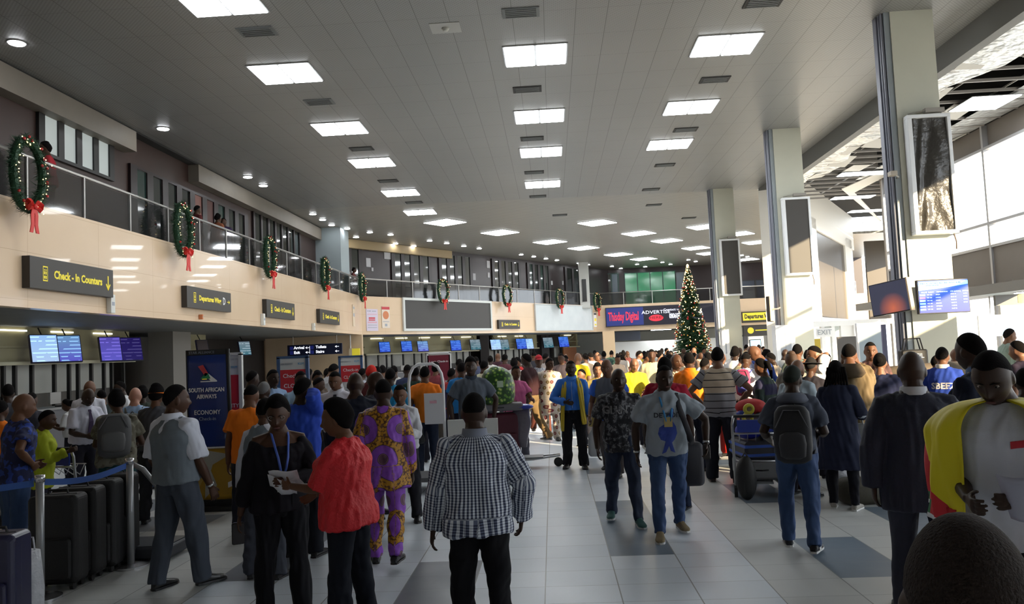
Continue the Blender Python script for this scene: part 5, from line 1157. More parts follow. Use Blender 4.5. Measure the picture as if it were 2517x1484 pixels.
def lanyard(root, k, tm, m, label, badge=None, ln=.28, z1=.16):
    e, L = prop(root, k.T(0,.15,z1), 'lanyard', label, 'lanyard'); g = G(); bz = k.T(0,prof(k.sex,z1)[1]+prof(k.sex,z1)[2]+.062,z1)
    for s_ in (-1, 1): g.tube([L(k.T(s_*.03,-.07,.505)), L(k.T(s_*.062,-.01,.512)), L(k.T(s_*.060,prof(k.sex,.47)[1]+.012,.46)), L(k.T(s_*.045,prof(k.sex,.38)[1]+prof(k.sex,.38)[2]+.036,.37)), L(k.T(s_*.036,prof(k.sex,.34)[1]+prof(k.sex,.34)[2]+.062,.32)), L(k.T(s_*.022,prof(k.sex,.34)[1]+prof(k.sex,.34)[2]+.062,.24)), L(k.T(s_*.006,prof(k.sex,z1)[1]+prof(k.sex,z1)[2]+.058,z1+.05))], .009, 6, flat=.4)
    g.obj('ribbon', m, e, smooth=True); g = G(); c = L(bz); g.box(c.x-.04,c.x+.04,c.y-.004,c.y+.006,c.z-.06,c.z+.035); g.obj('badge', badge or mat('badge_white',(.6,.6,.6),.3), e); return e
def watch(root, k, i, m=None, label='metal wristwatch'):
    S, E, W = k.arm[i]; d = (W-E).normalized(); c = W - d*.02; g = G(); g.tube([c-d*.010, c+d*.010], .033, 14); part_ = g.obj('wristwatch', m or mat('watch_metal',(.5,.5,.5),.25,metal=.8), root, smooth=True); part_['label'] = label
def tie(root, k, m):
    g = G(); g.loft([[k.T(-w, y, z), k.T(w, y, z), k.T(w, y+.008, z), k.T(-w, y+.008, z)] for z, y, w in ((.475,.085,.018),(.45,.10,.022),(.44,.108,.014),(.32,.158,.030),(.12,.160,.040),(.09,.160,.004))]); o = g.obj('tie', m, root)
TIE = m_stripes('striped_tie', (.05,.03,.08), (.5,.45,.5), .05, .4)
def handprop(root, k, i, name, label, cat, build, off=(0,0,0)):
    S, E, W = k.arm[i]; d = (W-E).normalized(); h = W + d*.08 + V(off); e, L = prop(root, h, name, label, cat); build(e); return e
def papers(m=None, w=.21, h=.297, tilt=(60,0,20), n=2):
    def f(e):
        rt = Matrix.Rotation(R(tilt[2]),3,'Z') @ Matrix.Rotation(R(tilt[0]),3,'X') @ Matrix.Rotation(R(tilt[1]),3,'Y')
        for q in range(n):
            g = G(); g.xf = (rt @ Matrix.Rotation(R(14*q),3,'Z')).to_4x4(); N_ = 6; vs = [((i/N_-.5)*w, (j/N_-.2)*h, .006*q+.012*math.sin(i*1.1+q)) for j in range(N_+1) for i in range(N_+1)]
            g.add(vs, [(j*(N_+1)+i, j*(N_+1)+i+1, (j+1)*(N_+1)+i+1, (j+1)*(N_+1)+i) for j in range(N_) for i in range(N_)]); o = g.obj('sheet', m or mat('paper_sheet',(.70,.70,.74),.5), e, smooth=True); s_ = o.modifiers.new('s','SOLIDIFY'); s_.thickness = .0015
    return f
def handbag(w=.34, h=.26, d=.13, m=None, hl=.22):
    m = m or mat('bag_silver_leather',(.36,.36,.35),.35)
    def f(e):
        g = G(); g.loft([ringpts(V((0,0,z)), V((1,0,0)), V((0,1,0)), w/2*q, d/2*q2, 20, 3.5) for z, q, q2 in ((-hl-h,.92,.9),(-hl-h+.02,1,1),(-hl-h*.5,.98,.85),(-hl,.86,.35),(-hl+.008,.8,.2))]); g.obj('body', m, e, smooth=True)
        for s_ in (-1,1): g = G(); g.tube([(-w*.25,s_*.02,-hl),(-w*.2,s_*.02,-hl*.4),(0,0,-.0),(w*.2,s_*.02,-hl*.4),(w*.25,s_*.02,-hl)], .008, 6); g.obj('handle', m, e, smooth=True)
    return f
# ================================================================== the people nearest the camera
def x_check(r, k, tm):
    g = G(); g.loft([[k.T(x, -.145, z) for x in (-.155,.155)]+[k.T(x, -.15, z) for x in (.155,-.155)] for z in (.385,.39)]); g.obj('yoke_seam', mat('seam_navy',(.02,.025,.06),.8), r)
figure('man seen from behind in a black and white checked long-sleeved shirt', 1163, 975, 5.25, 0, dict(lean=1, legs=((3,4,4),(-3,6,4)), hands=((-.30,.03,.86),(.29,.07,.90)), head=(6,3), poles=((-.7,-.6,-.2),(.7,-.6,-.2))), top='shirt', topm=CHK, bc=(.006,.006,.008), hem=-.13, loose=.050, amp=.012, collarc=(.20,.215,.27), skin='v', wid=1.06, H=1.69, hair='fade', sleeve=1.94)
def x_blackw(r, k, tm):
    lanyard(r, k, tm, mat('ribbon_navy',(.06,.12,.45),.5), 'blue lanyard with white badge on the woman in black', None, z1=.12)
    g = G(); 
    for s_ in (-1,1): g.tube([k.hc+k.hr@V((s_*.035+.026*math.cos(a),.093-.012*abs(math.cos(a)),.004+.018*math.sin(a))) for a in [2*PI*i/14 for i in range(15)]], .0022, 5)
    g.tube([k.hc+k.hr@V((.062,.08,.008)), k.hc+k.hr@V((.08,.0,.005))], .002, 5); g.obj('spectacles', mat('spectacle_metal',(.35,.32,.3),.3,metal=.6), r)
    g = G(); g.tube([k.T(0,.16,.0)+V((0,0,0)), k.T(.01,.165,-.02)], .01, 6)
figure('woman in an off-shoulder black top and trousers looking down at papers', 682, 972, 6.1, 172, dict(lean=2, legs=((3,4,5),(-3,5,3)), hands=((-.02,.30,1.08),(.30,.04,.86)), head=(14,22), poles=((-1,-.3,-.6),None)), sex='f', top='fit', tc=(.008,.007,.010), hair='afro', bc=(.006,.006,.008), loose=.026, hem=-.10, neck=.055, sleeve=1.75, skin='d', wid=1.12, slim=0, extras=x_blackw, H=1.68, waist=.06)
bw = PEOPLE[-1]; kb = root_sk[bw.name][0]
handprop(bw, kb, 1, 'phone_pouch', 'dark leather phone pouch held by the woman in black', 'pouch', lambda e: (G().rbox(-.045,.045,-.012,.012,-.13,.03,.012).obj('case', mat('pouch_black',(.012,.010,.012),.4), e), G().box(-.03,.03,-.016,-.012,.0,.03).obj('card', mat('card_blue',(.05,.08,.4),.4), e)))
figure('woman in a red short-sleeved top seen from the side holding out papers', 846, 985, 5.55, -62, dict(lean=2, legs=((2,4,4),(-3,6,4)), hands=((-.08,.40,1.10),(.16,.34,1.0)), head=(-14,8), poles=((-.2,-.5,-.9),(1,-.4,-.6))), sex='f', top='fit', topm=REDT, hair='afro', bc=(.008,.010,.016), loose=.050, hem=-.10, sleeve=.95, skin='m', wid=1.12, amp=.014, H=1.66)
rw = PEOPLE[-1]; kr = root_sk[rw.name][0]
pp = at(700, 1182, y=5.78); e = tag(empty('papers', tuple(pp), R(-6)), 'folded white papers between the woman in black and the woman in red', 'papers')
for q, (dx, dz, a1, a2) in enumerate(((.0,.02,-58,0),(-.03,-.03,-48,16),(.03,-.05,-40,-14))):
    g = G(); g.xf = Matrix.Translation((dx, .012*q, dz)) @ Matrix.Rotation(R(a2),4,'Y') @ Matrix.Rotation(R(a1+90),4,'X'); N_ = 6
    g.add([((i/N_-.5)*.22, .01*math.sin(i*1.2+q), (j/N_-.5)*.14) for j in range(N_+1) for i in range(N_+1)], [(j*(N_+1)+i, j*(N_+1)+i+1, (j+1)*(N_+1)+i+1, (j+1)*(N_+1)+i) for j in range(N_) for i in range(N_)]); o = g.obj('sheet', mat('paper_sheet',(.70,.70,.74),.5), e, smooth=True); s_ = o.modifiers.new('s','SOLIDIFY'); s_.thickness = .0015
handprop(rw, kr, 1, 'plastic_pouch', 'crumpled clear plastic pouch under the arm of the woman in red', 'pouch', lambda e: G().ell((0,0,0),(.075,.05,.065),16,10).obj('film', mat('film_mauve',(.22,.16,.20),.15,coat=.5,bump=.8,bscale=30), e, smooth=True), (.10,-.16,.03))
def x_vest(r, k, tm):
    vm = cached('vestnear', lambda: mk_top(k, .009, 'vest', -.03, .047, .007, 77, .012)); part('waistcoat', vm, r, mat('waistcoat_grey',(.13,.155,.18),.75,bump=.2,bscale=300)); watch(r, k, 1, label='thin metal bracelet')
figure('man in profile wearing a grey waistcoat over a white shirt and slate trousers', 432, 945, 7.0, 52, dict(lean=-3, legs=((-5,3,4),(11,2,4)), hands=((-.22,.10,.90),(.24,.17,.81)), head=(26,2)), top='shirt', tc=(.62,.64,.72), bc=(.055,.065,.085), loose=.034, hem=-.0, sleeve=.93, skin='d', hair='short', extras=x_vest, collarc=(.62,.64,.72), wid=1.03)
figure('man in a purple and gold circle-print suit walking away with one heel lifted', 940, 935, 7.6, 8, dict(lean=3, legs=((6,4,3),(-12,24,2)), hands=((-.26,.0,.87),(.24,.06,.86)), head=(-10,4)), top='shirt', topm=ANK, botm=ANK, hem=-.22, loose=.04, skin='v', hair='fade', slim=.5, wid=1.04, sleeve=1.9, flare=.15, H=1.74)
def x_camo(r, k, tm):
    me = text_mesh('GIANTS', .115, .001, 'CENTER', .004, 1.0).copy()
    xf = Matrix.Rotation(PI, 4, 'Z')
    for v in me.vertices: co = xf @ v.co; v.co = V(k.T(co.x, .3, .335+co.z))
    project_on(me, tm, -k.f, .004); me.materials.append(mat('print_grey_white',(.34,.34,.35),.7)); link('lettering', me, r)
figure('man in a black and grey camouflage-print T-shirt walking towards the camera', 1518, 905, 9.0, 176, dict(lean=2, legs=((12,4,4),(-8,16,4)), hands=((-.29,.0,.92),(.27,.12,.88)), head=(-6,0), poles=((-.5,-.7,-.3),(.5,-.7,-.3))), top='tee', topm=CAM_, botm=DEN2, slim=.8, skin='v', hair='bald', lod=0, hem=-.13, loose=.028, sleeve=.68, shoes=mat('teal_canvas',(.03,.10,.09),.7), extras=x_camo)
def x_grey(r, k, tm):
    g = G(); outline = [(-.10,.10),(-.085,.16),(-.03,.20),(.0,.26),(.03,.33),(.045,.345),(.06,.34),(.055,.30),(.045,.22),(.075,.17),(.085,.10),(.06,.04),(.02,.00),(.03,-.06),(.06,-.09),(.015,-.07),(.0,-.02),(-.03,-.08),(-.07,-.10),(-.035,-.05),(-.02,.02),(-.075,.04)]
    bm = [(-x, .0, z) for x, z in outline]; N_ = len(bm); me = bpy.data.meshes.new('print'); cx = V((0,0,.12)); vs = [V(p) for p in bm]+[cx]; fs = [(i, (i+1)%N_, N_) for i in range(N_)]
    vs2 = [k.T(v.x, .3, v.z+.02) for v in vs]; me.from_pydata(vs2, [], fs)
    import bmesh; b = bmesh.new(); b.from_mesh(me); bmesh.ops.subdivide_edges(b, edges=b.edges[:], cuts=3, use_grid_fill=True); b.to_mesh(me); b.free()
    project_on(me, tm, -k.f, .004); me.materials.append(mat('print_blue',(.03,.06,.32),.7)); link('bird_print', me, r)
    me = text_mesh('DETROIT', .065, .001, 'CENTER', .002, 1.0).copy(); xf = Matrix.Rotation(PI, 4, 'Z')
    for v in me.vertices: co = xf @ v.co; v.co = V(k.T(co.x, .3, .30+co.z))
    project_on(me, tm, -k.f, .004); me.materials.append(mat('print_dark',(.08,.09,.11),.7)); link('lettering', me, r)
    lanyard(r, k, tm, mat('ribbon_cyan',(.03,.22,.48),.5), 'light blue lanyard with gold badge on the man in grey', mat('badge_gold',(.40,.30,.10),.3), z1=.25); watch(r, k, 0, label='steel wristwatch'); watch(r, k, 1, label='steel wristwatch')
figure('man in a light grey T-shirt with a blue bird print walking towards the camera', 1628, 897, 8.35, 172, dict(lean=4, legs=((-8,14,3),(13,3,4)), hands=((-.36,.16,.95),(.30,-.02,.86)), head=(-8,6), poles=((-1,-.5,.1),(1,-.5,-.2))), top='tee', tc=(.30,.34,.38), botm=DENIM, slim=.8, skin='v', hair='low', lod=0, hem=-.10, loose=.034, shoes=mat('tan_canvas',(.20,.15,.08),.8), extras=x_grey, wid=1.05, sleeve=.72)
gm = PEOPLE[-1]; kg = root_sk[gm.name][0]
e, L = prop(gm, kg.T(-.25,-.05,-.05), 'shoulder_bag', 'black bag hanging by a wide strap behind the man in the bird T-shirt', 'bag'); g = G(); g.tube([L(kg.T(-.10,.05,.497)), L(kg.T(-.115,-.03,.49)), L(kg.T(-.13,-.13,.35)), L(kg.T(-.2,-.17,.1))], .03, 8, flat=.25); g.tube([L(kg.T(-.10,.05,.497)), L(kg.T(-.12,.145,.36)), L(kg.T(-.165,.165,.22)), L(kg.T(-.22,.14,.05)), L(kg.T(-.25,0,-.02))], .03, 8, flat=.25); g.obj('strap', mat('bag_black',(.012,.012,.018),.7), e, smooth=True)
g = G(); g.rbox(-.14,.14,-.22,-.10,-.42,.02,.05); g.obj('body', mat('bag_black',(.012,.012,.018),.7), e, smooth=True)
handprop(gm, kg, 0, 'phone', 'dark phone in the hand of the man in the bird T-shirt', 'phone', lambda e: (G().rbox(-.035,.035,-.006,.006,-.07,.07,.008).obj('case', mat('phone_black',(.01,.01,.01),.3), e), G().box(-.03,.03,-.0075,-.006,-.06,.06).obj('screen', mat('phone_glass',(.02,.02,.03),.1), e)))
def x_hood(r, k, tm):
    g = G(); g.loft([[k.T(x, y, z) for x, y in [(rr*math.cos(a), -.04+rr*.75*math.sin(a)-(.05 if math.sin(a) < 0 else 0)*abs(math.sin(a))) for a in [2*PI*i/22 for i in range(22)]]] for z, rr in ((.43,.13),(.46,.150),(.50,.125),(.53,.09),(.52,.075))]); g.obj('hood', fab((.10,.11,.14)), r, smooth=True)
figure('man seen from behind in a dark cap, grey hooded top and jeans', 1943, 905, 7.65, 4, dict(lean=2, legs=((9,4,3),(-7,16,3)), hands=((-.24,.16,.98),(.20,.22,1.05)), head=(14,8)), top='tee', tc=(.07,.08,.11), botm=DENIM, slim=.6, skin='v', hair='cap', capc=(.02,.025,.02), shoes=mat('black_trainer',(.012,.012,.016),.6), hem=-.04, sleeve=.75, extras=x_hood, H=1.70, palm=(None,None))
backpack(PEOPLE[-1], root_sk[PEOPLE[-1].name][0], mat('pack_black',(.014,.014,.017),.7), 'large black backpack on the man in the dark cap', .33, .50, .2, mat('pack_charcoal',(.03,.03,.035),.7), z=-.09)
for i, so in enumerate([o for o in PEOPLE[-1].children if o.name.startswith('shoe')]):
    h, k1, an, d, fp = root_sk[PEOPLE[-1].name][0].leg[i]; up = (V((0,0,1)) - d*d.z).normalized(); lat = d.cross(up); b = an - up*.075
    for s_ in (-1, 1):
        g = G()
        for q in (.02,.045,.07): g.tube([b+d*(q-.02)+lat*s_*.041+up*.02, b+d*(q+.005)+lat*s_*.036+up*.05], .006, 5)
        g.obj('stripes', SHOEM['w'], so)
figure('broad man in a dark navy suit seen from behind', 2238, 862, 5.75, -8, dict(lean=2, legs=((4,4,4),(-10,14,4)), hands=((-.28,-.02,.87),(.24,.20,1.02)), head=(14,3), poles=((-.6,-.7,-.2),(.6,-.7,-.2))), top='jacket', topm=mat('suit_navy',(.009,.012,.030),.75,var=.35,vscale=60,bump=.2,bscale=200), botm=mat('suit_navy',(.009,.012,.030),.75), hem=-.24, loose=.05, amp=.008, skin='v', hair='bald', wid=1.15, collarc=(.55,.57,.62), H=1.83, sleeve=1.93)
handprop(PEOPLE[-1], root_sk[PEOPLE[-1].name][0], 0, 'papers', 'dark folded newspaper tucked in the hand of the man in the navy suit', 'papers', papers(mat('paper_dark',(.02,.02,.03),.7), .16, .24, (80,0,0), 1)) if False else None
figure('tall man in a dark suit standing beside the man wrapped in a flag', 2406, 815, 6.3, -62, dict(head=(10,8)), top='jacket', tc=(.014,.018,.035), bc=(.01,.01,.015), hair='short', skin='v', H=1.94, collarc=(.10,.16,.30), wid=1.1, hem=-.22, loose=.045)
# --- man wrapped in a flag
def x_flag(r, k, tm):
    g = G(); g.box(-.075,.075,-.001,.001,-.016,.016); me = g.mesh('chest_label'); import bmesh; b = bmesh.new(); b.from_mesh(me); bmesh.ops.subdivide_edges(b, edges=b.edges[:], cuts=6, use_grid_fill=True); b.to_mesh(me); b.free()
    for v in me.vertices: v.co = V(k.T(-.12-v.co.x, .3, .335+v.co.z+v.co.x*.12))
    project_on(me, tm, -k.f, .005); me.materials.append(mat('label_red',(.55,.02,.04),.6)); link('chest_label', me, r)
    me = text_mesh('CECC', .026, .001, 'CENTER', 0, 1.0).copy(); xf = Matrix.Rotation(PI, 4, 'Z')
    for v in me.vertices: co = xf @ v.co; v.co = V(k.T(-.14+co.x, .3, .335+co.z))
    project_on(me, tm, -k.f, .009); me.materials.append(WHT); link('lettering', me, r); watch(r, k, 0, label='pale wristband')
    # orange shirt tied round the waist
    g = G(); rings = []
    for z, e_ in ((-.02,.05),(-.06,.065),(-.12,.07),(-.22,.075),(-.34,.07)):
        rings.append([k.T((.185+e_)*math.cos(a)*(1+.05*math.sin(7*a)), -.02+(.13+e_)*math.sin(a)*(1+.05*math.sin(9*a+z*20)), z-(.0 if math.sin(a) < .3 else .0)) for a in [PI+.05+(PI-.1)*i/30 for i in range(31)]])
    g.loft(rings, cap=False, closed=False)
    o = g.obj('orange_overshirt', mat('cloth_orange',(.80,.17,.02),.75), r, smooth=True); s_ = o.modifiers.new('s','SOLIDIFY'); s_.thickness = .012
    for s2 in (-1,1):
        g = G(); g.tube([k.T(s2*.20,.06,-.06), k.T(s2*.16,.16,-.10), k.T(s2*.13,.18,-.22), k.T(s2*.17,.16,-.34)], [.045,.055,.06,.05], 10, flat=.6); g.obj('orange_sleeve', mat('cloth_orange',(.80,.17,.02),.75), r, smooth=True)
figure('man in a white T-shirt wrapped in a yellow, red and green flag, looking down', 2448, 865, 4.3, 186, dict(lean=2, legs=((2,4,5),(-2,4,5)), hands=((-.07,.27,1.03),(.12,.28,1.01)), head=(8,30), poles=((-.22,-.5,-.7),(.22,-.5,-.7))), top='tee', tc=(.62,.63,.70), bc=(.01,.01,.012), hair='short', skin='v', extras=x_flag, H=1.84, wid=1.02, hem=-.16, loose=.045, collarc=None, curl=(35,35))
fm = PEOPLE[-1]; kf = root_sk[fm.name][0]
handprop(fm, kf, 0, 'papers', 'pale grey paper held up by the man in the flag', 'papers', papers(mat('paper_mauve_grey',(.42,.42,.52),.5), .24, .22, (66,0,-24), 1), (-.10,.03,-.04))
def build_flag():
    e, L = prop(fm, kf.T(0,-.14,-.3), 'flag', "yellow, red and green flag with white hem draped round a man's shoulders", 'flag')
    NA, NZ = 72, 44; vs = []
    for j in range(NZ+1):
        v = j/NZ
        for i in range(NA+1):
            u = i/NA; a = R(62 - 304*u); q = min(1, v/.30); q2 = math.sin(q*PI/2)**.72; vv = max(0, v-.07); dr = vv*vv/(vv+.06)          # from the front edge on his right, round the back, to the other
            sx = .075+.240*q2+.015*v; sy = .075+.135*q2+.025*v; w_ = 1+(.05*math.sin(9*a+4*v)+.03*math.sin(21*a-5*v))*q*(.4+v)
            ca, sa = math.cos(a), math.sin(a); sh = .512 - .050*q2*abs(ca)
            z = sh + .01*(1-q) - dr*.54 + (.0 if v < .9 else 0)
            if u < .22: z -= .16*(v**2)*(1-u/.22)*.6
            vs.append(tuple(L(kf.T(sx*ca*w_, -.005+sy*sa*w_, z))))
    fs = [(j*(NA+1)+i, j*(NA+1)+i+1, (j+1)*(NA+1)+i+1, (j+1)*(NA+1)+i) for j in range(NZ) for i in range(NA)]
    MF = [mat('flag_yellow',(.78,.66,.01),.6), mat('flag_red',(.60,.02,.03),.6), mat('flag_green',(.02,.16,.05),.6), mat('flag_hem_white',(.7,.7,.72),.6)]
    t = NT('flag_cloth', .6); x = t.xyz(t.attr()); ue = t.math('SUBTRACT', .5, t.math('ABSOLUTE', t.math('SUBTRACT', x[0], .5)))
    isr = t.math('MULTIPLY', t.math('GREATER_THAN', x[1], t.math('SUBTRACT', 1.07, t.math('MULTIPLY', ue, 3.1))), t.math('GREATER_THAN', x[1], .40))
    c = t.mix(isr, (.78,.66,.01), (.60,.02,.03)); c = t.mix(t.math('MULTIPLY', t.math('GREATER_THAN', x[1], .86), t.math('GREATER_THAN', ue, .13)), c, (.02,.16,.05)); c = t.mix(t.math('GREATER_THAN', x[1], .965), c, (.7,.7,.72)); t.bump(t.noise(t.obj(), 5, 3), .35, .02); FM = t.col(c)
    g = G(); g.v = vs; g.f = fs; g.mi = [0]*len(fs)
    o = g.obj('cloth', FM, e, smooth=True); at_ = o.data.attributes.new('cloth', 'FLOAT_VECTOR', 'POINT'); at_.data.foreach_set('vector', [q for j in range(NZ+1) for i in range(NA+1) for q in (i/NA, j/NZ, 0.0)]); s_ = o.modifiers.new('s','SOLIDIFY'); s_.thickness = .008
    g = G(); g.loft([[L(kf.T(x, y+.01*math.sin(z*30), z)) for x, y in ((.30,.02),(.27,.09),(.22,.14),(.19,.17))] for z in (.02,-.10,-.22,-.36)], cap=False, closed=False); o = g.obj('trailing_corner', [MF[1]], e, smooth=True); s_ = o.modifiers.new('s','SOLIDIFY'); s_.thickness = .008
    g = G(); g.tube([L(kf.T(x, y, z)) for x, y, z in ((.305,.02,.02),(.31,.03,-.10),(.285,.06,-.22),(.25,.10,-.36))], .012, 6); g.obj('white_edge', MF[3], e)
    g = G(); g.tube([L(kf.T(.02,.20,-.10)), L(kf.T(.02,.21,-.2)), L(kf.T(.03,.21,-.36))], .008, 6); g.obj('drawstring', WHT, e)
build_flag()
# --- head close to the lens
figure('person with close-cropped hair whose rounded head is close to the lens', 2400, 1322, 1.02, -6, dict(lean=8, head=(0,16)), top='tee', tc=(.03,.03,.035), bc=(.02,.02,.02), hair='short', skin='v', H=1.69, gh=1, bald_hair='crop')
# ================================================================== the next ranks
Pn = figure
Pn('man in a dark navy patterned T-shirt with a bent arm near the counters', 40, 968, 8.0, 70, dict(hands=((-.16,.22,.98),(.22,.06,1.0)), head=(10,6), poles=((-1,-.4,-.2),(.9,-.9,.1))), top='tee', topm=NAVP, botm=DENIM, skin='m', hair='bald')
Pn('person in an orange top at the very edge of the picture', -8, 985, 8.9, 20, 'hold', top='tee', tc=ORA, bc=(.05,.08,.14), skin='d')
Pn('short person in a yellow-green jacket behind the man in navy', 100, 1008, 8.9, 100, 'onehand', top='jacket', tc=(.42,.48,.03), bc=(.03,.03,.05), skin='d', sex='f', hair='low')
Pn('airline worker in a white shirt and striped tie behind a trolley', 203, 955, 11.3, 150, dict(lean=10, hands=((-.18,.34,1.05),(.18,.38,1.02)), head=(10,18)), top='shirt', tc=(.62,.62,.70), skin='v', hair='bald', sleeve=.8, extras=lambda r,k,t: tie(r,k,TIE), collarc=(.6,.6,.68))
Pn('man in a white shirt with his back turned at the near counter', 214, 936, 12.6, 20, 'hold', top='shirt', tc=(.60,.60,.66), skin='m', hair='bald', sleeve=.8)
Pn('woman in a white blouse seated low at the near counter', 176, 962, 14.0, -60, 'hold', sex='f', top='shirt', tc=(.55,.55,.55), skin='d', sleeve=.8, H=1.45, hair='bun')
Pn('slim man in a white shirt standing far back under the balcony', 304, 936, 14.4, -100, 'stand', top='shirt', tc=(.5,.5,.5), skin='v')
Pn('pale bald man in a light blue shirt with a bag strap', 329, 953, 11.0, 10, 'hold', top='shirt', tc=(.30,.42,.60), bc=(.05,.05,.07), skin='l', hair='bald', sleeve=.7)
backpack(PEOPLE[-1], root_sk[PEOPLE[-1].name][0], mat('pack_olive',(.10,.10,.085),.7), 'olive shoulder pack on the pale bald man', .26, .34, .12, z=.05)
Pn('person with thick dark hair and green trousers bending to a trolley', 285, 965, 8.9, 6, dict(lean=16, hands=((-.2,.45,1.0),(.2,.42,1.02)), head=(-20,6), legs=((6,4,4),(-3,6,4))), sex='f', top='tee', topm=m_blotch('olive_camouflage', (.10,.09,.06), (.16,.15,.11), 14), bc=(.012,.05,.055), skin='d', hair='puff', shoes=mat('trainer_black_green',(.02,.03,.02),.6), H=1.70)
backpack(PEOPLE[-1], root_sk[PEOPLE[-1].name][0], mat('pack_grey',(.07,.07,.072),.7), 'bulging grey backpack on the person bending to the trolley', .34, .46, .2, mat('pack_grey2',(.10,.10,.10),.7), z=-.02)
Pn('woman with an orange headband behind the man in the waistcoat', 380, 946, 9.9, 20, 'stand', sex='f', top='shirt', tc=(.07,.07,.08), bc=(.03,.03,.035), skin='m', hair='puff')
kx = root_sk[PEOPLE[-1].name][0]; g = G(); g.xf = Matrix.Translation(kx.hc) @ kx.hr.to_4x4(); g.torus((0,0,.02), .098, .014, 28, 8, ax='z', sx=.86, sz=1.1); g.obj('headband', fab(ORA), PEOPLE[-1], smooth=True)
Pn('man with his back turned in a bright orange T-shirt beside the blue banner', 612, 946, 9.0, 12, 'onehand', top='tee', tc=ORA, bc=(.02,.02,.03), skin='m', hair='fade', loose=.045)
Pn('woman in black with long hair half hidden by the blue banner', 588, 958, 11.5, 30, 'stand', sex='f', top='shirt', tc=BLK, hair='long', skin='v')
Pn('grey-haired man in a black and white jacket beyond the orange T-shirt', 643, 938, 10.4, 25, 'stand', top='jacket', topm=m_stripes('black_white_yoke', (.012,.012,.016), (.5,.5,.55), .5, .12), skin='v', hair='low', bald_hair='grey', collarc=(.5,.5,.55))
Pn('man looking sideways between the priority stand and the notice stand', 611, 911, 13.0, 60, 'stand', top='shirt', tc=(.5,.5,.52), skin='v')
Pn('man in a light blue shirt standing before the beige wall', 665, 908, 12.2, 150, 'stand', top='shirt', tc=(.30,.42,.62), bc=(.02,.03,.06), skin='v', sleeve=.8)
Pn('woman in a grey waistcoat and white sleeves hidden behind the woman in black', 645, 978, 7.25, 20, 'stand', sex='f', top='shirt', tc=(.55,.55,.60), bc=(.05,.055,.07), hair='low', skin='d', extras=lambda r,k,t: part('waistcoat', cached('vf'+key(POSES['stand'],'f'), lambda: mk_top(k,.012,'vest',-.02,.045,.006,5)), r, mat('waistcoat_grey',(.13,.155,.18),.75)))
Pn('man in a royal blue shirt holding a phone to his ear', 735, 928, 8.0, 20, dict(lean=4, hands=((-.26,.05,.86),(.125,.06,1.53)), head=(28,6)), top='shirt', tc=(.035,.085,.50), bc=(.012,.014,.02), skin='v', hair='short', H=1.78)
Pn('young airline worker in a white shirt and black striped tie facing the camera', 828, 912, 11.0, 195, 'hold', top='shirt', tc=(.62,.60,.66), bc=(.02,.02,.03), skin='m', hair='fade', sleeve=.8, extras=lambda r,k,t: tie(r,k,m_stripes('black_white_tie', (.02,.02,.03), (.6,.6,.6), .045, .4)), collarc=(.6,.6,.65))
Pn('man with short hair standing in front of the first check-in closes notice', 735, 912, 11.8, 160, 'stand', top='shirt', tc=(.25,.35,.45), skin='v')
Pn('man in a pale shirt leaning towards the desk beyond the notice stand', 793, 896, 15.0, 40, 'reach', top='shirt', tc=(.42,.42,.44), skin='m')
Pn('woman with bushy hair in front of the pale shirted leaning man', 776, 913, 14.4, 150, 'onehand', sex='f', top='tee', tc=(.12,.09,.07), hair='puff', skin='d')
Pn('person in a rust red patterned top by the notice stand', 768, 928, 13.6, 90, 'hold', sex='f', top='tee', topm=m_blotch('rust_print', (.20,.05,.03), (.05,.03,.03), 20), hair='low', skin='d')
Pn('heavy man in a dark suit with his back turned, blocking the view of the desks', 872, 920, 8.7, 4, 'stand', top='jacket', tc=(.014,.016,.024), bc=(.05,.055,.065), skin='v', hair='bald', wid=1.12, H=1.80)
Pn('man with a shaved head turned sideways next to the heavy man in a dark suit', 910, 921, 9.8, 100, 'stand', top='jacket', tc=(.02,.02,.03), bc=(.045,.05,.06), skin='v', hair='bald', H=1.78)
Pn('person in a red knitted cap in the queue at the slanted desks', 909, 898, 13.0, 20, 'stand', top='jacket', tc=(.10,.02,.02), hair='cap', capc=(.6,.03,.02), skin='d')
Pn('person in a turquoise jacket with a dark strap', 957, 905, 12.6, 12, 'stand', top='jacket', tc=(.02,.22,.42), skin='v', hair='short')
Pn('young woman in a white shirt and black waistcoat with a green strap', 985, 935, 9.5, 188, 'hold', sex='f', top='shirt', tc=(.6,.6,.62), bc=(.02,.02,.025), skin='m', hair='low', H=1.62)
Pn('man with his back turned in an orange T-shirt holding a bundle', 1043, 900, 13.2, 6, dict(lean=1, hands=((-.20,.10,.95),(.27,.03,.86)), legs=((2,4,4),(-2,4,4)), head=(0,2)), top='tee', tc=ORA, botm=DEN2, skin='m', hair='short', loose=.045, shoes=mat('trainer_yellow',(.55,.42,.04),.6))
om = PEOPLE[-1]
Pn('man in a dark green top behind the white tube arch', 1019, 900, 14.6, 0, 'stand', top='tee', tc=(.02,.04,.03), skin='v')
Pn('tall man in a dark grey polo shirt walking towards the camera', 1156, 882, 12.4, 176, dict(lean=2, legs=((10,4,3),(-8,14,3)), hands=((-.30,.0,.90),(.28,.05,.88)), head=(6,-2), poles=((-1,-.3,-.2),(1,-.3,-.2))), top='tee', tc=(.085,.10,.125), bc=(.03,.03,.04), skin='v', hair='tall', collarc=(.03,.04,.06), sleeve=.72, H=1.88)
Pn('person carrying a bright blue bag behind the man in the grey polo', 1133, 890, 14.6, 10, 'stand', top='tee', tc=(.02,.18,.48), skin='d')
Pn('person in a pale yellow shirt behind the green wrapped bundle', 1187, 885, 16.6, 20, 'stand', top='shirt', tc=(.62,.60,.42), skin='d')
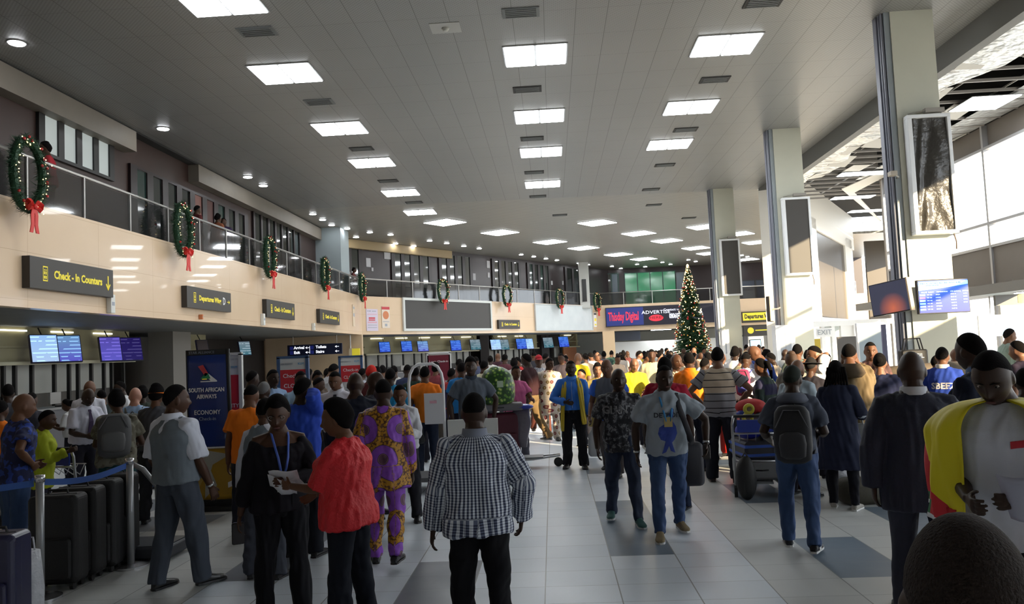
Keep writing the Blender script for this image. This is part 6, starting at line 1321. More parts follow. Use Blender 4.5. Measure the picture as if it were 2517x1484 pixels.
Pn('person in a navy and red jacket near the dark red check-in stand', 1106, 905, 15.6, 30, 'stand', top='jacket', topm=m_stripes('navy_red_block', (.02,.02,.08), (.5,.04,.04), .5, .3), skin='d')
Pn('person in a pink top pushing the loaded trolley', 1262, 905, 14.6, 160, 'push', top='tee', tc=(.45,.10,.22), bc=(.08,.08,.10), skin='m', hair='short', sex='f', H=1.70)
Pn('person in a light grey T-shirt walking away beyond the green bundle', 1262, 881, 20.5, 10, 'walk', top='tee', tc=(.48,.46,.44), bc=(.03,.05,.12), skin='d', hair='puff')
Pn('person in a red T-shirt beside the light grey T-shirt', 1277, 877, 22.5, -100, 'stand', top='tee', tc=(.45,.02,.02), skin='m')
Pn('man in a black shirt and brown trousers striding towards the trolley', 1301, 868, 17.0, -60, 'walk', top='shirt', tc=(.03,.01,.012), bc=(.14,.09,.04), skin='v')
Pn('woman in a red cap and checked shirt behind the man in spotted clothes', 1322, 872, 18.8, 170, 'walk', sex='f', top='shirt', topm=m_blotch('small_check', (.5,.5,.52), (.15,.16,.2), 60, .5), bc=(.10,.03,.02), hair='cap', capc=(.4,.02,.03), skin='d')
Pn('man in a cream outfit with large maroon spots walking and looking aside', 1347, 880, 17.4, 176, dict(lean=2, legs=((8,4,2),(-8,14,2)), hands=((-.24,.06,.90),(.24,.02,.90)), head=(-35,10)), top='shirt', topm=DOT, botm=DOT, hem=-.36, flare=.12, loose=.04, skin='d', hair='short', sleeve=.8, lod=1, H=1.78)
def x_blue(r, k, tm):
    for s_ in (-1, 1):
        g = G(); rings = []
        for z, x0, x1, y, in ((.50,.07,.12,.02),(.44,.08,.155,.10),(.34,.09,.17,.148),(.15,.11,.18,.170),(-.05,.13,.195,.175),(-.16-(.06 if s_ > 0 else 0),.14,.205,.17),(-.22-(.1 if s_ > 0 else 0),.15,.20,.16)):
            rings.append([k.T(s_*(x0+(x1-x0)*i/8), y-.030*(i/8)**2*2+.012*math.sin(i*1.7+z*9), z) for i in range(9)])
        g.loft(rings, cap=False, closed=False); o = g.obj('yellow_jacket_front', mat('cloth_yellow',(.62,.46,.03),.7), r, smooth=True); q = o.modifiers.new('s','SOLIDIFY'); q.thickness = .012
    g = G(); g.loft([[k.T(.185*math.cos(a), -.01+.135*math.sin(a), z) for a in [2*PI*i/24 for i in range(24)]] for z in (-.035,.0)]); g.obj('belt', SHOEM['b'], r)
    g = G(); g.tube([k.T(0,.158,.44-.05*i) if i else k.T(0,.12,.45) for i in range(9)], .004, 5); g.obj('button_line', mat('button_pale',(.3,.4,.6),.5), r)
figure('man in a bright blue shirt with a yellow garment over his shoulders', 1403, 897, 13.2, 182, dict(lean=1, legs=((3,3,4),(-3,3,4)), hands=((-.27,.02,.84),(.10,.24,1.06)), head=(-4,0), poles=(None,(1,-.4,-.3))), top='shirt', tc=(.05,.19,.62), bc=(.012,.012,.014), hem=-.0, loose=.030, skin='v', hair='fade', extras=x_blue, lod=1, H=1.76, collarc=(.08,.24,.7))
e, L = prop(PEOPLE[-1], (-.36,.0,.60), 'plastic_bag', 'white plastic carrier bag hanging beside the man in the blue shirt', 'bag'); g = G(); g.loft([ringpts(V((0,0,z)), V((1,0,0)), V((0,1,0)), w, .06, 16, 3) for z, w in ((-.42,.12),(-.38,.15),(-.1,.14),(.0,.09),(.12,.02))]); g.obj('body', mat('bag_white',(.6,.6,.6),.4,bump=.5,bscale=25), e, smooth=True); g = G(); g.tube([(-.03,0,.1),(0,0,.2),(.03,0,.1)], .008, 6); g.obj('handle', mat('bag_white',(.6,.6,.6),.4), e)
Pn('tall man in a yellow T-shirt standing behind the man in the blue shirt', 1419, 867, 19.5, 10, 'stand', top='tee', tc=(.72,.55,.02), bc=(.05,.05,.06), skin='t', hair='bald')
Pn('child in a yellow shirt peering past the man in the blue shirt', 1434, 906, 16.0, -130, 'stand', top='tee', tc=(.65,.48,.02), skin='t', hair='low')
Pn('woman in an olive yellow dress walking behind the man in the blue polo', 1468, 893, 15.0, 178, 'walk', sex='f', top='tee', tc=(.22,.17,.05), bottom='skirt', bc=(.22,.17,.05), skirt=.5, skin='t', hair='brown' if False else 'puff')
Pn('bald man in a blue and grey polo shirt just behind the camouflage T-shirt', 1492, 882, 12.4, 190, 'walk', top='tee', topm=m_stripes('blue_grey_yoke', (.025,.11,.55), (.08,.09,.12), .62, .62), bc=(.07,.06,.06), skin='m', hair='bald')
Pn('man in a crimson T-shirt mostly hidden behind the man in the bird T-shirt', 1632, 889, 9.7, 5, 'stand', top='tee', tc=(.30,.01,.03), skin='v', hair='tall', bc=DEN2 if False else (.012,.02,.045), wid=1.1, H=1.78)
Pn('bald man in a vivid yellow shirt leaning forward over luggage', 1553, 880, 15.6, 170, dict(lean=18, hands=((-.12,.36,1.0),(.10,.36,.98)), head=(0,10)), top='shirt', tc=(.80,.62,.03), skin='t', hair='bald', sleeve=.8)
Pn('man with glasses in a cream and brown print shirt', 1656, 862, 13.2, 150, 'stand', top='tee', topm=ANK2, skin='d', hair='bald', H=1.80)
Pn('man with his back turned in a bright orange polo shirt', 1693, 866, 12.55, 6, dict(lean=3, hands=((-.18,.26,1.0),(.26,.06,.9)), head=(-18,8)), top='tee', tc=(.88,.22,.015), bc=(.012,.016,.03), skin='d', hair='short', loose=.045, collarc=(.85,.2,.015), lod=1)
Pn('person in dark green beside the man in orange under the tree', 1724, 880, 14.0, 30, 'hold', top='tee', tc=(.03,.06,.03), skin='v', hair='low')
Pn('man with his back turned in a cream and grey striped T-shirt', 1762, 853, 11.45, 4, dict(lean=1, hands=((-.24,.14,.98),(.25,.12,1.0)), head=(0,0), poles=((-1,-.6,-.1),(1,-.6,-.1))), top='tee', topm=STR, bc=(.02,.022,.03), skin='t', hair='short', lod=1, wid=1.03)
Pn('woman in olive leaning across beside the striped T-shirt', 1796, 874, 16.5, 60, 'reach', sex='f', top='tee', tc=(.22,.20,.12), skin='t', hair='low')
Pn('man in a white shirt carrying a red and blue patterned bag on his back', 1826, 862, 13.5, 12, 'reach', top='shirt', tc=(.70,.68,.66), skin='d', hair='fade', sleeve=.8, pose_kw=dict(lean=12), H=1.75)
backpack(PEOPLE[-1], root_sk[PEOPLE[-1].name][0], mat('pack_tricolour',(.30,.03,.10),.7), 'red and blue striped pack on the man in white', .22, .40, .08, mat('pack_blue',(.05,.06,.3),.7), z=.06)
Pn('man in a white collar with dark hair below the dark portal', 1804, 853, 17.6, 20, 'stand', top='shirt', tc=(.6,.6,.62), skin='v', hair='puff')
Pn('stooping man in a cobalt blue jacket near the blue kiosk screen', 1894, 848, 14.9, -100, 'reach', top='jacket', tc=(.02,.05,.22), skin='m', hair='bald', pose_kw=dict(lean=20))
Pn('person with pale glasses pushed up on dark hair', 1877, 860, 19.0, 100, 'stand', sex='f', top='tee', tc=(.03,.03,.10), skin='d', hair='puff')
Pn('woman with a ponytail in a dark green and navy top beside the heaped trolley', 1880, 885, 11.6, -60, 'onehand', sex='f', top='shirt', topm=m_stripes('green_navy_block', (.02,.04,.035), (.015,.015,.06), .3, .5), skin='m', hair='ponytail', H=1.70)
Pn('man in a grey green shirt with his back turned before the bright booths', 1957, 845, 14.4, 10, 'stand', top='tee', tc=(.12,.15,.13), skin='m', hair='low')
Pn('woman with brown hair in front of the grey green shirt', 1944, 866, 12.4, 0, 'stand', sex='f', top='tee', tc=(.2,.2,.18), skin='t', hair='puff', bald_hair='brown')
Pn('man with grey-pink scalp in a pale blue shirt behind the dark cap', 1952, 884, 10.2, 30, 'stand', top='shirt', tc=(.38,.46,.52), skin='t', hair='bald')
Pn('man in a white shirt bringing his hand to his mouth', 2014, 849, 12.6, -100, dict(hands=((-.05,.16,1.48),(.26,.05,.86)), head=(0,10)), top='shirt', tc=(.68,.68,.70), skin='t', hair='fade', sleeve=.8)
Pn('person in a wide dark hat and dark clothes behind the hooded man', 1988, 878, 11.5, 20, 'stand', sex='f', top='jacket', tc=(.02,.018,.025), skin='d', hair='hat', capc=(.015,.014,.014), H=1.68)
def x_hair(r, k, tm): pass
figure('woman with long dark hair in a long navy coat, seen from behind', 2052, 886, 9.35, 8, dict(lean=2, legs=((3,4,3),(-2,4,3)), hands=((-.12,.25,1.05),(.19,.26,1.06)), head=(-10,10)), sex='f', top='jacket', tc=(.018,.022,.045), hem=-.46, flare=.20, bc=(.008,.008,.012), slim=1, skin='m', hair='braids', lod=1, shoes=mat('canvas_pale',(.30,.28,.25),.7), H=1.68, sleeve=1.2)
lw = PEOPLE[-1]; kl = root_sk[lw.name][0]
S_, E_, W_ = kl.arm[1]; g = G(); g.tube([S_+V((.02,0,-.08)), S_.lerp(E_,.5), E_, E_.lerp(W_,.5), W_], [.062,.062,.056,.05,.038], 12); g.obj('pale_sleeve', fab((.42,.46,.52)), lw, smooth=True)
handprop(lw, kl, 1, 'handbag', 'silver grey handbag on the arm of the woman in the navy coat', 'handbag', handbag(), (-.02,-.18,.12))
def x_hood2(r, k, tm):
    g = G(); g.loft([[k.T(rr*math.cos(a), -.06+rr*.8*math.sin(a)-(.06 if math.sin(a) < 0 else 0)*abs(math.sin(a)), z) for a in [2*PI*i/22 for i in range(22)]] for z, rr in ((.38,.14),(.43,.175),(.48,.15),(.54,.11),(.53,.085))]); g.obj('hood', fab((.075,.055,.035)), r, smooth=True)
figure('man in a puffy brown hooded jacket with his hands raised to his face', 2084, 838, 10.4, 2, dict(lean=2, hands=((-.09,.20,1.46),(.09,.20,1.46)), head=(0,14), poles=((-.3,.1,-1),(.3,.1,-1))), top='jacket', tc=(.17,.125,.07), bc=(.015,.02,.03), loose=.065, amp=.018, skin='m', hair='short', lod=1, H=1.86, extras=x_hood2)
Pn('man in a maroon patterned shirt facing the camera in front of a grey booth', 2137, 836, 12.4, 175, 'stand', top='shirt', topm=m_blotch('maroon_print', (.07,.03,.03), (.12,.05,.04), 20), skin='m', hair='fade', H=1.86)
Pn('woman in a navy wide-shouldered dress with her hair pinned up, back turned', 2160, 868, 10.9, 4, 'stand', sex='f', top='fit', tc=(.014,.018,.05), bottom='trousers', bc=(.012,.014,.02), hem=-.28, flare=.15, skin='t', hair='bun', neck=.04, loose=.045, lod=1)
Pn('person in a lemon yellow T-shirt beyond the shoulder of the man in the navy suit', 2294, 872, 12.2, 60, 'stand', top='tee', tc=(.65,.62,.10), skin='t', hair='low', sex='f')
Pn('man in a blue top with white straps and lettering on the back', 2312, 853, 11.2, 10, 'stand', top='tee', tc=(.02,.05,.30), skin='m', hair='short', collarc=(.5,.5,.5))
root_, k_, t_ = PEOPLE[-1], root_sk[PEOPLE[-1].name][0], root_sk[PEOPLE[-1].name][2]
me = text_mesh('SBEEZ', .11, .001, 'CENTER', .004, 1.0).copy()
for v in me.vertices: v.co = V(k_.T(v.co.x+.02, -.3, .26+v.co.z))
project_on(me, t_, k_.f, .004); me.materials.append(WHT); link('lettering', me, root_)
Pn('man facing sideways next to the blue top with straps', 2340, 856, 13.9, 90, 'stand', top='shirt', tc=(.5,.45,.35), skin='t', hair='bald')
Pn('person in a dark jacket cut by the picture edge beside the flag', 2518, 905, 7.0, 0, 'stand', top='jacket', tc=(.012,.012,.02), skin='v')
Pn('person with a tanned face at the edge beyond the dark jacket', 2512, 836, 11.0, -60, 'stand', top='tee', tc=(.04,.03,.05), skin='t', hair='low')
Pn('person in a grey and green jacket in front of the bright doors', 2472, 818, 16.5, 60, 'stand', top='jacket', tc=(.20,.26,.24), skin='m', hair='short', H=1.98)
# people on the balcony
for px, py, d_, xx, col, lb, fc, sx in ((120,330,0,XL-.55,(.35,.02,.03),'person in a red top behind the balcony rail beside the lit windows',-90,'f'),(480,503,0,XL-.7,(.10,.02,.02),'person leaning on the balcony rail above the departures sign',60,'m'),(532,512,0,XL-.7,(.30,.10,.05),'first of two people close together on the balcony',40,'f'),(551,515,0,XL-.8,(.06,.04,.10),'second of two people close together, in purple',200,'m'),(851,644,0,XL-.62,(.35,.30,.28),'person in a pale shirt on the balcony by the blue grey pier',60,'m'),(867,650,0,XL-.55,(.15,.05,.05),'person in dark red on the balcony at the bend',100,'f')):
    p = at(px, py, x=xx); Pn(lb, px, py, p.y, fc, 'stand', sex=sx, top='tee', tc=col, skin='d', xyz=(p.x, p.y, 5.0), H=max(1.45, min(1.85, p.z-5.0)), lod=3, hair='puff' if sx == 'f' else 'short')
# ================================================================== the far crowd
YL = (.75,.58,.05); CR_ = (.62,.50,.34); far = [
 (1381,868,21,'m',(.05,.04,.05),'dark jacket','walking behind the spotted outfit',200),(1441,868,24,'f',(.60,.42,.28),'peach top','just past the yellow T-shirt',-20),(1455,866,26,'m',(.62,.55,.42),'sunlit cream shirt','in the far crowd past the peach top',-30),(1470,870,29,'m',(.45,.12,.08),'rust shirt','in the far crowd beside the cream shirt',20),
 (1484,864,32,'f',(.1,.1,.12),'dark top','below the buff pier at the far end',0),(1502,861,34,'m',(.05,.10,.08),'dark green shirt','directly under the buff pier',10),(1515,873,24,'m',(.55,.40,.28),'tan shirt','between the buff pier and the yellow shirt',160),(1530,866,30,'f',(.5,.45,.4),'pale top','far behind the yellow shirt',30),
 (1544,862,33,'m',(.10,.03,.03),'maroon shirt','far behind the yellow shirt, small head in shade',-40),(1566,864,28,'m',(.65,.64,.6),'white shirt','in the far crowd beside the grey blue T-shirt',90),(1581,866,19,'m',(.10,.16,.24),'grey blue T-shirt','lit from the side in the crowd',100),(1592,862,36,'f',(.08,.06,.06),'brown top','far back against the white counter',0),
 (1601,858,18.5,'m',(.55,.45,.28),'sandy shirt','facing the camera left of the tree'.replace('left of','before'),180),(1617,866,27,'f',(.50,.28,.22),'salmon top','close to the tree foot',60),(1628,862,31,'m',(.35,.03,.05),'crimson shirt','at the foot of the tree',-60),(1640,870,22,'m',(.15,.12,.10),'brown shirt','beside the man with glasses',30),
 (1675,872,19,'f',(.5,.42,.3),'beige top','hidden behind the orange polo',0),(1738,866,17,'m',(.45,.60,.68),'pale cyan shirt','beside the striped T-shirt',20),(1775,868,19,'m',(.4,.38,.36),'grey shirt','past the shoulder of the striped T-shirt',0),(1812,856,26,'f',(.62,.6,.58),'white top','in front of the portal screen',0),
 (1840,864,18,'m',(.08,.09,.15),'slate jacket','beside the patterned pack',-50),(1858,858,20,'m',(.03,.05,.18),'navy shirt','against the blue kiosk screen',0),(1905,866,16.5,'f',(.4,.33,.25),'tan top','behind the stooping man',-60),(1925,858,20,'m',(.5,.5,.48),'light shirt','between the booths and the ponytail',30),
 (1985,862,17.5,'f',(.15,.12,.2),'plum top','behind the wide dark hat',0),(2035,866,15.5,'m',(.45,.42,.38),'stone shirt','beside the man in white eating',-30),(2268,868,15.5,'m',(.12,.12,.13),'charcoal shirt','beside the lemon T-shirt',0),
 (886,905,16.8,'m',(.4,.4,.45),'pale shirt','behind the two suited men',20),(925,903,16,'f',(.03,.04,.06),'dark top','between the red cap and turquoise jacket',10),(940,900,19,'m',(.12,.12,.14),'grey jacket','at the slanted desks behind the turquoise jacket',0),(972,898,18,'f',(.5,.48,.45),'white top','behind the young woman with the strap',-20),
 (1000,896,17,'m',(.03,.04,.09),'navy shirt','in the queue near the tube arch',0),(1068,892,18,'f',(.20,.04,.05),'wine red top','by the notice of the tube arch',30),(1090,886,22,'m',(.08,.08,.10),'charcoal jacket','under the dark red stand',0),(1122,882,21,'f',(.12,.05,.04),'brown top','beyond the blue bag',40),
 (1150,878,25,'m',(.4,.4,.42),'light shirt','beyond the head of the tall man in grey',0),(1172,876,24,'m',(.06,.07,.12),'ink blue shirt','right behind the tall man in grey'.replace('right behind','straight behind'),-30),(1205,874,26,'f',(.55,.53,.5),'white top','over the green bundle',0),(1222,868,28,'m',(.05,.02,.03),'dark shirt','at the desks over the green bundle',10),
 (1240,872,25,'m',(.10,.03,.04),'maroon jacket','between bundle and light grey T-shirt',0),(1290,872,24,'f',(.07,.03,.03),'dark red top','behind the black shirt',-20),(1312,864,27,'m',(.04,.04,.05),'black jacket','at the last desks before the spotted outfit',0),(1336,868,24,'f',(.35,.30,.28),'grey beige top','just past the red cap',30),
 (700,905,16,'m',(.10,.10,.12),'dark suit','beyond the notice stand near the beige wall',20),(858,900,22.4,'f',(.15,.05,.05),'brown top','beside the second notice stand',0),(806,905,17,'m',(.05,.05,.06),'black shirt','between the notice stands',-10),(845,892,21,'m',(.5,.5,.52),'white shirt','below the second notice stand',0),(868,896,19,'f',(.05,.04,.05),'dark scarf and top','beside the pale shirt behind the suited men',0),
 (750,908,15.8,'f',(.3,.3,.32),'grey top','peeping past the notice edge',60),(20,948,12.5,'m',(.05,.05,.06),'dark shirt','far behind the man in navy',0),(255,958,13.4,'f',(.03,.04,.04),'dark top','by the near counter between two white shirts',-20),(70,965,11.5,'m',(.04,.04,.05),'black shirt','beyond the patterned navy shoulder',20),(350,950,12.6,'f',(.04,.05,.04),'bottle green top','past the pale bald man',0)]
for i, (px, py, d_, sx, col, a_, b_, fc) in enumerate(far):
    hr = ('short','fade','low','bald','tall')[i % 5] if sx == 'm' else ('puff','bun','low','braids')[i % 4]
    Pn(('man' if sx == 'm' else 'woman') + ' in a ' + a_ + ' ' + b_, px, py, d_, fc, ('stand','walk','hold','onehand')[i % 4], sex=sx, top='shirt' if ('shirt' in a_ and 'T-' not in a_) else 'tee', tc=col, bc=((.02,.02,.03),(.03,.05,.10),(.06,.05,.04))[i % 3], skin=('d','v','m','t')[(i*7) % 4] if d_ > 18 and px > 1380 else ('d','v','m')[i % 3], hair=hr)
# more heads deep in the hall, each too small to show much
rg = random.Random(21); n_far = 0
for i in range(46):
    px = rg.uniform(1385, 1880); d_ = rg.uniform(26, 46); H_ = rg.uniform(1.6, 1.82); p = at(px, 860, y=d_)
    if any((V((q.location.x, q.location.y, 0))-V((p.x, d_, 0))).length < .62 for q in PEOPLE) or (V((p.x,d_,0))-V((TX,TY,0))).length < 2.0 or abs(d_-34.3) < 1 and 6.5 < p.x < 8.5: continue
    col = rg.choice([(.5,.45,.38),(.05,.05,.06),(.35,.08,.05),(.6,.42,.25),(.62,.6,.55),(.08,.10,.2),(.55,.4,.05),(.12,.08,.06)])
    Pn('distant person standing deep in the crowd before the far counter', px, 0, d_, rg.uniform(0,360), rg.choice(['stand','hold','walk']), sex=rg.choice('mmf'), top=rg.choice(['tee','shirt']), tc=col, skin=rg.choice('dvmt'), hair=rg.choice(['short','low','puff','bald']), xyz=(p.x, d_, 0), H=H_, group='distant people deep in the crowd')
# ------------------------------------------------------------------ luggage, trolleys and barriers
BLKC = mat('case_black', (.012,.012,.013), .6, bump=.25, bscale=120); CHRM = mat('chrome', (.6,.6,.62), .22, metal=.9); RUB = mat('rubber', (.02,.02,.02), .6); BLUP = mat('plastic_blue', (.02,.05,.35), .4)
def suitcase(p, rz, w, h, d, m, label, soft=True, handle=False, trim=None, lay=False):
    e = tag(empty('suitcase', p, rz), label, 'suitcase'); trim = trim or BLKC
    g = G(); g.rbox(-w/2,w/2,-d/2,d/2,.05,h,.05,4); g.obj('shell', m, e, smooth=False, bevel=.012)
    if soft: g = G(); g.rbox(-w*.40,w*.40,-d/2-.035,-d/2+.01,.10,h*.55,.03,3); g.obj('front_pocket', m, e); 
    g = G(); g.tube([(-w*.49,-d*.1,.1),(-w*.49,-d*.1,h*.93),(-w*.40,-d*.1,h+.002),(w*.40,-d*.1,h+.002),(w*.49,-d*.1,h*.93),(w*.49,-d*.1,.1)], .005, 6); g.obj('zip', mat('zip_grey',(.08,.08,.09),.4), e)
    g = G(); g.tube([(-.09,0,h-.005),(-.08,0,h+.035),(.08,0,h+.035),(.09,0,h-.005)], .011, 8); g.obj('handle', trim, e)
    if handle: g = G(); g.tube([(-.1,d*.35,h-.02),(-.1,d*.35,h+.35),(.1,d*.35,h+.35),(.1,d*.35,h-.02)], .010, 8); g.obj('pull_handle', CHRM, e)
    for s_ in (-1, 1):
        for t_ in (-1, 1): G().cyl((s_*(w/2-.06)-.015, t_*(d/2-.05), .035), (s_*(w/2-.06)+.015, t_*(d/2-.05), .035), .035, n=12).obj('wheel', RUB, e)
    return e
for px, pyb, rz, w, h, d, lb in ((128,1452,.10,.44,.84,.25,'black upright suitcase at the front of the row behind the blue belt'),(180,1430,.08,.42,.86,.25,'second black suitcase in the row behind the blue belt'),(228,1409,.12,.42,.88,.25,'third black suitcase in the row, its top zip bulging'),(272,1390,.10,.40,.90,.24,'last black suitcase in the row, beside the steel post')):
    p = at(px, pyb, z=0); suitcase((p.x, p.y+.1, 0), rz, w, h, d, BLKC, lb)
p = at(20,1560,z=0); suitcase((p.x-.1,p.y,0), .1, .42, .76, .28, mat('case_navy',(.012,.016,.035),.5), 'navy suitcase cut by the corner of the picture')
p = at(60,1520,z=0); e = tag(empty('shopping_bag', (p.x, p.y, 0), -.3), 'crumpled white plastic shopping bag standing before the first barrier post', 'bag'); t = NT('white_plastic', .35); nz = t.noise(t.obj(), 6, 4); t.bump(nz, 1, .05); WPL = t.col(t.mix(nz, (.45,.46,.50), (.68,.69,.72)))
g = G(); g.loft([ringpts(V((.01*math.sin(z*9),0,z)), V((1,0,0)), V((0,1,0)), w, .09, 18, 3.5) for z, w in ((0,.13),(.03,.15),(.25,.15),(.45,.135),(.53,.12))]); g.obj('body', WPL, e, smooth=True)
for s_ in (-1,1): g = G(); g.tube([(-.06,s_*.05,.5),(-.05,s_*.04,.63),(.05,s_*.04,.63),(.06,s_*.05,.5)], .008, 6); g.obj('handle', WPL, e)
# queue barrier
PA = at(100,1472,z=0); PB_ = at(322,1392,z=0)
def post(p, label):
    e = tag(empty('barrier_post', (p.x, p.y, 0)), label, 'barrier post'); g = G(); g.cyl((0,0,.03),(0,0,1.03),.034,n=16); g.obj('pole', mat('post_aluminium',(.40,.41,.42),.35,metal=.6), e, smooth=True); g = G(); g.cyl((0,0,0),(0,0,.02),.17,n=28); g.cyl((0,0,.02),(0,0,.035),.16,.06,n=28); g.obj('base', CHRM, e); G().cyl((0,0,1.0),(0,0,1.06),.042,n=16).obj('cap', CHRM, e, smooth=True); return e
post(PA, 'steel queue barrier post in front of the row of black suitcases'); post(PB_, 'steel queue barrier post at the end of the row of black suitcases')
BELT = mat('belt_blue', (.03,.10,.36), .5)
for a_, b_, lb in ((V((PA.x-2.4,PA.y-1.2,0)), PA, 'blue retractable belt running out of the picture from the first post'),(PA, PB_, 'blue retractable belt sagging between the two steel posts')):
    e = tag(empty('barrier_belt', tuple(a_)), lb, 'belt'); dv = b_-a_; ln = dv.length; dx = dv.normalized(); g = G(); n = 12; vs = []
    for i in range(n+1):
        t_ = (.045+(ln-.09)*i/n); sg = -.05*math.sin(PI*i/n); c = dx*t_; nn = V((-dx.y,dx.x,0))*.0015
        vs.append([c+nn+V((0,0,1.02+sg)), c+nn+V((0,0,.965+sg)), c-nn+V((0,0,.965+sg)), c-nn+V((0,0,1.02+sg))])
    g.loft(vs); g.obj('webbing', BELT, e)
p = at(345,1378,z=0); e = tag(empty('weighing_scale', (p.x, p.y+.2, 0)), 'low dark baggage scale on the floor behind the last barrier post', 'scale'); G().rbox(-.32,.32,-.26,.26,.02,.14,.03).obj('body', mat('scale_dark',(.04,.042,.05),.5), e); G().box(-.29,.29,-.23,.23,.14,.15).obj('plate', mat('scale_plate',(.07,.075,.085),.35), e)
# slanted tubular rail beside the post
e = tag(empty('guide_rail', (PB_.x+.08, PB_.y+.35, 0)), 'bent steel guide rail just behind the second barrier post', 'rail'); g = G(); g.tube([(.04,0,.0),(.02,0,.72),(-.14,.02,.90),(-.26,.04,.95)], .028, 10); g.obj('tube', mat('post_aluminium',(.4,.41,.42),.35), e, smooth=True); G().cyl((.04,0,0),(.04,0,.02),.09,n=20).obj('base', CHRM, e)
def trolley(p, rz, label, H_=1.02, L=.95, W=.56, basket=True, pan=BLUP):
    """luggage trolley, handle at local -x end, nose at +x"""
    e = tag(empty('luggage_trolley', p, rz), label, 'trolley'); fr = mat('trolley_steel', (.45,.46,.47), .3, metal=.7)
    g = G()
    for s_ in (-1,1): g.tube([(-.42,s_*W/2,.16),(-.42,s_*W/2,.45),(-.47,s_*W/2,H_-.1),(-.50,s_*W*.46,H_)], .017, 8); g.tube([(-.42,s_*W/2,.16),(L*.35,s_*W*.30,.15),(L*.62,s_*.06,.19)], .017, 8)
    g.tube([(-.47,-W/2,H_-.22),(-.47,W/2,H_-.22)], .013, 8); g.tube([(-.42,-W/2,.45),(-.42,W/2,.45)], .013, 8); g.obj('frame', fr, e, smooth=True)
    g = G(); g.box(-.42,L*.45,-W*.32,W*.32,.165,.185); g.obj('platform', mat('trolley_deck',(.20,.21,.22),.5), e)
    g = G(); g.tube([(-.50,-W*.46,H_),(-.50,W*.46,H_)], .021, 10); g.obj('handle', RUB, e, smooth=True); G().box(-.49,-.46,-W*.4,W*.4,H_-.20,H_-.05).obj('panel', pan, e)
    if basket: g = G(); [g.tube([(-.46,y,H_-.22),(-.28,y,H_-.34),(-.20,y,H_-.22)], .006, 5) for y in (-.2,-.1,0,.1,.2)]; g.tube([(-.20,-.22,H_-.22),(-.20,.22,H_-.22)], .008, 6); g.obj('basket', fr, e)
    for x_, y_ in ((-.40,-W/2),(-.40,W/2),(L*.60,0)): G().cyl((x_,y_-.02,.075),(x_,y_+.02,.075),.075,n=18).obj('wheel', RUB, e)
    return e
p = at(215,1090,y=10.0); trolley((p.x,9.9,0), R(80), 'empty steel trolley with a blue handle panel before the airline worker'); p = at(112,1085,y=10.3); trolley((p.x,10.3,0), R(75), 'second empty trolley parked beside the worker in the white shirt', basket=False)
# wrapped green bundle on a loaded trolley
LP = at(1228,1135,z=0); LP.y = 13.5; LP.x = at(1228,1135,y=13.5).x
trolley((LP.x,13.5,0), R(0), 'loaded trolley with maroon case, its nose wheel pointing across the hall', L=1.65)
suitcase((LP.x+.05,13.5,.19), R(8), .62, .74, .34, mat('case_maroon',(.09,.010,.022),.5), 'upright maroon suitcase on the trolley under the green bundle')
e = tag(empty('suitcase', (LP.x+.03,13.5,.97), R(4)), 'flat grey case lying on the maroon suitcase', 'suitcase'); G().rbox(-.42,.40,-.22,.22,0,.12,.03).obj('shell', mat('case_grey',(.16,.15,.16),.5), e); G().tube([(-.08,-.22,.06),(0,-.25,.06),(.08,-.22,.06)], .01, 6).obj('handle', BLKC, e)
t = NT('green_leaf_wrap', .35); vz = t.n('TexVoronoi'); vz.inputs['Scale'].default_value = 15; t.l(t.obj(), vz.inputs['Vector']); c = t.mix(t.math('LESS_THAN', vz.outputs['Distance'], .42), (.02,.07,.015), (.14,.30,.04)); c = t.mix(t.math('LESS_THAN', vz.outputs['Distance'], .22), c, (.62,.62,.20)); t.bump(t.noise(t.obj(), 8, 3), .9, .03); LEAF = t.col(c)
bc = at(1222,952,y=13.45); e = tag(empty('wrapped_bundle', (bc.x, 13.45, 1.09)), 'big round bundle wrapped in green and yellow leaf-print plastic on top of the trolley', 'bundle'); hb = at(1222,900,y=13.45).z-1.09
g = G(); g.loft([ringpts(V((.02*math.sin(q*4),0,hb*q)), V((1,0,0)), V((0,1,0)), .285*w_, .25*w_, 28, 2.6) for q, w_ in ((0,.80),(.05,.93),(.2,1.0),(.5,1.0),(.75,.90),(.9,.68),(.97,.42),(1.0,.15))]); g.obj('wrapping', LEAF, e, smooth=True); G().box(.02,.12,-.262,-.25,hb*.45,hb*.62).obj('label', mat('label_pale',(.5,.6,.45),.4), e)
e = tag(empty('plastic_sheet', (LP.x+.36,13.42,.60)), 'blue and clear plastic wrap hanging at the side of the loaded trolley', 'plastic'); g = G(); g.ell((.06,0,.42),(.20,.12,.05),14,8); g.obj('blue_fold', mat('plastic_bright_blue',(.02,.05,.40),.3), e, smooth=True); g = G(); g.loft([ringpts(V((.06+.02*math.sin(z*12),0,z)), V((1,0,0)), V((0,1,0)), w, .06, 14) for z, w in ((-.25,.06),(-.1,.10),(.15,.13),(.40,.15))]); g.obj('clear_fold', mat('plastic_grey',(.16,.14,.17),.2,coat=.4,bump=.8,bscale=18), e, smooth=True)
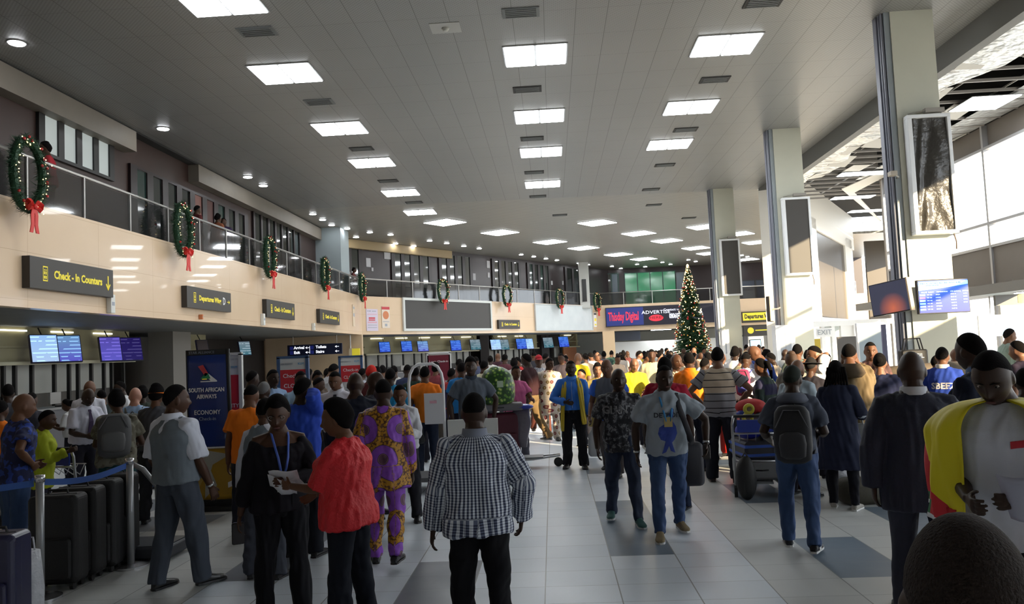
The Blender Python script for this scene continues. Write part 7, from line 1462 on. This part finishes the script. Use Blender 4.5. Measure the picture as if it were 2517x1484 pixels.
# bundle carried by the man in orange
kk_ = root_sk[om.name][0]; e, L = prop(om, kk_.T(-.16,.0,-.32), 'bag', 'dark grey rolling bag with orange and blue cloths held by the man in orange', 'bag'); g = G(); g.loft([ringpts(V((-.02,0,z)), V((1,0,0)), V((0,1,0)), w, .12, 18, 3) for z, w in ((-.12,.13),(-.08,.15),(.2,.14),(.30,.11))]); g.obj('body', mat('bag_charcoal',(.03,.033,.037),.7), e, smooth=True)
g = G(); g.ell((-.06,0,.36),(.13,.11,.09),12,8); g.obj('orange_cloth', fab((.30,.10,.03)), e, smooth=True); g = G(); g.ell((-.02,-.04,.47),(.07,.06,.05),12,8); g.obj('blue_cloth', fab((.03,.08,.35)), e, smooth=True); g = G(); g.ell((-.12,0,.44),(.10,.09,.06),12,8); g.obj('wine_cloth', fab((.12,.02,.03)), e, smooth=True)
# red suitcase on a trolley by the striped shirt
p = at(1792,1118,y=12.9); p.x = at(1792,1118,y=12.6).x; trolley((p.x+.08,12.78,0), R(180), 'trolley carrying the bright red suitcase', L=.8)
suitcase((p.x+.06,12.70,.19), R(72), .46, .72, .28, mat('case_red',(.60,.025,.015),.35,coat=.3), 'bright red hard suitcase upright beside the striped T-shirt', soft=False, handle=True)
# heaped trolley
HX = at(1858,1185,y=10.7).x; trolley((HX,10.6,0), R(78), 'heaped trolley with black wheels beside the man in the dark cap', L=1.0)
e = tag(empty('suitcase', (HX+.02,10.62,.19), R(-6)), 'grey hard case lying flat at the bottom of the heaped trolley', 'suitcase'); G().rbox(-.29,.30,-.34,.34,0,.24,.05).obj('shell', mat('case_silver',(.22,.22,.23),.35), e, bevel=.01); G().tube([(-.08,-.34,.13),(0,-.37,.13),(.08,-.34,.13)], .01, 6).obj('handle', BLKC, e)
e = tag(empty('suitcase', (HX+.03,10.62,.44), R(5)), 'dark soft case with blue straps in the middle of the heaped trolley', 'suitcase'); G().rbox(-.27,.30,-.33,.33,0,.24,.06).obj('shell', mat('case_charcoal',(.035,.035,.045),.6), e)
for z_ in (.05,.16): G().box(-.274,.304,-.337,.337,z_,z_+.035).obj('strap', mat('strap_blue',(.02,.08,.42),.5), e)
e = tag(empty('duffel_bag', (HX-.10,10.50,.69), R(10)), 'bright blue soft bag on the heaped trolley', 'bag'); g = G(); g.ell((0,0,.11),(.17,.20,.11),18,10); g.obj('body', mat('bag_blue',(.02,.03,.36),.5), e, smooth=True); G().tube([(-.06,-.1,.18),(0,-.12,.25),(.06,-.1,.18)], .01, 6).obj('handle', BLKC, e)
e = tag(empty('suitcase', (HX+.17,10.64,.69), R(-6)), 'dark teal case on top of the heaped trolley', 'suitcase'); G().rbox(-.13,.14,-.26,.26,0,.32,.05).obj('shell', mat('case_teal',(.03,.07,.09),.5), e); G().box(-.132,.142,-.266,.266,.12,.18).obj('strap', mat('strap_blue',(.02,.08,.42),.5), e)
for i, (dx_, dz_, lb) in enumerate(((-.10,1.02,'small yellow roll in front of the red cloth bundle'),(-.12,.91,'lower yellow roll resting on the blue bag'))): e = tag(empty('tape_roll', (HX+dx_,10.42,dz_)), lb, 'roll'); G().torus((0,0,.06),.05,.025,18,8).obj('roll', mat('tape_yellow',(.65,.60,.06),.4), e, smooth=True); G().cyl((0,-.02,.06),(0,.02,.06),.028,n=12).obj('core', mat('tape_core',(.2,.15,.08),.7), e)
e = tag(empty('cloth_bundle', (HX+.02,10.80,.98)), 'red cloth bundle heaped over the dark teal case', 'cloth'); G().ell((0,0,.10),(.21,.16,.11),16,10).obj('cloth', mat('cloth_red',(.50,.03,.03),.7,bump=.8,bscale=14), e, smooth=True); G().ell((-.1,-.08,.02),(.12,.08,.05),12,8).obj('blue_fold', mat('plastic_blue',(.02,.05,.35),.4), e, smooth=True)
e = tag(empty('duffel_bag', (at(1828,1110,y=10.1).x,10.05,0)), 'black soft bag leaning against the front of the heaped trolley', 'bag'); g = G(); g.ell((0,0,.27),(.13,.11,.27),18,12); g.obj('body', BLKC, e, smooth=True); G().tube([(-.05,0,.50),(0,0,.58),(.05,0,.50)], .012, 6).obj('handle', BLKC, e)
# bags at the feet of the woman in the long coat
p = at(2068,1222,z=0); e = tag(empty('plastic_bag', (p.x, p.y-.05, 0)), 'full white plastic bag on the floor by the woman in the navy coat', 'bag'); g = G(); g.loft([ringpts(V((.03*math.sin(z*8),0,z)), V((1,0,0)), V((0,1,0)), w, w*.7, 18, 2.4) for z, w in ((0,.13),(.03,.17),(.2,.18),(.36,.13),(.46,.06),(.52,.03))]); g.obj('body', WPL, e, smooth=True); G().tube([(-.02,0,.50),(-.04,0,.60),(.02,0,.60),(.02,0,.50)], .006, 5).obj('handle', WPL, e)
p = at(2135,1240,z=0); e = tag(empty('duffel_bag', (p.x+.05, p.y+.1, 0), R(8)), 'dark olive duffel bag on the floor with upright loop handles', 'bag'); g = G(); g.rbox(-.36,.36,-.17,.17,0,.30,.12,5); g.obj('body', mat('duffel_olive',(.05,.045,.03),.75,bump=.5,bscale=20), e, smooth=True)
for s_ in (-1,1): g = G(); g.tube([(-.16,s_*.06,.28),(-.20,s_*.07,.50),(-.10,s_*.07,.54),(.02,s_*.06,.30)], .010, 6); g.obj('handle', BLKC, e)
e2 = tag(empty('papers', (p.x+.05,p.y+.05,.31)), 'white sheet lying on the olive duffel bag', 'papers'); G().box(-.09,.09,-.06,.06,0,.004).obj('sheet', WHT, e2)
p = at(2000,1215,z=0); e = tag(empty('duffel_bag', (p.x, p.y+.35, 0), R(30)), 'small dark red bag on the floor half hidden by the backpack man', 'bag'); G().ell((0,0,.12),(.22,.13,.12),16,10).obj('body', mat('bag_wine',(.06,.012,.015),.7), e, smooth=True); G().tube([(-.06,0,.22),(0,0,.29),(.06,0,.22)], .01, 6).obj('handle', BLKC, e)
# tall stack of luggage in front of the doors
sx0 = at(2375,900,y=11.6).x
e = tag(empty('luggage_trolley', (sx0,12.6,0)), 'tall dark trolley with luggage stacked above head height near the bright doors', 'trolley'); G().box(-.6,.6,-.3,.3,.15,.22).obj('platform', GREY_C, e); g = G(); [g.cyl((x_,.28,.15),(x_,.28,.5),.02,n=8) for x_ in (-.57,.57)]; g.obj('frame', STEEL, e)
for x_ in (-.5,.5):
    for y_ in (-.22,.22): G().cyl((x_-.02,y_,.08),(x_+.02,y_,.08),.08,n=14).obj('wheel', RUB, e)
suitcase((sx0-.05,12.58,.22), 0, .9, 1.0, .4, mat('case_plum',(.03,.015,.03),.5), 'large plum black case at the bottom of the tall luggage stack')
e = tag(empty('holdall', (sx0-.05,12.58,1.22), R(4)), 'long brown rolled holdall lying across the top of the luggage stack', 'bag'); g = G(); g.tube([(-.74,0,.15),(-.70,0,.14),(-.3,0,.135),(.3,0,.15),(.66,0,.14),(.72,0,.13)], [.04,.11,.135,.14,.12,.04], 18); g.obj('body', mat('holdall_brown',(.11,.085,.06),.7,bump=.8,bscale=9), e, smooth=True); [G().torus((x_,0,.21),.215,.008,24,5).obj('strap', BLKC, e).rotation_euler.__setitem__(2, PI/2) for x_ in ()]
p = at(2297,856,y=12.2); e = tag(empty('shopping_bag', (p.x-.08, 12.75, 1.45)), 'black bag with arched handles and white lettering beside the brown holdall', 'bag'); G().rbox(-.20,.20,-.08,.08,0,.26,.03).obj('body', BLKC, e); text('CECIL', .10, WHT, e, (0,-.085,.16)); 
for s_ in (-1,1): G().tube([(-.14,s_*.05,.25),(-.10,s_*.05,.43),(.10,s_*.05,.43),(.14,s_*.05,.25)], .011, 6).obj('handle', BLKC, e)
e = tag(empty('box', (p.x-.08, 12.75, 0)), 'stack of dark cartons under the black lettered bag', 'box'); G().rbox(-.28,.28,-.2,.2,0,1.45,.02).obj('carton', mat('carton_dark',(.05,.045,.05),.7), e); [G().box(-.285,.285,-.205,.205,z-.02,z+.02).obj('tape_band', mat('carton_tape',(.10,.09,.08),.5), e) for z in (.48,.96)]

# ------------------------------------------------------------------ booths and doors on the sunny side
WST = mat('booth_bright_white', (.80,.80,.80), .45); LIL = mat('panel_lilac', (.16,.16,.27), .55); PGR = mat('panel_blue_grey', (.40,.48,.54), .5)
a = at(2107,800,y=18.6); b = at(2172,800,y=18.6); e = tag(empty('partition_panel', (a.x,18.6,0)), 'pale blue grey partition panel next to the lilac one', 'partition'); G().box(0,b.x-a.x,-.03,.03,.05,at(2140,793,y=18.6).z).obj('panel', PGR, e); G().box(0,b.x-a.x,-.06,.06,0,.05).obj('foot', STEEL, e); G().box(-.03,.0,-.05,.05,0,at(2140,793,y=18.6).z).obj('edge_profile', WST, e)
a = at(2176,800,y=17.2); e = tag(empty('partition_panel', (a.x,17.2,0)), 'lilac partition panel standing against the nearest square column', 'partition'); G().box(0,7.0-a.x-.02,-.03,.03,.05,at(2200,796,y=17.2).z).obj('panel', LIL, e); G().box(0,7.0-a.x-.02,-.06,.06,0,.05).obj('foot', STEEL, e)
a = at(2057,828,y=20.5); b = at(2103,828,y=20.5); e = tag(empty('notice_board', (a.x,20.5,0)), 'dark grey blank board in front of the bright booths', 'board'); G().box(0,b.x-a.x,-.03,.03,.9,a.z).obj('board', mat('board_grey',(.10,.09,.085),.5), e); [G().cyl((x_,0,0),(x_,0,.95),.02,n=8).obj('leg', STEEL, e) for x_ in (.04,b.x-a.x-.04)]
yb = 30.0
def gl(px, py): return at(px, py, y=yb)
e = tag(empty('security_booth', (gl(1990,800).x, yb, 0)), 'white framed security booth with glass panels and an exit sign beyond the crowd', 'booth'); x0_ = gl(1990,800).x; X_ = lambda px: gl(px,800).x-x0_; Zt = gl(2080,787).z; Zb = gl(2080,800).z
G().box(X_(1985),X_(2212),-.15,.15,Zb,Zt).obj('lintel', WST, e)
for px in (1990,2020,2045,2068,2100): G().box(X_(px)-.06,X_(px)+.06,-.1,.1,0,Zb).obj('post', WST, e)
G().box(X_(1990),X_(2068),.0,.03,.0,1.0).obj('counter_front', WST, e); G().box(X_(2068),X_(2100),-.02,.02,.0,Zb).obj('door', WST, e)
G().box(X_(2020),X_(2068),-.015,.015,1.0,Zb).obj('pane', mat('booth_glass',(.5,.6,.6),.05,alpha=.25), e)
text('EXIT', .26, mat('letter_grey',(.25,.27,.3),.5), e, (X_(2022),-.17,Zb-.22)); G().box(X_(2002),X_(2042),-.13,-.10,Zb-.38,Zb-.06).obj('exit_plate', WST, e)
G().box(X_(2003),X_(2034),.35,.4,gl(2018,858).z,gl(2018,832).z).obj('yellow_notice', mat('notice_yellow',(.55,.42,.06),.5), e)
# column plinth cabinets
for px0, px1, pyt, yv, lb in ((1903,1950,800,24.0,'white service cabinet at the foot of the second square column'),(1772,1790,810,33.3,'white notice cabinet at the foot of the third column')):
    a = at(px0,pyt,y=yv); b = at(px1,pyt,y=yv); e = tag(empty('cabinet', (a.x,yv,0)), lb, 'cabinet'); G().box(0,b.x-a.x,-.1,.3,0,a.z).obj('body', WST, e, bevel=.01); G().box(.12,b.x-a.x-.12,-.105,-.1,a.z-1.0,a.z-.45).obj('grey_notice', mat('notice_grey',(.35,.38,.42),.5), e); G().box((b.x-a.x)*.48,(b.x-a.x)*.49,-.105,-.1,.1,a.z-.1).obj('door_gap', BLKL, e)
# inner canopy and doors in the glazed wall
struct(G().box(11.6,13.0,6,30.8,2.92,3.18), 'trim_canopy', mat('canopy_grey',(.16,.155,.15),.6))
for i in range(9):
    y_ = 8+2.6*i; G_ = G(); G_.box(12.95,13.1,y_-.06,y_+.06,0,2.92); G_.box(12.95,13.1,y_+.12,y_+1.1,0,.12); struct(G_, 'door_frame_%d' % (i+1), mat('door_frame_white',(.6,.6,.6),.4))
for i, px in enumerate((2452,2475)):
    p = at(px, 787 if i == 0 else 775, z=2.9); e = tag(empty('downlight', (12.2, 18+3.2*i, 2.92)), 'oval lamp under the canopy by the glazed wall', 'downlight', 'canopy lamps'); link('rim', dlm, e); link('bulb', dgm, e)
p = at(2442,800,x=12.4); e = tag(empty('hanging_monitor', tuple(p), R(0)), 'pale blue screen by the bright glass doors', 'monitor'); G().rbox(-.42,.42,-.04,.04,-.30,.30,.02).obj('case', WST, e); G().box(-.38,.38,-.046,-.04,-.26,.26).obj('display', mat('screen_sky',(.2,.5,.65),.3,emit=(.3,.65,.85),es=1.0), e); G().tube([(0,.03,.2),(0,.1,.3),(0,.1,2.92-p.z)], .02, 6).obj('hanger', STEEL, e)
p = at(2494,727,x=12.9); e = tag(empty('direction_sign', tuple(p), R(0)), 'small dark sign with dull yellow square in the lower window band', 'sign'); G().box(-.55,.35,-.05,.05,-.25,.25).obj('board', mat('sign_grey',(.12,.12,.12),.5), e); G().box(.05,.33,-.056,-.05,-.2,.2).obj('yellow_square', mat('sign_dull_yellow',(.25,.22,.05),.5), e); G().cyl((0,0,.25),(0,0,.45),.02,n=6).obj('hanger', STEEL, e)
# dark portal with a kiosk screen at the far end
a = at(1828,822,y=63.6); b = at(1902,822,y=63.6)
g = G(); g.box(a.x,b.x,63.6,63.9,2.45,3.15); g.box(a.x,a.x+.3,63.6,63.9,0,2.45); g.box(b.x-.4,b.x,63.6,63.9,0,2.45); g.box(a.x,b.x,65.4,65.6,0,2.5); struct(g, 'wall_portal', mat('portal_grey',(.12,.12,.13),.5))
a = at(1844,836,y=60.5); b = at(1871,868,y=60.5); e = tag(empty('kiosk_screen', (a.x,60.5,0)), 'tall glowing pale blue kiosk screen in front of the dark portal', 'screen'); w = b.x-a.x; G().rbox(-.06,w+.06,0,.12,.3,a.z+.06,.04).obj('case', BLKC, e); G().box(0,w,-.012,0,b.z-.3,a.z).obj('display', mat('kiosk_glow',(.2,.5,.65),.3,emit=(.35,.75,.95),es=1.3), e); G().box(-.1,w+.1,-.15,.25,0,.3).obj('base', BLKC, e)
text('W', .9, mat('letter_silver',(.5,.5,.52),.4), tag(empty('wall_letter', (at(1835,845,y=65.2).x,65.2,0)), 'large silver letters on the back of the dark portal', 'lettering'), (0,0,at(1835,845,y=65.2).z))
bpy.data.scenes.remove(TMP)
for o in list(bpy.data.objects):
    if o.type == 'EMPTY' and not o.children: bpy.data.objects.remove(o)
